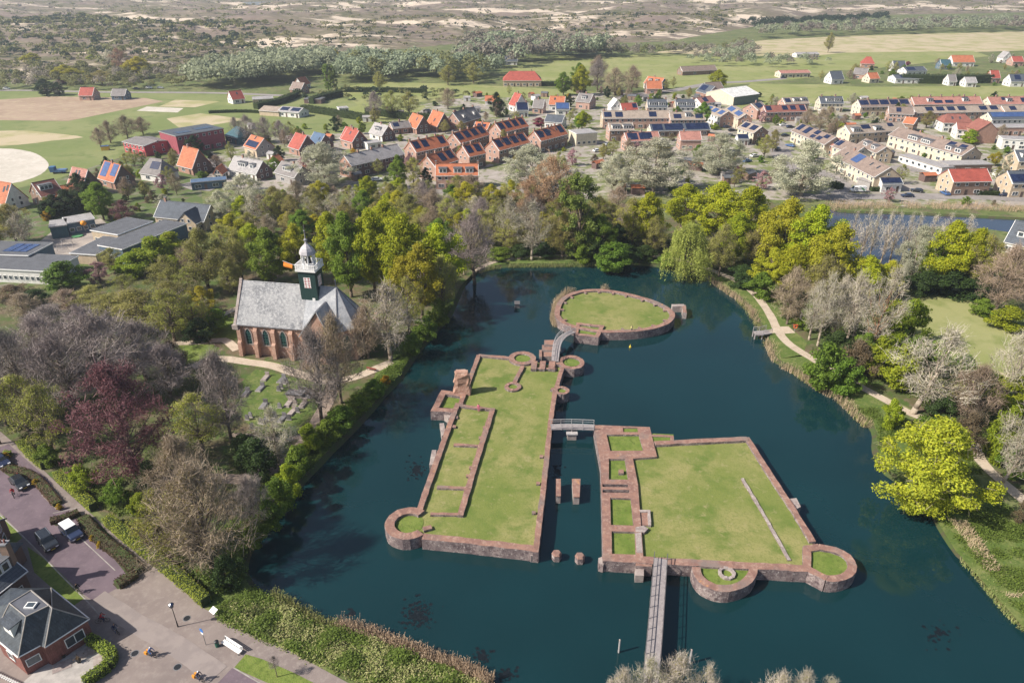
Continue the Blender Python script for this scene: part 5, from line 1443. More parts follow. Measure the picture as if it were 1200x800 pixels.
    # flat-topped dormers on the front slope: (centre fraction, width m[, row])
    for dm in dorm:
        xc, dw = dm[0] * L, dm[1]
        y0_ = dm[2] * H if len(dm) > 2 else .28 * H
        zb = zr(y0_); ht = min(1.7, (rg - zb) * .95)
        yb = min(H, y0_ + ht / max(k, .2))
        g = G(); g.add([(xc - dw / 2, y0_, zb - .3), (xc + dw / 2, y0_, zb - .3), (xc + dw / 2, y0_, zb + ht), (xc - dw / 2, y0_, zb + ht), (xc - dw / 2, yb, zb + ht), (xc + dw / 2, yb, zb + ht)],
                       [(0, 1, 2, 3), (1, 5, 2), (0, 3, 4)])
        do = g.build('dormer', MT['white'], o)
        g = G(); g.box(xc - dw / 2 - .15, xc + dw / 2 + .15, y0_ - .2, yb + .1, zb + ht, zb + ht + .16); g.build('dormer_roof', ROOF['flat'], do)
        m_ = max(1, int(dw / 1.2)); ww = (dw - .3) / m_
        for i in range(m_): add_window(do, xc - dw / 2 + .15 + ww * (i + .5), y0_ - .02, zb + .15, ww - .12, max(.5, ht - .4))
    if win:
        two = ev > 4.3
        for i in range(n):
            x0_ = u * i
            if u > 3.6:
                add_window(o, x0_ + u * .36, -.03, .75, min(2.2, u * .42), 1.35)
                if door:
                    do = box_part('door', x0_ + u * .80 - .48, x0_ + u * .80 + .48, -.07, .02, .02, 2.12, MT['door'], o)
                    box_part('handle', .78, .86, -.06, .0, .98, 1.08, MT['metal'], do)
                if two:
                    add_window(o, x0_ + u * .28, -.03, ev - 1.75, 1.4, 1.2); add_window(o, x0_ + u * .74, -.03, ev - 1.75, 1.1, 1.2)
            else:
                add_window(o, x0_ + u * .5, -.03, .9, min(1.5, u * .7), 1.2)
        if not flat and gwin:
            for rz_, x_ in ((-math.pi / 2, -.03), (math.pi / 2, L + .03)):
                s_ = 1 if x_ > 0 else 1
                for j in range(gwin):
                    yy = W * (j + 1) / (gwin + 1)
                    if ev > 2.4: add_window(o, x_, yy, .9, 1.1, 1.25, rz_)
                    zz = ev - .2 if not two else ev - 1.7
                    if not hip and rg - ev > 2 or two: add_window(o, x_, yy, zz + (.2 if not two else 0), .95, 1.15, rz_)
                if two and not hip: add_window(o, x_, H, ev + .35, .9, 1.0, rz_)
    return o

a6 = zoomed(400, 110, 6.67); b6 = zoomed(540, 90, 6.67); c5 = zoomed(230, 60, 5.0); d5 = zoomed(100, 110, 5.333); e6 = zoomed(0, 180, 6.67); f5 = zoomed(0, 240, 5.0)
g6 = zoomed(690, 80, 6.67); h6 = zoomed(840, 90, 6.67); i6 = zoomed(900, 140, 6.67); j4 = zoomed(980, 90, 4.85); k4 = zoomed(900, 30, 4.0); l3 = zoomed(400, 0, 2.963)
RT = 'orange roofed brick terraces'  # shaded fronts are coloured brown, sunlit gables pink: light put into the wall colours
def units(n, which, f=(.12, .78), yy=(.22, .88)): return [((i + f[0]) / n, (i + f[1]) / n, yy[0], yy[1]) for i in which]
house(a6(585, 455), a6(845, 400), 8, 5.6, 9.2, 'pink', 'orange', 'orange roofed brick terrace with three solar arrays behind the grey roofed terrace', 'terrace', RT, 4, units(4, (0, 1, 3)), (0, .26, .5, .76), gable='pink', shaded_m='brown')
house(a6(930, 385), b6(222, 450), 8, 5.6, 9.2, 'pink', 'orange', 'orange roofed brick terrace with four solar arrays in the middle of the rows', 'terrace', RT, 4, units(4, (0, 1, 2, 3)), (0, .25, .5, .75, 1), shaded_m='brown')
house(a6(1000, 490), b6(195, 595), 8, 5.6, 9.2, 'pink', 'orange', 'short orange roofed brick pair with two solar arrays in the row nearest the wood', 'terrace', RT, 2, units(2, (0, 1)), (.05, .5), shaded_m='brown')
house(b6(300, 575), b6(540, 512), 8, 5.6, 9.2, 'pink', 'orange', 'orange roofed brick terrace with solar arrays half hidden by the silvery willow', 'terrace', RT, 4, units(4, (0, 1, 2, 3)), (0, .25, .5, .75), skylight=[(.22, .5), (.47, .5), (.72, .5)], shaded_m='brown')
house(b6(320, 435), b6(530, 385), 8, 5.6, 9.2, 'pink', 'orange', 'orange roofed brick terrace with four solar arrays behind the other rows', 'terrace', RT, 4, units(4, (0, 1, 2, 3)), (0, .25, .5, .75, 1), shaded_m='brown')
house(b6(625, 500), b6(835, 445), 8, 5.6, 9.2, 'pink', 'orange', 'orange roofed brick terrace with solar arrays and skylights beside the flat beige block', 'terrace', RT, 4, units(4, (0, 1, 3)), (0, .25, .5, .75), skylight=[(.2, .5), (.45, .5), (.7, .5)], shaded_m='brown')
house(a6(735, 572), a6(915, 512), 8, 5.4, 9.0, 'pink', 'orange', 'orange roofed brick wing joined behind the red roofed front terrace', 'terrace', RT, 3, units(3, (1, 2)), (0, .35, .7))
house(a6(738, 636), a6(1067, 634), 7, 5.4, 8.6, 'pink', 'orange', 'red roofed terrace with wide roof windows facing the wood', 'terrace', RT, 3, (), (0, 1), dorm=[(.17, 3.0, .15), (.52, 3.0, .15), (.8, 3.0, .15)])
house(a6(80, 560), a6(490, 468), 8.5, 5.2, 8.4, 'dark', 'lightgrey', 'long grey roofed dark brick terrace with four chimneys', 'terrace', None, 5, (), (.02, .25, .5, .72), gable='brick')
DH = 'detached houses of the village'
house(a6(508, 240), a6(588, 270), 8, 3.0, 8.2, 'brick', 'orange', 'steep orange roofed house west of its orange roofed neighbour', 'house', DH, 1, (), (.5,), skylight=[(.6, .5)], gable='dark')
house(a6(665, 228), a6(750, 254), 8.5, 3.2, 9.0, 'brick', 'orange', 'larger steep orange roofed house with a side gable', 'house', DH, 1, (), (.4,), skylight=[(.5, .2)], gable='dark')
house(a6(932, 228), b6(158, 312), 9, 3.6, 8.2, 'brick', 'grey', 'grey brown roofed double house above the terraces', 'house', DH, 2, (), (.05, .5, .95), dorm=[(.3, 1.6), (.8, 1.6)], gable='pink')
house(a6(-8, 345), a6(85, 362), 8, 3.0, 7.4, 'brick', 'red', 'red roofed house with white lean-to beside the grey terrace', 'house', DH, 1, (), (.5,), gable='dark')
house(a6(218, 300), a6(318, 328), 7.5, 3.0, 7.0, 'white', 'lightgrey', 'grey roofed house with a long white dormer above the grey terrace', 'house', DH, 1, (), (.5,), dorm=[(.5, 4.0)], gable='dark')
house(a6(402, 272), a6(545, 258), 7, 3.0, 5.2, 'brick', 'grey', 'low brown house with shallow grey roof between the gables', 'house', DH, 2, [(.1, .4)], (.5,), gable='pink')
house(a6(205, 392), a6(315, 378), 6, 2.8, 2.8, 'white', 'lightgrey', 'white flat roofed annex behind the grey terrace', 'shed', None, 1, flat='white')
house(c5(278, 554), c5(350, 577), 9, 3.4, 7.4, 'beige', 'orange', 'beige house with red roof and dark solar strip', 'house', DH, 1, [(.08, .92, .05, .55)], (), gable='grey', skylight=[(.4, .7)])
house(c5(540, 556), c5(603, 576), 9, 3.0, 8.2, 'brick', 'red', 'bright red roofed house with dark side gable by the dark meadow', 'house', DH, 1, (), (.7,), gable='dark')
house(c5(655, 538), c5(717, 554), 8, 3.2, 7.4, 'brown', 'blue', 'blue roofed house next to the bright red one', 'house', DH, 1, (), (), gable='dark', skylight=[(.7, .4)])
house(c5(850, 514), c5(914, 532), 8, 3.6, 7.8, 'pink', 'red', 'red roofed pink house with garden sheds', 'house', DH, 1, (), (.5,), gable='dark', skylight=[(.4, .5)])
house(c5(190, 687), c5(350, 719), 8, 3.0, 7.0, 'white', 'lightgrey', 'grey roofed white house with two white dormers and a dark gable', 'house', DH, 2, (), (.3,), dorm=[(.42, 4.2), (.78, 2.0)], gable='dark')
house(c5(460, 708), c5(576, 740), 8, 3.4, 6.8, 'grey', 'grey', 'grey house with a long white dormer by the round willow', 'house', DH, 1, (), (.6,), dorm=[(.5, 5.0)], gable='grey')
house(c5(478, 650), c5(512, 640), 5, 2.6, 4.6, 'white', 'orange', 'tiny white garden house with orange roof', 'house', DH, 1, gwin=1)
house(c5(167, 492), c5(242, 508), 9, 3.4, 7.0, 'teal', 'teal', 'dark teal hipped house beside the magenta barn', 'house', DH, 1, (), (), hip=.8)
house(c5(212, 284), c5(284, 276), 8, 2.8, 7.0, 'white', 'red', 'far red roofed farmhouse with white gable among the fields', 'house', 'far farmhouses', 1, (), (), skylight=[(.5, .5)])
house(c5(330, 284), c5(450, 278), 7, 2.6, 3.6, 'beige', 'lightgrey', 'long low grey roofed shed beside the far farmhouse', 'shed', 'far sheds')
house(c5(368, 348), c5(482, 356), 10, 2.6, 4.2, 'beige', 'beige', 'wide tan roofed shed on the meadow', 'shed', 'far sheds', win=False)
house(c5(478, 352), c5(600, 362), 9, 2.8, 4.6, 'white', 'lightgrey', 'white low house with solar roof on the meadow', 'house', 'far farmhouses', 2, [(.05, .42), (.55, .95)])
house(c5(548, 222), c5(612, 228), 8, 2.8, 6.6, 'brick', 'brown', 'brown farmhouse under the silvery plantation', 'house', 'far farmhouses')
house(c5(622, 200), c5(668, 188), 7, 2.8, 7.0, 'white', 'orange', 'orange roofed farmhouse under the silvery plantation', 'house', 'far farmhouses')
house(c5(630, 282), c5(730, 284), 7, 2.6, 3.0, 'dark', 'flat', 'dark flat shed between the meadow hedges', 'shed', 'far sheds', flat=True)
house(c5(838, 338), c5(892, 334), 6, 2.6, 2.6, 'white', 'lightgrey', 'small white flat shed on the meadow', 'shed', 'far sheds', flat='white')
# magenta barns
house(d5(566, 268), d5(862, 219), 16, 8.0, 8.0, 'magenta', 'slate', 'large magenta boarded barn with dark roof and solar panels', 'barn', None, 4, [(.12, .4, .2, .5), (.55, .9, .3, .6)], flat=True)
house(d5(234, 300), d5(366, 328), 13, 4.6, 5.6, 'redpaint', 'grey', 'smaller bright red shed with grey roof beside the magenta barn', 'barn', None, 3)
# steep houses near the arena
house(d5(575, 440), d5(668, 464), 8.5, 3.0, 9.4, 'brick', 'orange', 'steep orange roofed house in front of the magenta barn', 'house', DH, 1, (), (.3,), gable='dark')
house(d5(340, 490), d5(466, 510), 8.5, 3.0, 7.8, 'white', 'grey', 'grey hipped house with one solar array near the barns', 'house', DH, 1, [(.4, .82, .3, .8)], (), hip=.55)
house(d5(80, 522), d5(180, 550), 8, 3.0, 8.4, 'brick', 'orange', 'orange roofed house covered with blue solar panels near the arena', 'house', DH, 1, [(.06, .42, .1, .95), (.62, .94, .25, .95)], (.5,), gable='dark', solar_m='solar_blue')
house(e6(522, 254), e6(640, 278), 8, 3.0, 9.0, 'brick', 'pinkred', 'steep pale red roofed house half behind the evergreens', 'house', DH, 1, (), (), gable='dark', skylight=[(.3, .6), (.5, .6)])
house(e6(322, 336), e6(490, 300), 9, 4.2, 8.0, 'brown', 'brownred', 'brown brick house with dark red roof and a wide white dormer', 'house', DH, 1, (), (), dorm=[(.42, 4.2, .35)], gable='brown')
house(e6(-70, 370), e6(42, 390), 8, 2.8, 8.6, 'white', 'orange', 'orange roofed house with a white gable beside the arena', 'house', DH, 1, (), (), gable='white', skylight=[(.6, .5), (.8, .6)])
house(e6(360, 372), e6(450, 364), 5, 2.4, 4.4, 'white', 'orange', 'low orange roofed garage below the brown brick house', 'shed', 'orange roofed garages', win=False)
house(e6(472, 318), e6(585, 302), 5, 2.4, 4.6, 'white', 'orange', 'low orange roofed garage against the evergreens', 'shed', 'orange roofed garages', win=False)
house(d5(800, 500), d5(852, 500), 6, 2.6, 4.8, 'cream', 'orange', 'cream garden house with orange roof beside the grey dormer house', 'house', DH, gf=True)
house(d5(660, 560), d5(880, 540), 5, 2.8, 2.8, 'blue', 'blue', 'long low blue roofed shed in the gardens', 'shed', None, 2, flat=True)
# cream house with gable near the wood
house(f5(905, 66), f5(1195, 96), 8.5, 3.2, 7.0, 'beige', 'slate', 'beige house with blue grey roof and a front gable by the wood', 'house', DH, 3, (), (.1,), dorm=[])
house(f5(1035, 100), f5(1145, 108), 6, 3.4, 6.4, 'beige', 'slate', 'small beige gabled porch wing of the blue grey roofed house', 'house', DH, gf=True)
# school
SC = 'flat roofed school wings'
house(f5(-160, 372), f5(292, 394), 11, 3.6, 3.6, 'white', 'flat', 'long school wing with a row of white framed windows', 'school', SC, 14, flat='white', door=False)
house(f5(-160, 290), f5(165, 300), 10, 4.2, 4.2, 'blue', 'flat', 'school wing with a solar covered flat roof', 'school', SC, 6, [(.45, .6, .2, .8), (.62, .74, .2, .8), (.76, .88, .2, .8)], flat='white', solar_m='solar_blue', door=False)
house(f5(578, 240), f5(716, 264), 24, 4.2, 4.2, 'blue', 'flat', 'large flat roofed school hall beside the lime shrubs', 'school', SC, 3, flat='white')
house(f5(534, 152), f5(690, 178), 13, 4.0, 4.0, 'beige', 'flat', 'flat roofed school block with a beige wall to the yard', 'school', SC, 2, flat='white')
house(f5(412, 286), f5(560, 296), 14, 2.9, 2.9, 'beige', 'flat', 'low flat school link between the wings', 'school', SC, 2, flat='white', win=False)
house(f5(290, 135), f5(388, 122), 7, 3.6, 3.6, 'teal', 'lightgrey', 'dark school annex with pale roof under the evergreens', 'school', SC, 1, flat=True, win=False)
house(f5(392, 112), f5(552, 84), 7, 3.6, 3.6, 'blue', 'lightgrey', 'blue school annex with white windows under the evergreens', 'school', SC, 4, flat='white', door=False)
# centre and right of the village
VT = 'village terraces'
house(g6(112, 392), g6(640, 388), 9, 5.4, 8.2, 'pink', 'beige', 'long beige roofed terrace with three solar arrays', 'terrace', VT, 6, units(6, (0, 1, 4), yy=(.1, .8)), (.03, .34, .68), gable='beige')
house(g6(165, 486), g6(350, 482), 8, 5.2, 7.8, 'brown', 'beige', 'short terrace with wide white dormers below the beige roofed one', 'terrace', VT, 2, (), (.5,), dorm=[(.27, 4, .1), (.74, 4, .1)], gable='pink')
house(g6(640, 402), g6(912, 400), 8.5, 5.2, 8.0, 'pink', 'beige', 'beige roofed terrace with two solar arrays and a white dormer', 'terrace', VT, 4, [(.1, .32, .1, .7), (.72, .94, .1, .7)], (.2, .8), dorm=[(.52, 2.8)], gable='pink')
house(g6(490, 492), g6(950, 480), 7.5, 3.0, 5.4, 'brown', 'slate', 'long low dark solar roofed row', 'terrace', VT, 7, [(.03, .2, .05, .95), (.24, .55, .05, .95), (.6, .98, .05, .95)], (), gable='cream')
house(g6(300, 572), g6(560, 560), 8, 4.8, 7.6, 'pink', 'pinkred', 'brick terrace with big solar arrays behind the huge willow', 'terrace', VT, 3, [(.05, .35, .1, .9), (.4, .78, .1, .9)], (.1, .5), gable='pink')
house(g6(720, 560), g6(880, 560), 8, 4.8, 7.6, 'pink', 'pinkred', 'brick terrace end rising over the huge willow', 'terrace', VT, 3, (), (.2,), gable='pink')
house(g6(462, 304), g6(614, 304), 8, 5.4, 8.8, 'white', 'slate', 'dark roofed double house with big dormers by the road field', 'house', DH, 2, (), (.05, .95), dorm=[(.26, 4.2, .15), (.74, 4.2, .15)], gable='beige')
house(g6(682, 304), g6(832, 304), 8, 5.4, 8.8, 'white', 'slate', 'second dark roofed double house with dormers by the road field', 'house', DH, 2, (), (.05, .95), dorm=[(.26, 4.2, .15), (.74, 4.2, .15)], gable='beige')
house(g6(176, 306), g6(262, 304), 8, 4.2, 8.0, 'white', 'white', 'white gable fronted house above the beige terrace', 'house', DH, gf=True)
house(g6(262, 328), g6(384, 322), 6, 3.2, 6.2, 'white', 'red', 'red roofed wing beside the white gabled house', 'house', DH, 1, [(.7, .98)])
house(g6(430, 116), g6(556, 132), 9, 3.4, 7.2, 'white', 'orange', 'bright orange roofed house beside the country road', 'house', DH, 1, (), (.4,), dorm=[(.3, 2.2), (.7, 2.2)], gable='blue')
house(g6(840, 176), g6(930, 200), 9, 4.0, 8.0, 'brick', 'slate', 'blue roofed house with white skylight behind the sports hall', 'house', DH, 1, [(.1, .6)], (), gable='dark')
house(g6(940, 178), g6(1060, 168), 10, 4.5, 8.6, 'pink', 'brown', 'brown gabled barn behind the sports hall', 'house', DH, 1, (), (), gable='pink')
house(g6(880, 280), g6(990, 262), 8, 4.6, 7.2, 'white', 'pinkred', 'white and pink house beside the sports hall', 'house', DH, 2, [(.3, .6)], (.5,))
house(g6(890, 330), g6(1030, 380), 8, 5.2, 7.6, 'white', 'beige', 'white row with blue solar arrays sloping to the village street', 'terrace', VT, 3, units(3, (0, 1, 2)), (), solar_m='solar_blue', gable='pink')
house(h6(135, 160), h6(331, 134), 22, 5.0, 8.2, 'green', 'white', 'sports hall with a white roof and pale gable', 'hall', None, 3, (), (), gable='cream', win=False)
house(h6(320, 262), h6(394, 244), 9, 5.0, 7.8, 'pink', 'beige', 'pink brick gabled house at the bend of the village street', 'house', DH, 1, [(.2, .8)], (.5,), gable='pink')
house(h6(386, 278), h6(704, 270), 8, 5.0, 7.6, 'pink', 'brownred', 'brick terrace with four solar arrays by the street bend', 'terrace', VT, 5, units(5, (0, 2, 3)) + [(.85, .98, .1, .9)], (), gable='pink')
house(h6(536, 214), h6(722, 206), 8, 5.2, 7.8, 'pink', 'beige', 'terrace with white dormers behind the street bend', 'terrace', VT, 3, [(.05, .28)], (), dorm=[(.5, 3.6), (.83, 3.6)], gable='pink')
house(h6(812, 208), h6(992, 208), 8, 4.8, 7.8, 'cream', 'slate', 'slate roofed terrace with white dormer strip at the meadow', 'terrace', VT, 3, (), (.1, .7), dorm=[(.4, 4, .2), (.75, 4, .2)], gable='cream')
house(h6(60, 260), h6(170, 330), 7, 5.2, 7.6, 'cream', 'beige', 'cream row with two blue solar arrays on the street', 'terrace', VT, 2, units(2, (0, 1)), (), solar_m='solar_blue', gable='brick')
house(h6(165, 400), h6(290, 440), 8, 5.2, 7.8, 'cream', 'beige', 'cream row end with solar arrays above the parked cars', 'terrace', VT, 2, units(2, (0, 1)), (), gable='brown')
house(h6(168, 486), h6(250, 486), 5, 3.0, 4.4, 'white', 'slate', 'small garage with a solar roof by the lime shrubs', 'shed', 'solar roofed annexes', 1, [(.05, .95, .05, .95)])
house(i6(186, 88), i6(445, 196), 9, 5.0, 8.0, 'cream', 'brown', 'cream terrace covered with scattered solar arrays', 'terrace', VT, 5, [(.03, .15, .25, .95), (.25, .38, .2, .95), (.5, .62, .5, .95), (.52, .63, .05, .4), (.68, .8, .1, .5), (.78, .9, .5, .9)], (), gable='beige')
house(i6(508, 284), i6(836, 450), 10, 5.2, 8.6, 'cream', 'brown', 'cream terrace with a brown roof and one blue solar patch', 'terrace', VT, 5, [(.34, .5, .25, .95)], (.2, .6), solar_m='solar_blue', gable='beige', skylight=[(.15, .4), (.7, .5), (.85, .5)])
house(i6(896, 504), i6(1052, 500), 5, 3.2, 4.8, 'white', 'slate', 'white corner annex with a dark solar roof by the canal street', 'shed', 'solar roofed annexes', 1, [(.03, .97, .05, .95)])
house(i6(700, 196), i6(850, 262), 7, 4.6, 7.0, 'cream', 'brown', 'short cream row with white dormers behind the brown roofed terrace', 'terrace', VT, 3, (), (), dorm=[(.3, 3, .15), (.7, 3, .15)], gable='beige')
house(i6(470, 190), i6(600, 250), 7, 4.6, 7.0, 'pink', 'pinkred', 'pink roofed link house between the cream terraces', 'house', DH, 2, [(.1, .35)])
house(j4(300, 330), j4(716, 448), 10, 5.2, 8.2, 'cream', 'brown', 'long cream terrace with white dormer strips above the garages', 'terrace', VT, 6, [(.72, .8, .5, .95), (.86, .94, .5, .95)], (.3, .6), dorm=[(.32, 5.5, .1), (.5, 5.0, .1), (.8, 3.0, .1), (.92, 3.0, .1)], gable='beige')
g_ = house(j4(358, 446), j4(602, 520), 6, 2.8, 2.8, 'white', 'lightgrey', 'row of garages with white doors', 'garage', None, 7, flat=True, door=False)
house(j4(640, 505), j4(890, 500), 7, 3.2, 3.2, 'brown', 'lightgrey', 'low flat roofed house behind the red roofed canal house', 'house', DH, 3, flat=True)
house(j4(668, 596), j4(884, 592), 9, 5.2, 8.4, 'brown', 'red', 'double canal house with a smooth red roof and white windows', 'house', DH, 2, (), (), gable='beige', back_dorm=())
house(j4(1004, 606), j4(1180, 604), 9, 5.2, 8.4, 'beige', 'slate', 'canal house with a dark blue solar roof', 'house', DH, 2, [(.02, .98, .05, .7)], (), gable='beige')
house(j4(1040, 480), j4(1200, 480), 9, 5.2, 8.4, 'beige', 'slate', 'beige gabled house behind the canal houses', 'house', DH, 2, (), (), dorm=[(.3, 4)], gable='beige')
house(j4(140, 172), j4(426, 166), 9, 5.0, 8.0, 'beige', 'brown', 'terrace with many dark solar arrays along the meadow', 'terrace', VT, 5, units(5, (0, 1, 2, 3, 4), (.05, .9)), (.2, .6), gable='cream')
house(j4(300, 208), j4(440, 214), 8, 4.6, 7.4, 'pink', 'brown', 'brown terrace end with one solar array', 'terrace', VT, 3, [(.3, .5)], ())
house(j4(445, 158), j4(832, 154), 9, 5.2, 8.4, 'brown', 'pinkred', 'long pinkish red terrace with dormers along the meadow', 'terrace', VT, 6, [(.3, .42, .1, .5), (.46, .58, .1, .5), (.74, .82, .5, .9)], (.1, .27, .43, .6, .77, .93), dorm=[(.24, 3), (.76, 3)], gable='pink')
house(j4(452, 206), j4(942, 196), 8, 4.4, 6.8, 'pink', 'beige', 'long beige terrace with seven solar arrays in a row', 'terrace', VT, 8, units(8, (1, 2, 3, 4, 6, 7), (.05, .75)), ())
house(j4(880, 158), j4(1120, 154), 9, 5.2, 8.4, 'cream', 'pinkred', 'pinkish red terrace with cream gable at the meadow end', 'terrace', VT, 4, [(.3, .4, .5, .9), (.75, .9, .2, .8)], (.2, .5), dorm=[(.45, 3)], gable='cream')
house(j4(960, 200), j4(1140, 196), 8, 4.4, 6.8, 'pink', 'beige', 'beige terrace end with one solar array', 'terrace', VT, 3, [(.2, .4)], ())
house(j4(80, 324), j4(400, 302), 9, 5.0, 7.8, 'beige', 'beige', 'beige terrace with blue window dormers in the middle of the estate', 'terrace', VT, 5, [(.25, .4, .4, .9), (.72, .82, .5, .9)], (), dorm=[(.12, 4, .1), (.5, 3.5, .1)], gable='cream')
house(j4(378, 262), j4(440, 270), 7, 4.0, 6.4, 'brown', 'orange', 'small house with an orange brown gable roof in the estate', 'house', DH, 1, (), ())
house(j4(612, 262), j4(786, 266), 12, 4.6, 7.8, 'white', 'brownred', 'red roofed home with white skylights in the estate', 'house', DH, 3, (), (), skylight=[(.3, .4), (.55, .4)], hip=.5)
house(j4(690, 300), j4(812, 306), 9, 4.6, 7.0, 'white', 'brownred', 'red roofed wing with white walls in the estate', 'house', DH, 2, (), (), skylight=[(.5, .4)])
house(j4(806, 306), j4(920, 306), 10, 6.0, 9.6, 'brick', 'brownred', 'tall red brick gable fronted block in the estate', 'house', DH, gf=True, win=False)
house(j4(886, 244), j4(1120, 240), 9, 5.0, 7.6, 'white', 'slate', 'terrace with a continuous row of blue solar panels', 'terrace', VT, 4, [(.05, .95, .3, .95)], (), solar_m='solar_blue', gable='cream')
house(j4(900, 290), j4(1120, 288), 7, 4.0, 4.0, 'pink', 'lightgrey', 'pink flat fronted row under the blue solar terrace', 'terrace', VT, 4, flat='white')
house(j4(950, 356), j4(1120, 366), 8, 4.4, 4.4, 'white', 'lightgrey', 'modern white flat roofed house in the estate', 'house', DH, 2, flat='white')
house(j4(-20, 395), j4(100, 440), 8, 5.0, 7.6, 'cream', 'brown', 'cream row end beside the cream terraces', 'terrace', VT, 2, [(.0, .2)])
# beige flat block and homes north of the brick terraces
house(b6(905, 450), b6(1067, 438), 9, 5.6, 5.6, 'cream', 'lightgrey', 'beige block with a pale flat roof beside the brick terraces', 'house', DH, 4, flat='white')
house(b6(688, 216), b6(806, 220), 9, 3.6, 7.4, 'white', 'orange', 'white house with orange roof north of the brick terraces', 'house', DH, 1, (), (.5,), gable='white', skylight=[(.3, .5)])
house(b6(900, 190), b6(1006, 200), 9, 4.2, 8.0, 'pink', 'grey', 'dark grey gabled house with pink gable beside the orange roofed one', 'house', DH, 1, (), (.5,), dorm=[(.5, 2.6)], gable='pink')
house(b6(745, 256), b6(848, 256), 8, 3.2, 6.0, 'white', 'slate', 'white house with a solar covered roof', 'house', DH, 1, [(.03, .97, .05, .95)], (), solar_m='solar_blue')
house(b6(655, 348), b6(790, 358), 8, 3.4, 6.0, 'white', 'slate', 'white gabled bungalow with a dark roof', 'house', DH, 2, (), (), gable='white')
house(b6(376, 212), b6(428, 226), 8, 3.6, 9.4, 'white', 'red', 'tall white gabled house with steep red roof', 'house', DH, 1, (), (.5,), gable='white')
house(b6(440, 264), b6(528, 262), 8, 3.6, 7.0, 'white', 'slate', 'white house with dark blue solar roof beside the steep red one', 'house', DH, 1, [(.05, .95, .05, .95)], (.9,), gable='white')
house(b6(560, 240), b6(640, 244), 8, 3.2, 7.0, 'pink', 'grey', 'grey roofed house behind the dark pine', 'house', DH, 1, (), (.4,))
house(b6(96, 402), b6(206, 412), 7, 3.6, 6.0, 'pink', 'orange', 'low orange roofed house between the terraces', 'house', DH, 2, [(.2, .8, .2, .7)], (.5,))
house(b6(190, 190), b6(280, 190), 7, 2.6, 5.0, 'white', 'orange', 'white cottage with orange roof at the meadow edge', 'house', DH)
house(l3(562, 280), l3(694, 280), 15, 4.0, 9.0, 'beige', 'red', 'big red roofed manor farm below the dunes', 'house', 'far farmhouses', 6, (), (.75,), hip=.6)
house(l3(1050, 290), l3(1110, 290), 8, 3.4, 7.0, 'pink', 'orange', 'orange farmhouse east of the manor meadow', 'house', 'far farmhouses') if False else None
# far hamlet on the right
FH = 'far hamlet houses'
for A_, B_, W_, ev_, rg_, wl, rf, lb, kw in (
    (k4(300, 252), k4(356, 250), 9, 3.4, 8, 'white', 'slate', 'dark blue roofed house in the far hamlet by the long hedge', {}),
    (k4(440, 178), k4(500, 180), 10, 3.4, 8, 'brick', 'red', 'bright red hipped house in the far hamlet', dict(hip=.6)),
    (k4(592, 196), k4(648, 196), 9, 3.4, 7.5, 'white', 'slate', 'dark gabled house in the far hamlet', {}),
    (k4(400, 226), k4(462, 230), 9, 3.4, 7, 'pink', 'grey', 'grey roofed house with pink walls in the far hamlet', {}),
    (k4(478, 250), k4(524, 248), 8, 3, 6.4, 'cream', 'orange', 'small orange roofed house in the far hamlet', {}),
    (k4(600, 250), k4(740, 250), 12, 3.2, 5, 'white', 'slate', 'wide solar roofed bungalow in the far hamlet', dict(solar=[(.2, .6), (.7, .95)], n=3)),
    (k4(650, 215), k4(745, 212), 10, 3.2, 5.6, 'white', 'slate', 'second solar roofed bungalow in the far hamlet', dict(solar=[(.1, .5)], n=2)),
    (k4(868, 172), k4(970, 172), 11, 3.4, 8, 'white', 'orange', 'long orange roofed house in the far hamlet', dict(n=2)),
    (k4(815, 186), k4(862, 186), 9, 3.4, 7, 'blue', 'teal', 'teal roofed house in the far hamlet', {}),
    (k4(1050, 246), k4(1090, 246), 9, 3.6, 8, 'pink', 'red', 'red gabled house at the hamlet end', {}),
    (k4(1140, 262), k4(1210, 262), 9, 3.6, 7.6, 'white', 'slate', 'white house with solar panels at the hamlet end', dict(solar=[(.3, .7)])),
    (k4(1105, 152), k4(1145, 152), 9, 4, 8.5, 'white', 'lightgrey', 'white gabled house behind the hamlet', dict(gf=True)),
    (k4(1150, 170), k4(1200, 170), 9, 3.4, 7, 'pink', 'red', 'pink house with red roof behind the hamlet', {}),
    (k4(60, 225), k4(200, 222), 9, 3.2, 4.6, 'cream', 'pinkred', 'long cream farm building by the country road', dict(n=4)),
    (k4(135, 136), k4(240, 134), 8, 2.8, 4, 'white', 'lightgrey', 'long white glasshouse shed in the far meadow', dict(n=3)),
    (k4(850, 262), k4(885, 262), 8, 3, 7, 'white', 'grey', 'grey gabled cottage by the long hedge', {}),
    (k4(930, 268), k4(980, 268), 8, 3, 6, 'white', 'lightgrey', 'white cottage by the long hedge', {}),
    ((758, 104), (776, 104), 9, 3.4, 7.4, 'pink', 'orange', 'orange farmhouse beside the country road trees', {}),
    ((800, 84), (840, 82), 8, 3, 6, 'brown', 'brown', 'brown farm shed at the far meadow', {}),
    ((92, 112), (108, 112), 9, 3, 7, 'pink', 'red', 'red roofed cottage below the dunes', {}),
    ((130, 112), (146, 112), 8, 2.8, 6, 'blue', 'grey', 'blue grey cottage below the dunes', {}),
    ((592, 72), (606, 72), 8, 3, 7, 'white', 'slate', 'white cottage between the dune woods', {}),
    ((1020, 214), (1050, 210), 6, 2.8, 2.8, 'grey', 'lightgrey', 'low grey garages behind the solar annex', dict(flat=True))):
    house(A_, B_, W_, ev_, rg_, wl, rf, lb, 'house', FH, **kw)
house((1178, 282), (1212, 290), 8, 3.4, 8.6, 'white', 'slate', 'white gabled house with a dark roof at the meadow trees', 'house', DH, 2, (), (.4,), gable='white', dorm=[(.4, 1.8)])

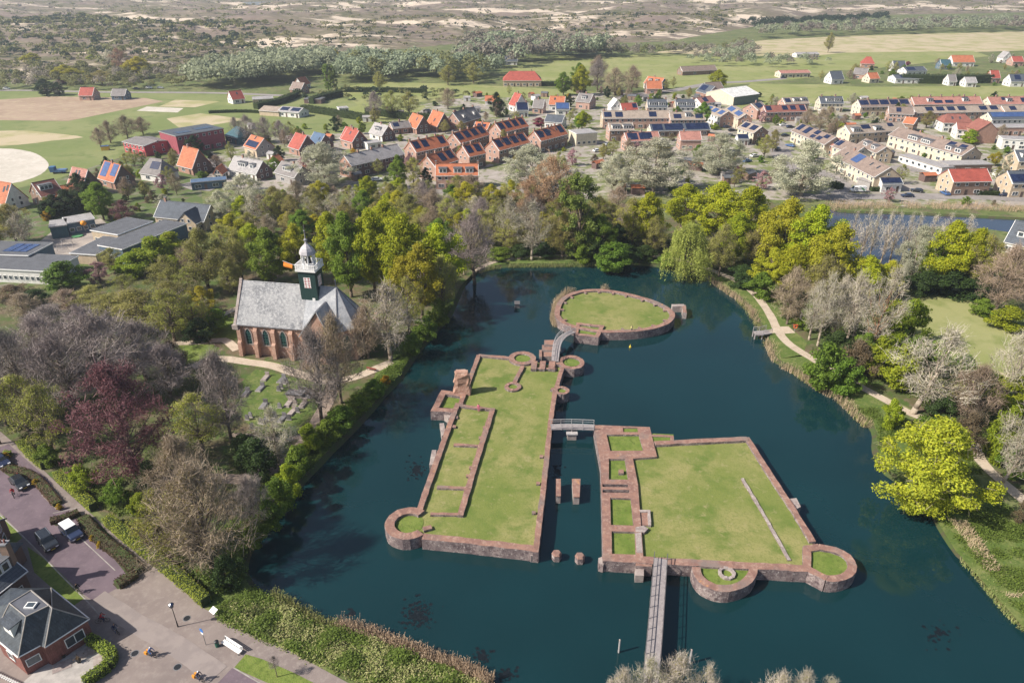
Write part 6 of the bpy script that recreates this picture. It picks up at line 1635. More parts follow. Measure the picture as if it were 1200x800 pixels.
# ---- corner house by the street (lower left)
m5 = zoomed(0, 640, 5.0)
bh = empty('corner_house', (0, 0, 0))
tag(bh, 'red brick corner house with a slate roof cut off flat and a hipped wing', 'house')
ez, tz = 4.1, 7.6
def Pm(x, y, z): return P(*m5(x, y), z)
V3 = dict(a=Pm(-40, 530, ez), b=Pm(108, 652, ez), c=Pm(238, 582, ez), d=Pm(264, 594, ez), e=Pm(526, 426, ez), f=Pm(300, 244, ez), h=Pm(60, 240, ez), i=Pm(-110, 380, ez),
          A=Pm(152, 412, tz), B=Pm(288, 346, tz), C=Pm(182, 258, tz), D=Pm(56, 334, tz), T=Pm(306, 362, tz - .15))
MT['roof_near'] = mat('blue_black_roof_tiles', [(.042, .055, .075), ((.07, .085, .105), .8, .4, .6), ((.026, .034, .048), 2.5, .5, .7)], .55, .3, 6, coords='object', brick=(.3, .22, .02, .6), spec=.5)
MT['roof_near_light'] = MT['roof_near']
def facet(pts, nm='roof_slope', m='roof_near', t=.15):
    g = G(); pp = [V3[k] for k in pts]
    nrm = (pp[1] - pp[0]).cross(pp[2] - pp[0])
    if nrm.z < 0: pp = pp[::-1]
    g.solid(pp, t); return g.build(nm, MT[m], bh)
V3['f2'] = V3['f']
facet('abAD'); facet(('b', 'c', 'B', 'A')); facet(('d', 'e', 'T')); facet(('e', 'f', 'T')); facet(('c', 'd', 'T', 'B')) 
facet(('f', 'h', 'C')); facet(('f', 'C', 'B')); facet(('h', 'i', 'D', 'C')); facet(('i', 'a', 'D'))
ft = facet('ABCD', 'flat_roof', 'lead', .12); ft.data.materials[0] = mat('roofing_felt', [(.07, .075, .095), ((.10, .105, .125), .5, .4, .6)], .8)
for k1, k2 in (('A', 'b'), ('B', 'A'), ('C', 'B'), ('D', 'C'), ('A', 'D'), ('D', 'a'), ('T', 'e'), ('T', 'd'), ('b', 'c'), ('d', 'e'), ('e', 'f'), ('a', 'b'), ('B', 'T'), ('T', 'f')):
    g = G(); g.tube(V3[k1] + Vector((0, 0, .06)), V3[k2] + Vector((0, 0, .06)), .08, n=5); g.build('ridge_cap' if k1.isupper() else 'gutter', MT['kerb'] if k1.isupper() else MT['white'], bh)
ctr = sum((V3[k] for k in 'abcdefhi'), Vector()) / 8
poly = [V3[k].lerp(Vector((ctr.x, ctr.y, ez)), .045).xy for k in 'abcdefhi']
g = G(); g.prism(ccw(poly), GZ - .2, ez - .12); g.build('wall', mat('dark_red_brick', [(.25, .10, .085), ((.19, .075, .065), 1.2, .4, .6), ((.30, .14, .115), 4, .5, .7)], .9, .3, 12, brick=(.22, .065, .008, .8)), bh)
def wall_window(p, q_, t, zz, w, h):
    d = (q_ - p).normalized(); c = p.lerp(q_, t)
    out = Vector((d.y, -d.x, 0))
    if (c - ctr).dot(out) < 0: out = -out; d = -d
    o = add_window(bh, 0, 0, 0, w, h)
    c = c + out * .03
    o.location = Vector((c.x, c.y, zz)) - d * w / 2
    o.rotation_euler = (0, 0, math.atan2(d.y, d.x))
pl = {k: Vector((x, y, 0)) for k, (x, y) in zip('abcdefhi', poly)}
wall_window(pl['d'], pl['e'], .62, GZ + 1.0, 2.2, 1.5)
wall_window(pl['b'], pl['c'], .48, GZ + 1.1, 1.5, 1.2)
wall_window(pl['a'], pl['b'], .5, GZ + 1.0, 1.4, 1.3)
c = Pm(180, 345, tz + .12); sk = G().box(c.x - .6, c.x + .6, c.y - .45, c.y + .45, c.z - .1, c.z + .12).build('roof_light', MT['white'], bh)
G().box(c.x - .45, c.x + .45, c.y - .32, c.y + .32, c.z + .12, c.z + .15).build('pane', MT['glass'], sk)
# slatted dormer on the lit slope and a small roof window
c = (V3['a'] + V3['b'] + V3['A'] + V3['D']) / 4
dd = (V3['b'] - V3['a']).normalized(); oo = Vector((dd.y, -dd.x, 0)) 
if (c - ctr).dot(oo) < 0: oo = -oo
dw = empty('dormer'); dw.parent = bh; dw.location = c + oo * .4; dw.rotation_euler = (0, 0, math.atan2(dd.y, dd.x))
g = G(); g.box(-1.0, 1.0, -.0, 2.2, -1.0, 1.1); g.build('dormer_cheek', MT['white'], dw)
g = G(); g.solid([(-1.2, -.25, 1.15), (1.2, -.25, 1.15), (1.2, 2.4, 1.5), (-1.2, 2.4, 1.5)], .12); g.build('dormer_roof', MT['roof_near'], dw)
# bins by the wall
for dx, cn, col in ((150, 'orange lidded', (.55, .13, .03)), (200, 'green lidded', (.02, .16, .08)), (232, 'dark', (.03, .035, .04))):
    p = P(*m5(dx + 30, 712), GZ); p = P(30 + (dx - 150) * .11 + 5, 786 - (dx - 150) * .07, GZ)
    o = empty('wheelie_bin', p, RAD(30)); tag(o, f'{cn} wheelie bin against the corner house wall', 'bin', 'wheelie bins')
    g = G(); g.prism([(-.26, -.3), (.26, -.3), (.26, .3), (-.26, .3)], .05, .98); g.build('body', mat('bin_body', [(.03, .035, .04)], .5), o)
    g = G(); g.prism([(-.29, -.34), (.29, -.34), (.29, .33), (-.29, .33)], .98, [1.02, 1.02, 1.1, 1.1]); g.build('lid', mat('bin_lid', [col], .5), o)
    for sx in (-.2, .2):
        g = G(); g.tube((sx - .04, .3, .1), (sx + .04, .3, .1), .1, n=8); g.build('wheel', MT['dark_metal'], o)
# second house behind: solar roof, white dormer, chimney
house((-28, 712), (28, 668), 9, 3.8, 7.2, 'dark', 'slate', 'slate roofed house with blue solar panels behind the corner house', 'house', None, 2, [(.05, .5, .35, .95)], (), solar_m='solar_blue', dorm=[(.72, 2.4, .2)])
house((-90, 672), (-8, 652), 8, 2.8, 5.4, 'dark', 'slate', 'slate roofed house with a white verge at the street side', 'house', None, 2)
o = empty('garden_shed', P(12, 664, GZ + 0)); o.location.z = GZ; tag(o, 'small hipped roof shed with brick walls behind the corner house', 'shed')
g = G(); g.box(-1.6, 1.6, -1.3, 1.3, 0, 2.9); g.build('wall', WALL['dark'], o)
g = G(); g.lathe([(2.5, 2.9), (.4, 4.2)], 4, phase=RAD(45)); g.build('roof', MT['roof_near'], o)
o = empty('chimney_stack', P(28, 690, GZ)); tag(o, 'brown brick chimney stack rising between the slate roofs', 'chimney')
g = G(); g.box(-.5, .5, -.4, .4, 0, 8.2); g.build('stack', WALL['brown'], o)
g = G(); g.box(-.6, .6, -.5, .5, 8.2, 8.4); g.build('cap', MT['lead'], o)
for s_ in (-.25, .25):
    g = G(); g.lathe([(.14, 8.4), (.11, 8.9)], 8, c=(s_, 0)); g.build('pot', ROOF['brownred'], o)

# ------------------------------------------------------------------ hedges, ground cover, reeds
def leafy_box(rng, pts, width, height, z0, n_per_m, size):
    """leaf faces over the faces of a clipped hedge along a line"""
    out = []
    for a, b in zip(pts[:-1], pts[1:]):
        d = b - a; ln = d.length
        if ln < .01: continue
        n = int(ln * n_per_m)
        t = rng.uniform(0, 1, n); s_ = rng.uniform(-.5, .5, n); h = rng.uniform(0, 1, n)
        face = rng.uniform(0, 1, n)
        s_ = np.where(face < .3, -.5, np.where(face < .6, .5, s_)); h = np.where(face >= .6, 1.0, h)
        nr = np.array([-d.y, d.x, 0]) / ln
        base = np.array(a)[None] + np.array(d)[None] * t[:, None]
        wob = np.array([noise.noise(Vector(p) * .7) for p in base])
        c = base + nr[None] * (s_ * width * (1 + .15 * wob))[:, None]
        c[:, 2] = z0 + h * height * (1 + .06 * wob)
        o_ = nr[None] * s_[:, None] * 2 + np.array([0, 0, 1])[None] * (h[:, None] > .99)
        out.append(leaf_quads(c + rng.normal(size=c.shape) * .04, o_, size, rng, up=.3))
    return np.concatenate(out)

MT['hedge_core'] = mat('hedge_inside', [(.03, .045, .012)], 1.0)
LEAF['hedge'] = leaf_mat('leaves_hedge', (.36, .42, .055), (.22, .29, .035), tree_var=.08)
LEAF['hedge_dark'] = leaf_mat('leaves_hedge_dark', (.055, .085, .022), (.03, .05, .015))
LEAF['bed'] = leaf_mat('leaves_bed', (.17, .105, .065), (.10, .07, .045))
def hedge(px, width, height, label, group, leaf='hedge', npm=160, size=.11, z=GZ, name='hedge'):
    pts = catmull([P(x, y, z) for x, y in px], 2.0)
    o = empty(name, (0, 0, 0)); tag(o, label, 'hedge', group)
    v = leafy_box(RNG, pts, width, height, z, npm, size)
    link_mesh('foliage', np_mesh('foliage', v, quads_of(v), [LEAF[leaf]]), o)
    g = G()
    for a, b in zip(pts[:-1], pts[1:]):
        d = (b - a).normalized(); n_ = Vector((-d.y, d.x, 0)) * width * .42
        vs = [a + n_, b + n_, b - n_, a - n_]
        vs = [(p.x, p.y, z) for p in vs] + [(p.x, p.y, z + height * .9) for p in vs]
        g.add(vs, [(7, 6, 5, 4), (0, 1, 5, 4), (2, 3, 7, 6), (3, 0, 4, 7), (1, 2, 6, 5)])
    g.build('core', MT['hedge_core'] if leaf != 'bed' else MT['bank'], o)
    return o
n5 = zoomed(0, 500, 5.0)
HG = 'clipped hedges along the street'
hedge([n5(130, 115), n5(190, 180), n5(270, 245)], 1.3, 1.5, 'clipped green hedge by the wood next to the first parked car', HG)
hedge([n5(345, 300), n5(440, 385), n5(555, 490)], 1.3, 1.5, 'clipped green hedge opposite the white roofed car', HG)
hedge([n5(640, 565), n5(740, 650), n5(860, 745), (195, 668), (222, 690), (243, 709)], 1.5, 1.6, 'long clipped green hedge ending at the square', HG)
hedge([(106, 752), (122, 762), (134, 772), (128, 784), (100, 803)], 1.2, 1.3, 'curved green hedge round the corner house terrace', HG)
hedge([n5(-20, 215), n5(60, 160)], 1.2, .9, 'yellow flowering planting strip beside the far parked car', 'planting strips on the street', 'hedge')
hedge([n5(300, 565), n5(390, 540), n5(465, 510)], 1.2, .8, 'brown planting strip closing the parking bay', 'planting strips on the street', 'bed', 120, .12)
hedge([n5(490, 545), n5(560, 640), n5(660, 720), n5(760, 800), (163, 672)], 1.7, .9, 'long brown planting strip between parking bay and path', 'planting strips on the street', 'bed', 140, .12)
hedge([(160, 674), (150, 680), (138, 688)], 1.6, .9, 'brown planting strip at the square end of the parking bay', 'planting strips on the street', 'bed', 140, .12)
hedge([n5(30, 250), n5(120, 265), n5(200, 300), n5(290, 400), n5(340, 460)], 1.4, .7, 'brown planting strip between the parked cars and the footway', 'planting strips on the street', 'bed', 120, .12)
for x, y, lb in ((*n5(350, 470), 'yellow flowering shrub beside the bay planting'), (*n5(590, 690), 'yellow flowering shrub in the long planting strip'), (*n5(545, 655), 'small yellow flowering shrub in the long planting strip'), (*n5(215, 325), 'yellow flowering shrub behind the far parked car'), (*n5(40, 170), 'tall yellow flowering shrub over the first parking place')):
    tree('goldbush', x, y + 3, y - 4, 9, lb, 'yellow flowering shrubs on the street', 'shrub')
# dark hedges of the meadow and the hamlet
for px, w, h, lb, npm in (([(620 + 0, 101), (700, 100)], 4, 3, 'low dark hedge below the manor farm', 40), ([(1055, 97), (1110, 98), (1160, 97)], 6, 6, 'long dark hedge before the far hamlet', 60), ([(430, 133), (470, 139), (505, 141)], 4, 3.5, 'dark hedge across the meadow by the sheds', 50),
                     ([(300, 128), (330, 121), (352, 112)], 4, 3.5, 'dark hedge beside the solar roofed bungalow', 50), ([(355, 130), (400, 137), (432, 142)], 4, 3.5, 'dark hedge along the meadow edge', 50), ([(365, 122), (385, 116), (400, 113)], 4, 4, 'dark hedge among the meadow sheds', 50), ([(245, 133), (280, 132), (310, 133)], 1.5, 1.6, 'thin hedge row along the fallow field', 40),
                     ([(400, 108), (440, 108), (500, 109)], 3, 3, 'dark hedge along the bright meadow', 40), ([(50, 256), (75, 250), (100, 246)], 4, 4.0, 'dark clipped hedge behind the schoolyard', 120), ([(1020, 222 + 2), (1050, 224)], 2, 1.5, 'low hedge in front of the canal houses', 60), ([(1120, 227), (1170, 229)], 2, 1.5, 'low hedge in front of the red canal house', 60), ([(985, 222), (975, 218)], 3, 2, 'low hedge beside the white van', 60)):
    hedge(px, w, h, lb, 'dark hedges beyond the wood', 'hedge_dark', npm, .28)

# undergrowth: leafy ground cover nobody could count
LEAF['under'] = leaf_mat('leaves_undergrowth', (.18, .255, .045), (.09, .135, .025), tree_var=0)
LEAF['under_dark'] = leaf_mat('leaves_undergrowth_dark', (.13, .17, .04), (.075, .09, .03), tree_var=0)
LEAF['reed'] = leaf_mat('reed_blades', (.50, .39, .26), (.33, .25, .16), trans=.1, tree_var=0)
LEAF['reed_green'] = leaf_mat('green_reed_blades', (.20, .25, .06), (.30, .27, .13), trans=.1, tree_var=0)
def near_path(x, y, m=0.0):
    for line, hw in PATHS:
        for i in range(0, len(line)):
            if (line[i][0] - x) ** 2 + (line[i][1] - y) ** 2 < (hw + m + .6) ** 2: return True
    return False
def ground_cover(label, poly_px, n, size, leaf, hmax, clump=3.0, seed=1, avoid_paths=True, thresh=-.1):
    rng = np.random.default_rng(seed)
    W_ = [P(x, y).xy for x, y in poly_px]
    xs = [p.x for p in W_]; ys_ = [p.y for p in W_]
    C = []
    tries = 0
    pond_t = [(p.x, p.y) for p in POND_TOP[::2]]
    while len(C) < n and tries < n * 12:
        tries += 1
        x, y = rng.uniform(min(xs), max(xs)), rng.uniform(min(ys_), max(ys_))
        k = noise.noise(Vector((x / clump, y / clump, seed)))
        if k < thresh or not in_poly(x, y, W_) or in_poly(x, y, pond_t): continue
        if avoid_paths and near_path(x, y): continue
        C.append((x, y, GZ + rng.uniform(.02, 1) * hmax * (.4 + max(0, k) * 1.6)))
    C = np.array(C)
    m = 5
    C = np.repeat(C, m, 0) + rng.normal(size=(len(C) * m, 3)) * np.array([.28, .28, .12])
    C[:, 2] = np.maximum(C[:, 2], GZ + .03)
    v = leaf_quads(C, np.tile([0, 0, 1.0], (len(C), 1)), size, rng, up=.8)
    o = link_mesh('undergrowth', np_mesh('undergrowth', v, quads_of(v), [LEAF[leaf]]))
    tag(o, label, 'undergrowth', kind='stuff')
ground_cover('low leafy undergrowth on the western pond bank', [(300, 640), (290, 675), (255, 700), (210, 670), (285, 600), (330, 545), (380, 490), (440, 445), (500, 385), (540, 345), (545, 355), (500, 410), (450, 470), (390, 535), (330, 610)], 7000, .17, 'under', 1.0, seed=2, thresh=-.35)
ground_cover('lush nettles and herbs on the bank below the square', [(255, 712), (300, 690), (370, 735), (440, 750), (560, 800), (600, 822), (480, 820), (400, 785), (300, 745), (258, 726)], 6500, .14, 'under', .9, seed=3, thresh=-.12)
ground_cover('tall pale grass among the nettles below the square', [(258, 714), (300, 690), (370, 735), (440, 750), (560, 800), (600, 822), (480, 820), (400, 788), (300, 745), (262, 728)], 3500, .12, 'reed_green', .7, seed=23, thresh=-.3)
ground_cover('dark herbs among the nettles below the square', [(258, 714), (300, 690), (370, 735), (440, 750), (560, 800), (600, 822), (480, 820), (400, 788), (300, 745), (262, 728)], 2500, .15, 'under_dark', .5, seed=33, thresh=-.05)
ground_cover('leafy undergrowth along the hedge in the wood', [(60, 535), (90, 555), (160, 600), (225, 660), (250, 690), (215, 668), (150, 612), (90, 572)], 2600, .16, 'under', .8, seed=4, thresh=-.3)
ground_cover('dark undergrowth on the wood floor', [(0, 500), (0, 400), (100, 350), (220, 400), (250, 440), (280, 500), (270, 600), (200, 620), (110, 580)], 7000, .18, 'under_dark', .8, seed=5, thresh=.0)
ground_cover('leafy undergrowth in the eastern thicket', [(890, 345), (935, 375), (1000, 425), (1070, 470), (1130, 500), (1200, 560), (1220, 480), (1120, 430), (1060, 410), (1040, 350), (960, 330)], 8000, .2, 'under', 1.0, seed=6, thresh=-.15)
ground_cover('rough herbs on the eastern bank', [(1000, 478), (1025, 520), (1090, 590), (1150, 670), (1210, 740), (1250, 760), (1230, 640), (1180, 590), (1130, 530), (1080, 500), (1030, 478)], 6000, .14, 'under', .5, seed=7, thresh=-.1)
ground_cover('undergrowth in the wood north of the pond', [(560, 312), (600, 306), (700, 302), (770, 306), (830, 318), (880, 335), (900, 300), (760, 270), (560, 280), (450, 300), (530, 330)], 7000, .22, 'under_dark', 1.0, seed=8, thresh=-.2)

def reeds(label, line_px, n, width, hmin, hmax, leaf='reed', seed=1, z=0.0, inward=.5):
    rng = np.random.default_rng(seed)
    w = catmull([P(x, y, z) for x, y in line_px], 1.0)
    i = rng.integers(0, len(w) - 1, n)
    p = np.array([tuple(w[k].lerp(w[k + 1], float(t))) for k, t in zip(i, rng.uniform(0, 1, n))])
    dens = np.array([noise.noise(Vector(q) * .18 + Vector((seed, 0, 0))) for q in p])
    nr = []
    for k in i:
        d = (w[k + 1] - w[k]).normalized(); nr.append((-d.y, d.x, 0))
    nr = np.array(nr)
    p = p + nr * (rng.uniform(-inward, 1 - inward, (n, 1)) * width)
    keep = (dens > -.25) & (rng.uniform(0, 1, n) < .62)
    p = p[keep]; dens = dens[keep]
    h = rng.uniform(hmin * .6, hmax, len(p)) * (.75 + .5 * np.clip(dens + .3, 0, 1))
    tip = p + np.stack([rng.normal(size=len(p)) * .25 + .12, rng.normal(size=len(p)) * .22, h], 1)
    v = ribbons(p, tip, .04, rng)
    top = leaf_quads(tip - np.array([0, 0, .12]), np.tile([0, -1, .2], (len(p), 1)), .1, rng, aspect=.4)
    v = np.concatenate([v, top])
    tag(link_mesh('reeds', np_mesh('reeds', v, quads_of(v), [LEAF[leaf]])), label, 'reeds', kind='stuff')
reeds('tall tan reed fringe on the near shore', [(395, 736), (444, 750), (484, 767), (535, 784), (575, 804)], 5200, 1.6, 1.2, 2.2, seed=2)
reeds('thin reeds on the shore below the square', [(318, 700), (352, 718), (378, 734), (398, 735)], 1500, 1.3, .8, 1.7, 'reed_green', seed=3)
reeds('tan reed fringe along the eastern footpath bank', [(832, 328), (850, 342), (868, 354), (882, 370), (890, 384)], 1300, 1.5, .8, 1.8, seed=4)
reeds('tan reed fringe below the jetty', [(899, 402), (910, 425), (936, 440), (960, 457), (984, 471), (1004, 489), (1018, 502)], 1900, 1.8, .8, 1.8, seed=5)
reeds('green sedge mixed into the eastern reed fringe', [(832, 328), (868, 354), (890, 384), (899, 402), (936, 440), (984, 471), (1018, 502)], 3000, 2.2, .5, 1.2, 'reed_green', seed=15)
reeds('straw coloured reeds on the lower eastern shore', [(1092, 606), (1106, 628), (1122, 651), (1140, 668), (1160, 692), (1183, 720), (1204, 740)], 2600, 1.6, .5, 1.1, 'reed_green', seed=6)
reeds('straw coloured reeds behind the lower eastern shore', [(1120, 610), (1140, 635), (1165, 670), (1190, 700)], 1500, 2.2, .4, .9, 'reed', seed=16, z=GZ)
reeds('tan reeds round the back of the oval ruin', [s(45, 256), s(30, 225), s(34, 190), s(50, 142), s(100, 102), s(180, 82), s(240, 78), s(290, 80)], 2600, 1.2, 1.0, 2.2, seed=7)
reeds('wide belt of tan reeds along the canal', [(975, 247), (1040, 246), (1120, 247), (1200, 250), (1290, 253)], 9000, 7, 1.2, 2.4, seed=8, z=.3, inward=.1)
reeds('green reeds along the north shore', [(560, 320), (590, 314), (640, 313), (700, 312)], 1800, 1.2, .8, 1.5, 'reed_green', seed=9)
reeds('tan reeds at the foot of the long bridge', [(690, 829), (740, 831), (800, 833), (860, 837)], 2500, 1.6, 1.6, 2.6, seed=10)

# water plants lying on the surface
MT['lily'] = mat('dark_water_leaves', [(.005, .009, .013), ((.016, .02, .024), 3.0, .55, .7)], .6, spec=.15)
for c, rx, ry, n, lb in (((490, 720), 22, 17, 230, 'dark patch of water lilies south of the long ruin'), ((489, 550), 15, 13, 110, 'dark patch of water lilies west of the long ruin'), ((565, 768), 16, 10, 60, 'thin patch of water lilies by the near shore reeds'), ((412, 717), 8, 6, 24, 'small patch of water lilies by the square shore'),
                         ((653, 552), 7, 10, 40, 'dark water plants between the two ruins'), ((1100, 742), 24, 16, 50, 'sunken water plants off the eastern shore'), ((590, 790), 18, 9, 60, 'faint water plants near the shore')):
    g = G()
    for _ in range(n):
        a, r_ = random.uniform(0, 6.28), abs(random.gauss(0, .5))
        p = P(c[0] + rx * r_ * math.cos(a), c[1] + ry * r_ * math.sin(a), .012 + random.uniform(0, .01))
        k = random.uniform(.1, .26)
        g.add([(p.x + k * math.cos(t), p.y + k * math.sin(t), p.z) for t in (0, 1.05, 2.1, 3.14, 4.19, 5.24)], [(0, 1, 2, 3, 4, 5)])
    tag(g.build('water_lilies', MT['lily']), lb, 'water plants', kind='stuff')

# ------------------------------------------------------------------ graves
t5 = zoomed(270, 380, 5.0)
MT['grave'] = mat('grave_stone', [(.19, .18, .19), ((.13, .125, .135), 1.5, .4, .6), ((.30, .29, .28), 3, .55, .7)], .8, coords='object', objvar=.3)
graves = [(205, 318, 1, 'l'), (300, 330, 1, 'd'), (175, 380, 1, 'd'), (285, 390, 0, 'd'), (300, 375, 0, 'd'), (315, 350, 0, 'd'), (325, 340, 0, 'd'), (375, 425, 1, 'l'), (400, 405, 1, 'd'), (430, 410, 1, 'd'), (195, 480, 1, 'd'), (290, 490, 0, 'd'), (340, 470, 1, 'l'), (380, 470, 0, 'l'), (425, 475, 1, 'l'), (360, 520, 1, 'l'), (345, 560, 0, 'd'), (395, 515, 0, 'd'),
          (200, 570, 1, 'd'), (130, 610, 0, 'd'), (120, 545, 0, 'd'), (100, 560, 0, 'd'), (180, 580, 0, 'd'), (245, 555, 1, 'd'), (300, 560, 1, 'd'), (260, 600, 0, 'd'), (460, 420, 1, 'd'), (490, 430, 0, 'd'), (90, 410, 1, 'd')]
for k, (x, y, flat_, sh_) in enumerate(graves):
    p = P(*t5(x, y)); rz = ca + random.uniform(-.12, .12)
    o = empty('grave', p, rz)
    tag(o, ('pale' if sh_ == 'l' else 'dark') + (' grave slab with a low border in the churchyard' if flat_ else ' upright headstone in the churchyard'), 'grave', 'graves south of the chapel')
    if flat_:
        g = G(); g.box(-.6, .6, -1.1, 1.1, -.02, .22); g.build('kerb', MT['kerb'], o)
        g = G(); g.box(-.48, .48, -.95, .95, .22, .34); g.build('slab', MT['grave'] if sh_ == 'd' else MT['stone_grey'], o)
        g = G(); g.prism([(-.45, .98), (.45, .98), (.45, 1.12), (-.45, 1.12)], .2, 1.05); g.build('headstone', MT['grave'] if sh_ == 'd' else MT['stone_grey'], o)
    else:
        g = G(); pr = [(-.4, 0), (.4, 0), (.4, .95), (.25, 1.15), (0, 1.25), (-.25, 1.15), (-.4, .95)]
        n = len(pr)
        g.add([(a, -.09, b) for a, b in pr] + [(a, .09, b) for a, b in pr], [tuple(range(n)), tuple(range(2 * n - 1, n - 1, -1))] + [(i, n + i, n + (i + 1) % n, (i + 1) % n) for i in range(n)])
        g.build('headstone', MT['grave'] if sh_ == 'd' else MT['stone_grey'], o)
        g = G(); g.box(-.5, .5, -.2, .2, -.02, .16); g.build('base', MT['kerb'], o)
o = empty('stone_chest', P(*t5(385, 418)), ca); tag(o, 'pale stone grave chest heaped among the slabs', 'grave')
g = G(); g.box(-1.6, 1.6, -.9, .9, -.02, .7); g.build('body', MT['stone_grey'], o); g = G(); g.box(-1.75, 1.75, -1.0, 1.0, .7, .88); g.build('lid', MT['grave'], o)
# churchyard spoil of stones beside the apse
for k in range(16):
    p = P(425 + random.uniform(0, 22), 366 + random.uniform(0, 16))
    g = G(); rr_ = random.uniform(.25, .6); g.lathe([(rr_ * .8, -.05), (rr_, rr_ * .35), (rr_ * .6, rr_ * .8)], 6); o = g.build('boulder', MT['ruin_brick']); o.location = p; o.rotation_euler = (0, 0, random.random() * 6)
    tag(o, 'broken pinkish stone lying beside the chapel apse', 'stone', 'loose stones by the apse')

# ------------------------------------------------------------------ cars
def paint(n, c): 
    m = mat('paint_' + n, [c], .25, spec=.6); m.node_tree.nodes['Principled BSDF'].inputs['Coat Weight'].default_value = .6
    return m
PAINT = {n: paint(n, c) for n, c in dict(dark_blue=(.02, .03, .07), black=(.015, .017, .02), white=(.75, .75, .74), silver=(.45, .46, .48), red=(.35, .03, .03), blue=(.05, .12, .3), grey=(.18, .19, .2)).items()}
MT['tyre'] = mat('tyre', [(.015, .015, .016)], .85); MT['headlight'] = mat('headlight_glass', [(.75, .77, .8)], .1, spec=.8); MT['tail'] = mat('tail_light', [(.4, .02, .02)], .2); MT['car_glass'] = mat('car_glass', [(.02, .025, .03)], .06, spec=.7); MT['rim'] = mat('rim', [(.4, .41, .42)], .3, metallic=.8)
MT['plate'] = mat('number_plate', [(.60, .45, .05)], .5)
_car = {}
def car_meshes(kind):
    if kind in _car: return _car[kind]
    if kind == 'van': prof = [(-2.7, .45), (2.7, .45), (2.75, .95), (2.35, 1.25), (1.6, 2.15), (-2.65, 2.3)]; W_, roofi, belt = 1.0, .88, 1.25
    elif kind == 'suv': prof = [(-2.05, .4), (2.1, .4), (2.15, .95), (1.95, 1.08), (.95, 1.16), (.45, 1.78), (-1.9, 1.82), (-2.05, 1.1)]; W_, roofi, belt = .9, .84, 1.12
    else: prof = [(-2.1, .35), (2.15, .35), (2.2, .75), (2.0, .88), (1.0, .98), (.3, 1.46), (-1.2, 1.50), (-1.95, 1.05), (-2.15, .95)]; W_, roofi, belt = .89, .66 / .89, .97
    g = G(); n = len(prof)
    def hw(z): return W_ * (1 - (1 - roofi * (1 if kind != 'car' else 1)) * max(0, (z - belt)) / max(.01, (max(p[1] for p in prof) - belt))) * (1 - .06 * max(0, .6 - z))
    L_ = [(x, hw(z), z) for x, z in prof]; R_ = [(x, -hw(z), z) for x, z in prof]
    g.add(L_ + R_, [tuple(range(n)), tuple(range(2 * n - 1, n - 1, -1))] + [(i, n + i, n + (i + 1) % n, (i + 1) % n) for i in range(n)])
    body = g.mesh('body', PAINT['black'])
    # glass: side strips, windscreen, rear window
    zt = max(p[1] for p in prof)
    g = G()
    if kind == 'car': sides = [(.85, 1.0), (.28, 1.40), (-1.15, 1.43), (-1.75, 1.06)]
    elif kind == 'suv': sides = [(.88, 1.16), (.42, 1.68), (-1.8, 1.70), (-1.9, 1.16)]
    else: sides = [(2.1, 1.35), (1.62, 2.0), (.8, 2.02), (.75, 1.35)]
    for sg in (1, -1):
        q_ = [(x, sg * (hw(z) + .012), z) for x, z in sides]
        g.add(q_, [(0, 1, 2, 3) if sg > 0 else (3, 2, 1, 0)])
    sideg = g.mesh('side_window', MT['car_glass'])
    def strip_(p0, p1, off):
        g = G(); d = Vector((p1[0] - p0[0], 0, p1[1] - p0[1])).normalized(); nn = Vector((d.z, 0, -d.x)) * off
        a, b = Vector((p0[0], 0, p0[1])).lerp(Vector((p1[0], 0, p1[1])), .08) + nn, Vector((p0[0], 0, p0[1])).lerp(Vector((p1[0], 0, p1[1])), .9) + nn
        wa, wb = hw(a.z) * .92, hw(b.z) * .9
        g.add([(a.x, -wa, a.z), (a.x, wa, a.z), (b.x, wb, b.z), (b.x, -wb, b.z)], [(0, 1, 2, 3)])
        return g
    if kind == 'car': wsm = strip_((1.0, .98), (.3, 1.46), .012 if True else 0).mesh('windscreen', MT['car_glass']); rwm = strip_((-1.95, 1.05), (-1.2, 1.5), -.012).mesh('rear_window', MT['car_glass'])
    elif kind == 'suv': wsm = strip_((.95, 1.16), (.45, 1.78), .012).mesh('windscreen', MT['car_glass']); rwm = strip_((-2.05, 1.1), (-1.9, 1.82), -.012).mesh('rear_window', MT['car_glass'])
    else: wsm = strip_((2.35, 1.25), (1.6, 2.15), .012).mesh('windscreen', MT['car_glass']); rwm = strip_((-2.7, 1.2), (-2.66, 2.1), -.015).mesh('rear_window', MT['car_glass'])
    tyre = G(); 
    r_ = .33 if kind == 'car' else .37
    tyre.tube((0, -.11, 0), (0, .11, 0), r_, n=14); tyre = tyre.mesh('tyre', MT['tyre'])
    rim = G().tube((0, -.12, 0), (0, .12, 0), r_ * .62, n=10).mesh('rim', MT['rim'])
    _car[kind] = (body, sideg, wsm, rwm, tyre, rim, prof, W_, r_, zt)
    return _car[kind]
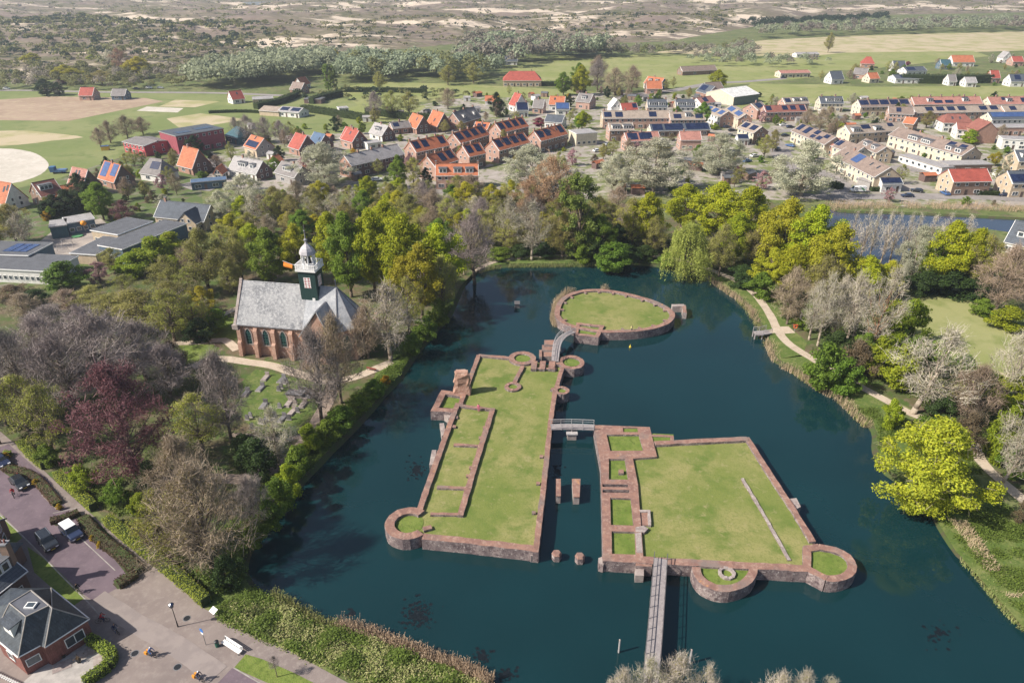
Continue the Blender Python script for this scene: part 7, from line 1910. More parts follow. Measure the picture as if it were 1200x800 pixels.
def car(p, rz, kind, col, label, group='cars parked in the village', roof=None, detail=True, cat='car'):
    body, sideg, wsm, rwm, tyre, rim, prof, W_, r_, zt = car_meshes(kind)
    o = empty('parked_car' if kind != 'van' else 'parked_van', p, rz); tag(o, label, cat, group)
    b_ = link_mesh('body', body, o); b_.material_slots[0].link = 'OBJECT'; b_.material_slots[0].material = PAINT[col]
    md = b_.modifiers.new('soft', 'BEVEL'); md.width = .09; md.segments = 2; md.limit_method = 'ANGLE'; md.angle_limit = RAD(25)
    link_mesh('side_window', sideg, o); link_mesh('windscreen', wsm, o); link_mesh('rear_window', rwm, o)
    fx = 1.35 if kind == 'car' else (1.35 if kind == 'suv' else 1.75)
    for x in (fx, -fx - (.0 if kind != 'van' else .0)):
        for sg in (1, -1):
            w_ = empty('wheel'); w_.parent = o; w_.location = (x, sg * (W_ - .1), r_)
            link_mesh('tyre', tyre, w_); link_mesh('rim', rim, w_)
    if detail:
        fxx = prof[2][0]
        for sg in (1, -1):
            box_part('headlight', fxx - .22, fxx + .03, sg * W_ * .62 - .2, sg * W_ * .62 + .2, .66, .84, MT['headlight'], o)
            box_part('tail_light', prof[0][0] - .07, prof[0][0] + .1, sg * W_ * .7 - .14, sg * W_ * .7 + .14, .72, .95, MT['tail'], o)
            box_part('wing_mirror', .62, .82, sg * (W_ + .12) - .1, sg * (W_ + .12) + .1, 1.0, 1.16, PAINT['black'], o)
        box_part('number_plate', fxx, fxx + .035, -.26, .26, .46, .58, MT['plate'], o)
    if roof:
        g = G(); g.prism([(-1.82, -.74), (.42, -.74), (.42, .74), (-1.82, .74)], 1.81, 1.88); g.build('roof_panel', PAINT[roof], o)
    if kind == 'suv' and not roof:
        for sg in (1, -1): box_part('roof_rail', -1.7, .3, sg * .66 - .03, sg * .66 + .03, 1.82, 1.9, MT['rim'], o)
    return o
cdir = (P(98, 634) - P(75, 613)); carz = math.atan2(cdir.y, cdir.x)
CS = 'cars parked on the street'
car(P(85, 627), carz, 'suv', 'dark_blue', 'dark car with a white roof parked in the bay', CS, roof='white')
car(P(57, 638), carz - .05, 'suv', 'black', 'dark blue black car with roof rails driving along the street', CS)
car(P(24, 568), carz, 'car', 'black', 'black car parked beside the planting strip', CS)
car(P(2, 543), carz, 'car', 'dark_blue', 'dark car half hidden by the yellow shrub', CS)
VC = 'cars parked in the village'
van = car(P(1005, 225), math.pi, 'van', 'white', 'white delivery van with a green flash parked on the canal street', VC, cat='van')
g = G()
for sg in (1, -1):
    y_ = sg * 1.012
    pts_ = [(-2.3, .95), (-1.5, .95), (-.4, 1.9), (-1.1, 1.9)]
    g.add([(x, y_, z_) for x, z_ in pts_], [(0, 1, 2, 3) if sg < 0 else (3, 2, 1, 0)])
g.build('side_stripe', mat('green_stripe', [(.12, .38, .12)], .5), van)
for x, y, rz, col, lb in ((1063, 231, 3.14, 'dark_blue', 'dark green blue car standing on the canal street'), (1074, 225, 2.6, 'black', 'dark car nosed in by the corner annex'), (1107, 228, 1.6, 'blue', 'blue car on the drive of the red canal house'), (1177, 230, 3.0, 'dark_blue', 'dark car before the solar roofed canal house'), (926, 172, 2.2, 'blue', 'blue car driving on the village street'),
                          (911, 176, 1.0, 'black', 'dark car by the blue bin at the street'), (920, 160, .4, 'black', 'black car parked by the cream terrace end'), (918, 148, .2, 'white', 'white car parked on the side street'), (926, 150, .2, 'dark_blue', 'dark blue car parked beside the white one'), (870, 132, 1.9, 'blue', 'blue car at the upper bend of the street'), (856, 160, .3, 'grey', 'grey car in the small car park'),
                          (858, 154, .3, 'black', 'black car in the small car park'), (852, 150, .3, 'dark_blue', 'dark blue car in the small car park'), (875, 190, .5, 'blue', 'blue car behind the silvery willow'), (884, 184, .5, 'white', 'white car behind the silvery willow'), (712, 170, .8, 'silver', 'silver car between the gardens'), (700, 178, .5, 'white', 'white car by the yellow hedge'),
                          (442, 212, .2, 'white', 'white car at the grey terrace front'), (1148, 228, 3.1, 'white', 'white car beyond the red canal house'), (175, 104, 0, 'white', 'white car on the far dune car park'), (188, 104, 0, 'silver', 'silver car on the far dune car park'), (160, 105, 0, 'dark_blue', 'dark car on the far dune car park'), (8, 105, 0, 'white', 'white car on the country road'), (918, 92, .1, 'dark_blue', 'dark car on the country road by the long farm'), (640, 228, .1, 'silver', 'silver car on the street behind the wood')):
    car(P(x, y), rz, 'car', col, lb, VC, detail=False)

# ------------------------------------------------------------------ people and bicycles
def skin_body(name, joints, edges):
    me = bpy.data.meshes.new(name)
    me.from_pydata([j[0] for j in joints], edges, [])
    o = bpy.data.objects.new(name, me); COL.objects.link(o)
    o.modifiers.new('skin', 'SKIN'); sv = me.skin_vertices[0].data
    for k, j in enumerate(joints): sv[k].radius = (j[1], j[1])
    sv[0].use_root = True
    ss = o.modifiers.new('sub', 'SUBSURF'); ss.levels = 1; ss.render_levels = 1
    dg = bpy.context.evaluated_depsgraph_get(); dg.update()
    out = bpy.data.meshes.new_from_object(o.evaluated_get(dg))
    bpy.data.objects.remove(o); bpy.data.meshes.remove(me)
    return out
def figure(pose):
    if pose == 'ride':
        J = [((-.15, 0, .98), .15), ((-.05, 0, 1.2), .15), ((.08, 0, 1.42), .17), ((.14, 0, 1.55), .06), ((.18, 0, 1.70), .11), ((.19, 0, 1.78), .09)]
        E = [(0, 1), (1, 2), (2, 3), (3, 4), (4, 5)]
        for sg in (1, -1):
            k = len(J)
            J += [((.09, sg * .2, 1.42), .075), ((.22, sg * .27, 1.18), .05), ((.46, sg * .24, 1.05), .035), ((.53, sg * .23, 1.03), .035)]
            E += [(2, k), (k, k + 1), (k + 1, k + 2), (k + 2, k + 3)]
            k = len(J)
            up = sg > 0
            J += [((-.12, sg * .1, .92), .11), ((.25, sg * .12, .78 if up else .62), .075), ((.08 if up else .12, sg * .12, .42 if up else .22), .05), ((.2 if up else .24, sg * .12, .38 if up else .16), .04)]
            E += [(0, k), (k, k + 1), (k + 1, k + 2), (k + 2, k + 3)]
    else:
        J = [((0, 0, .95), .14), ((0, 0, 1.15), .14), ((0, 0, 1.38), .16), ((.01, 0, 1.5), .055), ((.03, 0, 1.63), .10), ((.03, 0, 1.71), .085)]
        E = [(0, 1), (1, 2), (2, 3), (3, 4), (4, 5)]
        for sg in (1, -1):
            k = len(J)
            J += [((0, sg * .19, 1.38), .07), ((.0, sg * .26, 1.12), .05), ((.08, sg * .26, .88), .038), ((.11, sg * .25, .78), .032)]
            E += [(2, k), (k, k + 1), (k + 1, k + 2), (k + 2, k + 3)]
            k = len(J)
            J += [((0, sg * .09, .88), .1), ((.03, sg * .1, .48), .07), ((-.02, sg * .1, .09), .048), ((.13, sg * .11, .05), .04)]
            E += [(0, k), (k, k + 1), (k + 1, k + 2), (k + 2, k + 3)]
    me = skin_body('person_' + pose, J, E)
    for _ in range(4): me.materials.append(MT['white'])
    zc = {'ride': (1.0, 1.54), 'stand': (.95, 1.47)}[pose]
    for p in me.polygons:
        c = p.center
        hand = (pose == 'ride' and c.x > .47 and c.z > .95) or (pose == 'stand' and abs(c.y) > .2 and c.z < .84)
        p.material_index = 3 if c.z > zc[1] + .17 or (c.z > zc[1] + .04 and c.x < (.16 if pose == 'ride' else .0)) else 2 if (c.z > zc[1] or hand) else 0 if (c.z > zc[0] or (abs(c.y) > .2 and c.z > .84)) else 1
        p.use_smooth = True
    return me
FIG = {k: figure(k) for k in ('ride', 'stand')}
CLOTH = {n: mat('cloth_' + n, [c, (tuple(x * .7 for x in c), 6, .4, .6)], .85, coords='object') for n, c in dict(red=(.50, .03, .04), black=(.02, .022, .026), blue=(.04, .15, .45), navy=(.03, .04, .09), pink=(.62, .16, .26), yellow=(.75, .66, .28), olive=(.14, .16, .05), jeans=(.06, .085, .14), grey=(.2, .2, .21)).items()}
MT['skin'] = mat('skin', [(.48, .30, .22)], .6); MT['hair'] = mat('hair', [(.06, .04, .025)], .8); MT['hair_white'] = mat('white_helmet', [(.75, .75, .78)], .5)
def person(p, rz, pose, top, legs, label, hair='hair', lift_=0.0):
    o = link_mesh('person', FIG[pose]); o.location = Vector(p) + Vector((0, 0, lift_)); o.rotation_euler = (0, 0, rz)
    for i, m_ in enumerate((CLOTH[top], CLOTH[legs], MT['skin'], MT[hair])):
        o.material_slots[i].link = 'OBJECT'; o.material_slots[i].material = m_
    tag(o, label, 'person', 'people on the square' if pose == 'ride' else 'visitors of the ruin')
    return o
def torus(g, c, R_, r_, n=16, m_=5):
    vs, fs = [], []
    for i in range(n):
        a = 2 * math.pi * i / n
        for j in range(m_):
            b = 2 * math.pi * j / m_
            rr_ = R_ + r_ * math.cos(b)
            vs.append((c[0] + rr_ * math.cos(a), c[1] + r_ * math.sin(b), c[2] + rr_ * math.sin(a)))
    for i in range(n):
        for j in range(m_): fs.append((i * m_ + j, i * m_ + (j + 1) % m_, ((i + 1) % n) * m_ + (j + 1) % m_, ((i + 1) % n) * m_ + j))
    g.add(vs, fs)
gw = G(); torus(gw, (0, 0, 0), .33, .025)
for k in range(8): gw.tube((0, 0, 0), (.33 * math.cos(k * .785), 0, .33 * math.sin(k * .785)), .006, n=3)
BW = gw.mesh('wheel', MT['tyre'])
gf = G()
for a, b in (((-.55, 0, .35), (-.1, 0, .3)), ((-.1, 0, .3), (-.22, 0, .85)), ((-.55, 0, .35), (-.22, 0, .8)), ((-.1, 0, .3), (.42, 0, .78)), ((-.2, 0, .75), (.42, 0, .82)), ((.55, 0, .35), (.4, 0, .95))): gf.tube(a, b, .022, n=5)
BF = gf.mesh('frame', PAINT['black']); gh = G(); gh.tube((.4, 0, .93), (.42, 0, 1.03), .018, n=5); gh.tube((.45, -.28, 1.03), (.45, .28, 1.03), .016, n=5); BH = gh.mesh('handlebar', MT['rim'])
gs = G(); gs.prism([(-.36, -.09), (-.08, -.03), (-.08, .03), (-.36, .09)], .86, .92); BS = gs.mesh('saddle', MT['tyre'])
def bicycle(p, rz, label, bag=None):
    o = empty('bicycle', p, rz); tag(o, label, 'bicycle', 'bicycles on the square')
    link_mesh('frame', BF, o); link_mesh('handlebar', BH, o); link_mesh('saddle', BS, o)
    for x in (-.55, .55): w_ = link_mesh('wheel', BW, o); w_.location = (x, 0, .35)
    if bag:
        for sg in (1, -1): box_part('pannier', -.8, -.42, sg * .18 - .1, sg * .18 + .1, .4, .8, bag, o)
MT['bag_orange'] = mat('orange_pannier', [(.62, .26, .03)], .7); MT['bag_teal'] = mat('teal_bag', [(.03, .25, .35)], .7)
for x, y, rz, top, legs, hair, bag, who in ((92, 694, carz + .2, 'black', 'olive', 'hair', None, 'dressed in black beside the parking street'), (121, 729, carz + .9, 'red', 'navy', 'hair', None, 'in a red jacket'), (136, 741, carz + .1, 'navy', 'jeans', 'hair', None, 'in dark clothes beside the red jacket'), (178, 769, carz + .3, 'blue', 'jeans', 'hair_white', MT['bag_orange'], 'in a bright blue jacket with a white helmet'), (234, 797, carz + .2, 'navy', 'jeans', 'hair_white', MT['bag_orange'], 'in navy with orange panniers'), (17, 581, carz - .4, 'red', 'black', 'hair', None, 'in a red top beside the parked black car')):
    p = P(x, y, GZ + .03)
    bicycle(p, rz, f'bicycle ridden by the person {who}', bag)
    person(p, rz, 'ride', top, legs, f'cyclist {who}', hair)
person(P(561, 482, 1.56), RAD(-100), 'stand', 'pink', 'pink', 'visitor in pink standing at the cross wall of the long ruin')
person(P(740, 389, 1.62), RAD(-80), 'stand', 'yellow', 'grey', 'visitor in a pale yellow top on the lawn of the oval ruin')

# ------------------------------------------------------------------ street furniture
o = empty('street_lamp', P(208.7, 734.2)); tag(o, 'dark street lamp standing on the square', 'lamp')
g = G(); g.tube((0, 0, 0), (0, 0, 1.0), .09, .07, 8); g.tube((0, 0, 1.0), (0, 0, 3.5), .055, .045, 8); g.build('pole', MT['dark_metal'], o)
lh = G().lathe([(.1, 3.5), (.24, 3.6), (.3, 4.0)], 8).build('lantern', MT['glass'], o)
G().lathe([(.36, 4.0), (.3, 4.12), (.08, 4.25)], 8).build('lamp_cap', PAINT['dark_blue'], lh)
o = empty('traffic_sign', P(241.5, 755.3), RAD(-30)); tag(o, 'round blue and white traffic sign on a thin post', 'sign')
g = G(); g.tube((0, 0, 0), (0, 0, 2.9), .04, n=6); g.build('post', MT['metal'], o)
g = G(); g.tube((0, -.05, 2.65), (0, -.075, 2.65), .33, n=16); g.build('disc', mat('sign_blue', [(.03, .16, .5)], .4), o)
g = G(); g.box(-.22, .22, -.08, -.05, 2.0, 2.3); g.build('plate', MT['white'], o)
def bench(p, rz, L_, label, m_, name='bench'):
    o = empty(name, p, rz); tag(o, label, 'bench', 'benches')
    for i in range(4): box_part('seat_slat', -L_ / 2, L_ / 2, -.28 + i * .15, -.16 + i * .15, .43, .47, m_, o)
    for i in range(3):
        b_ = G().box(-L_ / 2, L_ / 2, -.02, .02, 0, .12).build('back_slat', m_, o); b_.location = (0, .34 + i * .035, .55 + i * .16); b_.rotation_euler = (RAD(-12), 0, 0)
    for x in (-L_ / 2 + .2, L_ / 2 - .2):
        g = G(); g.box(x - .04, x + .04, -.26, -.18, 0, .43); g.box(x - .04, x + .04, .28, .36, 0, .95); g.box(x - .04, x + .04, -.26, .36, .36, .43); g.build('leg', MT['metal'], o)
bd = P(281, 766) - P(261, 753); bz = math.atan2(bd.y, bd.x)
bench(P(272, 760), bz, 3.2, 'long white bench beside the path on the square', MT['white'])
bench(P(436, 434), RAD(160), 2.0, 'red brown bench by the pond path near the chapel', mat('red_wood', [(.28, .09, .07)], .7))
o = empty('litter_bin', P(255, 757)); tag(o, 'dark green litter bin beside the white bench', 'bin')
g = G(); g.lathe([(.24, 0), (.26, .85)], 10); g.build('body', mat('green_bin', [(.02, .11, .075)], .5), o); g = G(); g.lathe([(.29, .85), (.27, .95), (.1, 1.05)], 10); g.build('lid', MT['dark_metal'], o)
o = empty('information_board', P(252, 722), RAD(-35)); tag(o, 'small white topped information board at the hedge end', 'board')
for x in (-.3, .3):
    g = G(); g.tube((x, 0, 0), (x, 0, 1.1), .04, n=5); g.build('post', mat('board_green', [(.02, .13, .09)], .5) if x < 0 else bpy.data.materials['board_green'], o)
g = G(); g.solid([(-.5, -.35, 1.0), (.5, -.35, 1.0), (.5, .35, 1.3), (-.5, .35, 1.3)], .06); g.build('panel', MT['white'], o)
o = empty('sapling', P(325, 793)); tag(o, 'thin young sapling with its stake on the grass plot', 'tree')
g = G(); g.tube((0, 0, 0), (0, 0, 3.2), .06, .03, 6); g.build('trunk', MT['trunk'], o)
_tm, _cm, _R = proto('bare', 0); c_ = link_mesh('crown', _cm, o); c_.scale = (.16, .16, .22); c_.location = (0, 0, 1.4)
for x, y, lb in ((158, 765, 'dark manhole cover by the terrace hedge'), (219, 724, 'dark manhole cover beside the street lamp'), (208, 781, 'square drain cover in the worn lane')):
    o = empty('manhole_cover', P(x, y, GZ + .034)); tag(o, lb, 'cover', 'covers in the paving'); g = G(); g.lathe([(.42, 0), (.4, .02)], 12); g.build('lid', MT['dark_metal'], o); g = G(); g.lathe([(.5, -.004), (.5, .008)], 12); g.build('rim', MT['metal'], o)
# orange picnic umbrella-like info stand by the path
o = empty('life_buoy_stand', P(931, 388)); tag(o, 'orange life buoy stand beside the footpath platform', 'stand')
g = G(); g.tube((0, 0, 0), (0, 0, 1.6), .07, n=6); g.build('post', MT['timber'], o)
g = G(); torus(g, (0, -.1, 1.2), .36, .09, 14, 6); g.build('ring_buoy', mat('buoy_orange', [(.75, .15, .04)], .5), o)
g = G(); g.box(-.55, .55, -.22, .12, 1.6, 1.7); g.build('roof', mat('buoy_red', [(.5, .1, .05)], .5), o)
# garden slabs with planters
for k in range(7):
    p = P(70 + k * 8 + random.uniform(-3, 3), 780 - (k % 3) * 9 - k * 1.5, GZ + .035); o = empty('terrace_planter' if k % 2 else 'garden_slab', p, RAD(30)); 
    if k % 2:
        tag(o, 'small dark planter with a dry shrub on the corner house terrace', 'planter', 'terrace planters'); g = G(); g.lathe([(.2, 0), (.28, .4)], 8); g.build('pot', MT['dark_metal'], o); v_ = leaf_quads(RNG.normal(size=(60, 3)) * .2 + np.array([0, 0, .6]), np.tile([0, 0, 1.0], (60, 1)), .1, RNG); link_mesh('plant', np_mesh('plant', v_, quads_of(v_), [LEAF['bed']]), o)
    else:
        tag(o, 'raised pale stone slab on the corner house terrace', 'slab', 'terrace slabs'); g = G(); g.box(-1.0, 1.0, -.7, .7, 0, .06); g.build('stone', MT['stone_grey'], o); g = G(); g.box(-1.06, 1.06, -.76, .76, 0, .03); g.build('bed', MT['kerb'], o)
# white garden fence at the corner house
fp0, fp1 = P(-12, 788), P(26, 806)
o = empty('garden_fence', (0, 0, 0)); tag(o, 'low white garden fence below the corner house', 'fence')
fd = (fp1 - fp0); fl = fd.length; fd.normalize()
for hz in (.35, .75):
    g = G(); g.tube(fp0 + Vector((0, 0, hz)), fp1 + Vector((0, 0, hz)), .05, n=4); g.build('rail', MT['white'], o)
for k in range(int(fl / .35) + 1):
    p = fp0 + fd * (k * .35); g = G(); g.tube(p, p + Vector((0, 0, 1.0)), .04, n=4); g.build('picket', MT['white'], o)
# playground on the schoolyard
o = empty('playground_ball', P(101, 273)); tag(o, 'orange ball on a pole in the schoolyard', 'ball')
g = G(); g.tube((0, 0, 0), (0, 0, 2.6), .06, n=6); g.build('pole', MT['metal'], o); g = G(); g.lathe([(.2, 2.45), (.7, 2.7), (.9, 3.2), (.7, 3.75), (.15, 4.0)], 12); g.build('ball', mat('ball_orange', [(.7, .28, .03)], .5), o, True)
o = empty('sandpit', P(91, 277)); tag(o, 'green sandpit table in the schoolyard', 'sandpit'); g = G(); g.lathe([(1.7, 0), (1.7, .35)], 8); g.build('rim', mat('pit_green', [(.08, .26, .10)], .6), o); g = G(); g.lathe([(1.5, .3), (1.5, .37)], 8); g.build('cover', mat('pit_green_light', [(.14, .35, .16)], .6), o)
for k, (x, y) in enumerate(((80, 290), (74, 296))):
    o = empty('climbing_frame', P(x, y), RAD(20)); tag(o, ('taller' if k == 0 else 'smaller') + ' pale climbing frame in the schoolyard', 'climbing frame', 'climbing frames')
    for sx in (-1.5, 1.5):
        for sy in (-1, 1):
            g = G(); g.tube((sx, sy, 0), (sx * .8, 0, 2.8 - k), .06, n=5); g.build('leg', MT['rail'], o)
    g = G(); g.tube((-1.3, 0, 2.75 - k), (1.3, 0, 2.75 - k), .06, n=5); g.build('bar', MT['rail'], o)
o = empty('trailer', P(70, 203), RAD(10)); tag(o, 'blue farm trailer beside the sandy arena', 'trailer')
g = G(); g.box(-3, 3, -1.2, 1.2, .7, 1.6); g.build('bed', PAINT['blue'], o); g = G(); g.box(-3.1, -1.2, -1.25, 1.25, 1.6, 2.8); g.build('cover', mat('blue_tarp', [(.05, .13, .28)], .6), o)
for sx in (-1.5, 1.5):
    for sy in (-1.1, 1.1): g = G(); g.tube((sx, sy - .15, .45), (sx, sy + .15, .45), .45, n=10); g.build('wheel', MT['tyre'], o)
o = empty('yellow_skip', P(124, 176), RAD(15)); tag(o, 'small yellow skip beside the red shed', 'skip'); g = G(); g.prism([(-1.6, -1), (1.6, -1), (1.6, 1), (-1.6, 1)], .1, 1.8); g.build('body', mat('skip_yellow', [(.6, .38, .05)], .6), o); g = G(); g.box(-1.7, 1.7, -1.1, 1.1, 1.8, 1.95); g.build('lid', PAINT['blue'], o)

# ------------------------------------------------------------------ village gardens
def clear_of_houses(x, y, m=0.0):
    for cx, cy, rz, hl, hw_ in FOOT:
        dx, dy = x - cx, y - cy
        u_ = dx * math.cos(rz) + dy * math.sin(rz); w_ = -dx * math.sin(rz) + dy * math.cos(rz)
        if abs(u_) < hl + m and abs(w_) < hw_ + m: return False
    return True
rv = random.Random(5)
zones = [(VILLAGE, 270), ([(0, 240), (60, 225), (140, 195), (240, 170), (255, 205), (240, 225), (200, 265), (130, 275), (60, 262)], 50), ([(1000, 84), (1060, 76), (1200, 70), (1240, 100), (1060, 101), (970, 101), (950, 92)], 44), ([(620, 108), (720, 100), (800, 100), (790, 112), (640, 120)], 14)]
kinds_v = ['bush', 'limebush', 'darkbush', 'brownbush', 'olive', 'sparse', 'green', 'goldbush', 'silver', 'redbush', 'barebrown', 'dark', 'pink']
wts_v = [18, 15, 12, 9, 11, 10, 7, 4, 5, 3, 8, 4, 4]
for poly_, cnt in zones:
    W_ = [P(x, y).xy for x, y in poly_]
    xs = [p.x for p in W_]; ys_ = [p.y for p in W_]
    made = t_ = 0
    while made < cnt and t_ < cnt * 60:
        t_ += 1
        x, y = rv.uniform(min(xs), max(xs)), rv.uniform(min(ys_), max(ys_))
        if not in_poly(x, y, W_) or not clear_of_houses(x, y, 1.0) or near_path(x, y, 1.5): continue
        k = rv.choices(kinds_v, wts_v)[0]
        isb = k.endswith('bush')
        h = rv.uniform(1.6, 3.6) if isb else rv.uniform(4.0, 8.0)
        plant(k, Vector((x, y, GZ)), h, h * rv.uniform(.9, 1.5) if isb else h * rv.uniform(.7, .95), f'{DESC[k]} in the village gardens', 'garden plants of the village', 'shrub' if isb else 'tree')
        made += 1
# sheds and garden huts
made = t_ = 0
W_ = [P(x, y).xy for x, y in VILLAGE]; xs = [p.x for p in W_]; ys_ = [p.y for p in W_]
shed_m = [(WALL['brown'], ROOF['flat'], 'brown walled garden shed with dark roof'), (WALL['white'], ROOF['lightgrey'], 'white walled garden shed with pale roof'), (WALL['dark'], ROOF['orange'], 'dark walled garden shed with orange roof'), (WALL['grey'], ROOF['grey'], 'grey garden shed with grey roof')]
while made < 70 and t_ < 4000:
    t_ += 1
    x, y = rv.uniform(min(xs), max(xs)), rv.uniform(min(ys_), max(ys_))
    if not in_poly(x, y, W_) or not clear_of_houses(x, y, 1.8) or near_path(x, y, 3): continue
    w_, r_, lb = rv.choice(shed_m)
    hl, hw_, hh = rv.uniform(1.4, 2.8), rv.uniform(1.2, 2.0), rv.uniform(2.1, 2.6)
    rz = rv.choice([.75, -.45, 0]) + rv.uniform(-.1, .1)
    o = empty('garden_shed', (x, y, GZ), rz); tag(o, lb + ' in the village', 'shed', 'garden sheds')
    g = G(); g.box(-hl, hl, -hw_, hw_, 0, hh); g.build('wall', w_, o)
    g = G(); g.solid([(-hl - .2, -hw_ - .2, hh + .02), (hl + .2, -hw_ - .2, hh + .02), (hl + .2, 0, hh + .9), (-hl - .2, 0, hh + .9)], .1); g.solid([(hl + .2, hw_ + .2, hh + .02), (-hl - .2, hw_ + .2, hh + .02), (-hl - .2, 0, hh + .9), (hl + .2, 0, hh + .9)], .1); g.build('roof', r_, o)
    box_part('door', -.45, .45, -hw_ - .05, -hw_ + .02, .02, 1.95, MT['door'], o)
    FOOT.append((x, y, rz, hl, hw_))
    made += 1
# named trees of the middle distance
MD = 'trees beyond the village'
for k, bx, by, ty, w, lb in (('dark', 582, 137, 108, 22, 'dark pine above the brick terraces'), ('green', 822, 150, 120, 24, 'round green tree by the white houses') , ('bare', 440, 140, 108, 26, 'bare tree on the meadow by the sheds'), ('sparse', 460, 138, 106, 30, 'thin green tree on the meadow by the sheds'), ('sparse', 480, 136, 108, 28, 'thin green tree on the meadow by the sheds'), ('barebrown', 525, 128, 104, 22, 'brown bare tree at the bright meadow'),
        ('bare', 292, 168, 136, 26, 'bare grey tree behind the teal house'), ('bare', 312, 168, 138, 28, 'bare grey tree behind the teal house'), ('bare', 330, 168, 142, 24, 'bare grey tree behind the teal house'), ('bare', 278, 162, 138, 20, 'bare grey tree behind the teal house'),
        ('barebrown', 130, 168, 142, 26, 'brown bare tree beside the red shed'), ('barebrown', 150, 162, 136, 28, 'brown bare tree behind the red shed'), ('barebrown', 168, 158, 138, 24, 'brown bare tree behind the red shed'), ('barebrown', 118, 172, 150, 20, 'brown bare tree beside the red shed'), ('dark', 230, 182, 158, 24, 'dark tree in front of the magenta barn'), ('olive', 205, 190, 174, 16, 'small olive tree before the magenta barn'),
        ('sparse', 272, 190, 166, 14, 'slim green tree by the solar strip house'), ('barebrown', 255, 200, 182, 24, 'brown bare tree in the gardens by the steep house'),
        ('lime', 840, 108, 82, 24, 'bright green tree by the country road'), ('lime', 680, 112, 76, 26, 'bright green tree east of the manor farm'), ('green', 660, 112, 84, 22, 'green tree east of the manor farm'), ('barebrown', 720, 112, 80, 34, 'brown tree by the country road bend'), ('barebrown', 740, 108, 78, 30, 'brown tree by the country road bend'), ('bare', 700, 108, 70, 30, 'bare tree east of the manor farm'), ('green', 678, 100, 74, 24, 'green tree behind the manor farm'), ('barebrown', 700, 96, 66, 26, 'brown tree behind the manor farm'),
        ('olive', 445, 106, 84, 20, 'olive tree along the bright meadow'), ('olive', 525, 100, 76, 24, 'olive tree by the manor farm'), ('olive', 555, 98, 74, 26, 'olive tree by the manor farm'), ('gold', 165, 92, 66, 30, 'golden tree below the dunes'), ('orange', 143, 86, 56, 26, 'rusty tree below the dunes'), ('gold', 80, 98, 76, 34, 'wide golden tree below the dunes'), ('dark', 55, 112, 92, 26, 'dark pine below the dunes'), ('dark', 70, 112, 96, 20, 'dark pine below the dunes'),
        ('redbush', 72, 98, 92, 14, 'red flowering tree beside the pines'), ('silver', 130, 80, 58, 20, 'silvery tree below the dunes'), ('olive', 120, 100, 82, 30, 'olive tree below the dunes'), ('gold', 40, 78, 62, 22, 'golden tree at the dune foot'), ('lime', 110, 76, 64, 18, 'lime tree at the dune foot'), ('gold', 395, 80, 58, 16, 'golden tree at the end of the silvery plantation'), ('poplar', 385, 106, 74, 12, 'tall dark poplar before the silvery plantation'), ('poplar', 392, 106, 76, 11, 'tall dark poplar before the silvery plantation'),
        ('olive', 970, 62, 38, 14, 'slim tree on the far meadow'), ('darkbush', 655, 162, 146, 22, 'dark garden shrub by the white bungalow') , ('redbush', 632, 148, 138, 16, 'bright pink flowering shrub by the white bungalow'), ('lime', 682, 152, 130, 22, 'rounded light green tree by the beige block'), ('limebush', 980, 155, 142, 20, 'bright lime shrub mass by the estate'), ('barebrown', 960, 155, 128, 30, 'brown bare tree by the estate'), ('barebrown', 945, 150, 128, 22, 'brown bare tree by the estate'), ('olive', 905, 178, 152, 18, 'olive tree on the village street'), ('sparse', 895, 185, 158, 24, 'thin green tree on the village street'),
        ('limebush', 1135, 168, 152, 24, 'lime shrub mass below the brick gable'), ('dark', 1140, 160, 140, 20, 'dark cedar before the brick gable'), ('olive', 1085, 150, 130, 22, 'olive tree amid the estate'), ('olive', 1010, 130, 116, 20, 'olive tree behind the terraces'), ('sparse', 1055, 138, 122, 22, 'thin tree behind the terraces'), ('gold', 1165, 195, 178, 18, 'golden tree by the modern white house'), ('silver', 1180, 200, 180, 20, 'silvery shrub tree by the canal houses'),
        ('green', 468, 222, 182, 26, 'green tree in front of the grey terrace'), ('sparse', 485, 222, 184, 30, 'thin green tree before the brick terraces'), ('dark', 500, 220, 196, 20, 'dark tree before the brick terraces'), ('barebrown', 545, 226, 206, 22, 'brown shrub tree before the red roofed terrace'), ('olive', 590, 172, 152, 16, 'olive tree between the brick terraces'), ('sparse', 655, 205, 178, 24, 'thin green tree beside the silvery willow')):
    tree(k, bx, by, ty, w, lb, MD, 'tree' if not k.endswith('bush') else 'shrub')

# ------------------------------------------------------------------ far woods and dune scrub: masses
def mass(label, poly_px, n, hr, leaf1, leaf2, seed, z=None, per=150, wide=1.0, name='far_wood', size=.062):
    rng = np.random.default_rng(seed)
    W_ = [P(x, y).xy for x, y in poly_px]
    xs = [p.x for p in W_]; ys_ = [p.y for p in W_]
    V, MI = [], []
    c_ = t_ = 0
    while c_ < n and t_ < n * 30:
        t_ += 1
        x, y = rng.uniform(min(xs), max(xs)), rng.uniform(min(ys_), max(ys_))
        if not in_poly(x, y, W_): continue
        c_ += 1
        h = rng.uniform(*hr); r_ = h * rng.uniform(.32, .5) * wide
        zz = dune_z(x, y) if z is None else z
        k = per
        dirs = unit(rng.normal(size=(k, 3))); dirs[:, 2] = np.abs(dirs[:, 2]) * 1.0 - .25
        cc = np.array([x, y, zz + h * .55]) + dirs * np.array([r_, r_, h * .45]) * rng.uniform(.6, 1.08, (k, 1))
        V.append(leaf_quads(cc, dirs, h * size, rng, aspect=.75)); MI.append(np.full(k, int(rng.random() < .35)))
    V = np.concatenate(V); MI = np.concatenate(MI)
    tag(link_mesh(name, np_mesh(name, V, quads_of(V), [LEAF[leaf1], LEAF[leaf2]], MI)), label, 'wood' if name == 'far_wood' else 'scrub', kind='stuff')
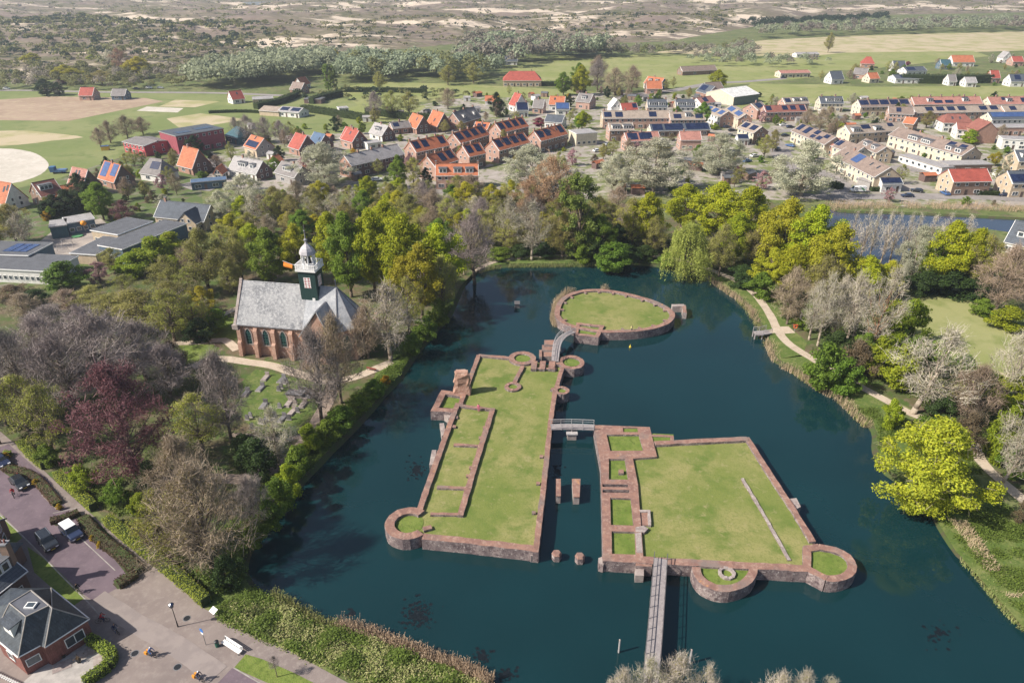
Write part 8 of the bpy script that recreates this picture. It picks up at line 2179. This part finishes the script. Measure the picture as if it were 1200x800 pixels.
LEAF['far_silver'] = leaf_mat('far_silver_leaves', (.38, .42, .28), (.27, .31, .19), tree_var=0)
LEAF['far_grey'] = leaf_mat('far_bare_twigs', (.33, .29, .24), (.24, .21, .16), tree_var=0)
LEAF['far_pine'] = leaf_mat('far_pine_needles', (.045, .075, .035), (.03, .05, .025), tree_var=0)
LEAF['far_olive'] = leaf_mat('far_olive_leaves', (.26, .255, .10), (.16, .165, .065), tree_var=0)
mass('silvery plantation at the foot of the dunes', [(218, 100), (250, 92), (300, 82), (360, 76), (395, 76), (395, 86), (350, 96), (300, 102), (240, 106)], 190, (14, 20), 'far_silver', 'far_silver', 1)
mass('mixed wood joining the silvery plantation', [(395, 98), (400, 82), (430, 76), (480, 78), (520, 82), (560, 82), (590, 86), (560, 96), (480, 96), (430, 98)], 190, (12, 19), 'far_silver', 'far_olive', 2)
mass('grey wood below the sandy dunes', [(530, 82), (540, 62), (580, 55), (640, 62), (700, 62), (720, 68), (640, 72), (600, 80)], 170, (14, 22), 'far_grey', 'far_silver', 3)
mass('long silvery wood behind the far fields', [(880, 46), (900, 40), (1000, 34), (1100, 30), (1300, 27), (1300, 36), (1100, 39), (960, 44)], 320, (11, 17), 'far_silver', 'far_grey', 4)
mass('dark pine wood before the dunes', [(865, 32), (900, 28), (980, 25), (1040, 22), (1040, 26), (960, 31), (880, 36)], 110, (10, 14), 'far_pine', 'far_pine', 5)
mass('grey wood edge east of the dunes', [(640, 66), (760, 60), (850, 58), (880, 50), (890, 60), (800, 66), (700, 68)], 130, (6, 11), 'far_grey', 'far_olive', 6)
mass('tree row between the far meadows', [(800, 76), (830, 64), (880, 56), (890, 66), (860, 74), (980, 74), (970, 80), (880, 79)], 80, (6, 11), 'far_silver', 'far_grey', 7)
mass('mixed scrub wood at the western dune foot', [(-120, 108), (-100, 92), (0, 96), (60, 86), (130, 84), (230, 84), (225, 102), (200, 106), (100, 106), (0, 106)], 240, (5, 11), 'far_olive', 'far_grey', 8)
mass('dark scrub on the western dunes', [(-200, 96), (-200, 50), (0, 40), (120, 38), (260, 36), (330, 48), (300, 66), (230, 80), (100, 92)], 1900, (2.5, 7), 'far_olive', 'far_pine', 9, per=30, wide=1.6, name='dune_scrub', size=.2)
mass('dark scrub on the middle dunes', [(300, 66), (330, 40), (500, 30), (700, 26), (860, 18), (860, 34), (760, 48), (560, 48), (400, 62)], 1000, (2, 6), 'far_olive', 'far_pine', 10, per=24, wide=1.8, name='dune_scrub', size=.2)
mass('far specks of scrub on the dunes', [(-300, 45), (-200, 10), (200, 6), (600, 5), (1000, 5), (1300, 6), (1300, 14), (900, 18), (600, 26), (300, 34)], 1500, (2.5, 6), 'far_olive', 'far_grey', 11, per=14, wide=2.2, name='dune_scrub', size=.3)
mass('green scrub line on the dunes by the lakes', [(0, 42), (40, 34), (110, 32), (150, 36), (130, 42), (40, 46)], 160, (3, 6), 'far_pine', 'far_olive', 12, per=26, wide=1.6, name='dune_scrub', size=.2)
mass('green bushes round the meadow farmsteads', [(330, 112), (420, 106), (500, 106), (560, 112), (480, 124), (430, 122), (340, 118)], 60, (2, 5), 'far_olive', 'far_pine', 13, per=40, wide=1.4, name='dune_scrub', size=.18, z=GZ)

# ------------------------------------------------------------------ the air between here and the dunes
hb = G().box(-4600, 4600, -40, 4400, -2.5, 95)
hz_ob = hb.build('haze', [])
hm = bpy.data.materials.new('thin_haze'); hm.use_nodes = True
nt = hm.node_tree
for n_ in list(nt.nodes):
    if n_.type != 'OUTPUT_MATERIAL': nt.nodes.remove(n_)
pv = nt.nodes.new('ShaderNodeVolumePrincipled')
pv.inputs['Color'].default_value = (.80, .87, 1.0, 1)
pv.inputs['Density'].default_value = HAZE = .00018
pv.inputs['Anisotropy'].default_value = .3
nt.links.new(pv.outputs[0], nt.nodes['Material Output'].inputs['Volume'])
hz_ob.data.materials.append(hm)
tag(hz_ob, 'thin summer haze lying over the whole landscape', 'haze', kind='stuff')

# ------------------------------------------------------------------ look-alikes told apart by what they stand nearest to
ORD = 'nearest,second nearest,third nearest,fourth nearest,fifth nearest,sixth nearest,seventh nearest,eighth nearest,ninth nearest,tenth nearest,eleventh nearest,twelfth nearest,thirteenth nearest,fourteenth nearest,fifteenth nearest,sixteenth nearest'.split(',')
LM = {n: P(*p) for n, p in {'the white bench': (272, 760), 'the chapel': (340, 400), 'the jetty': (890, 390), 'the oval ruin': (720, 365), 'the corner house': (60, 740), 'the sports hall': (870, 112), 'the magenta barn': (230, 165), 'the manor farm': (615, 95), 'the school': (60, 320), 'the white van': (1005, 225), 'the copper beech': (160, 560),
      'the grey terrace': (440, 195), 'the beige block': (690, 160), 'the garage row': (1085, 200), 'the red canal house': (1140, 220), 'the brick gable block': (1160, 165), 'the huge willow': (765, 224), 'the teal house': (275, 165), 'the schoolyard': (90, 280), 'the weeping willow': (803, 322), 'the tall poplar': (676, 302), 'the rusty tree': (645, 258), 'the duck house': (606, 360), 'the long hedge': (1110, 98), 'the manor meadow': (700, 90), 'the canal willow': (938, 230), 'the round willow': (382, 218)}.items()}
sets = {}
for o in S.objects:
    if o.parent is None and 'category' in o and 'label' in o: sets.setdefault(o['label'], []).append(o)
for lb, obs in sets.items():
    if len(obs) < 2: continue
    best = {}
    for nm, pt in LM.items():
        for k, o in enumerate(sorted(obs, key=lambda o: (o.location - pt).length)):
            if k < len(ORD) and k < best.get(o.name, (99,))[0]: best[o.name] = (k, nm)
    for o in obs:
        if o.name in best:
            t = f'{lb}, {ORD[best[o.name][0]]} {best[o.name][1]}'
            if len(t.split()) <= 16: o['label'] = t
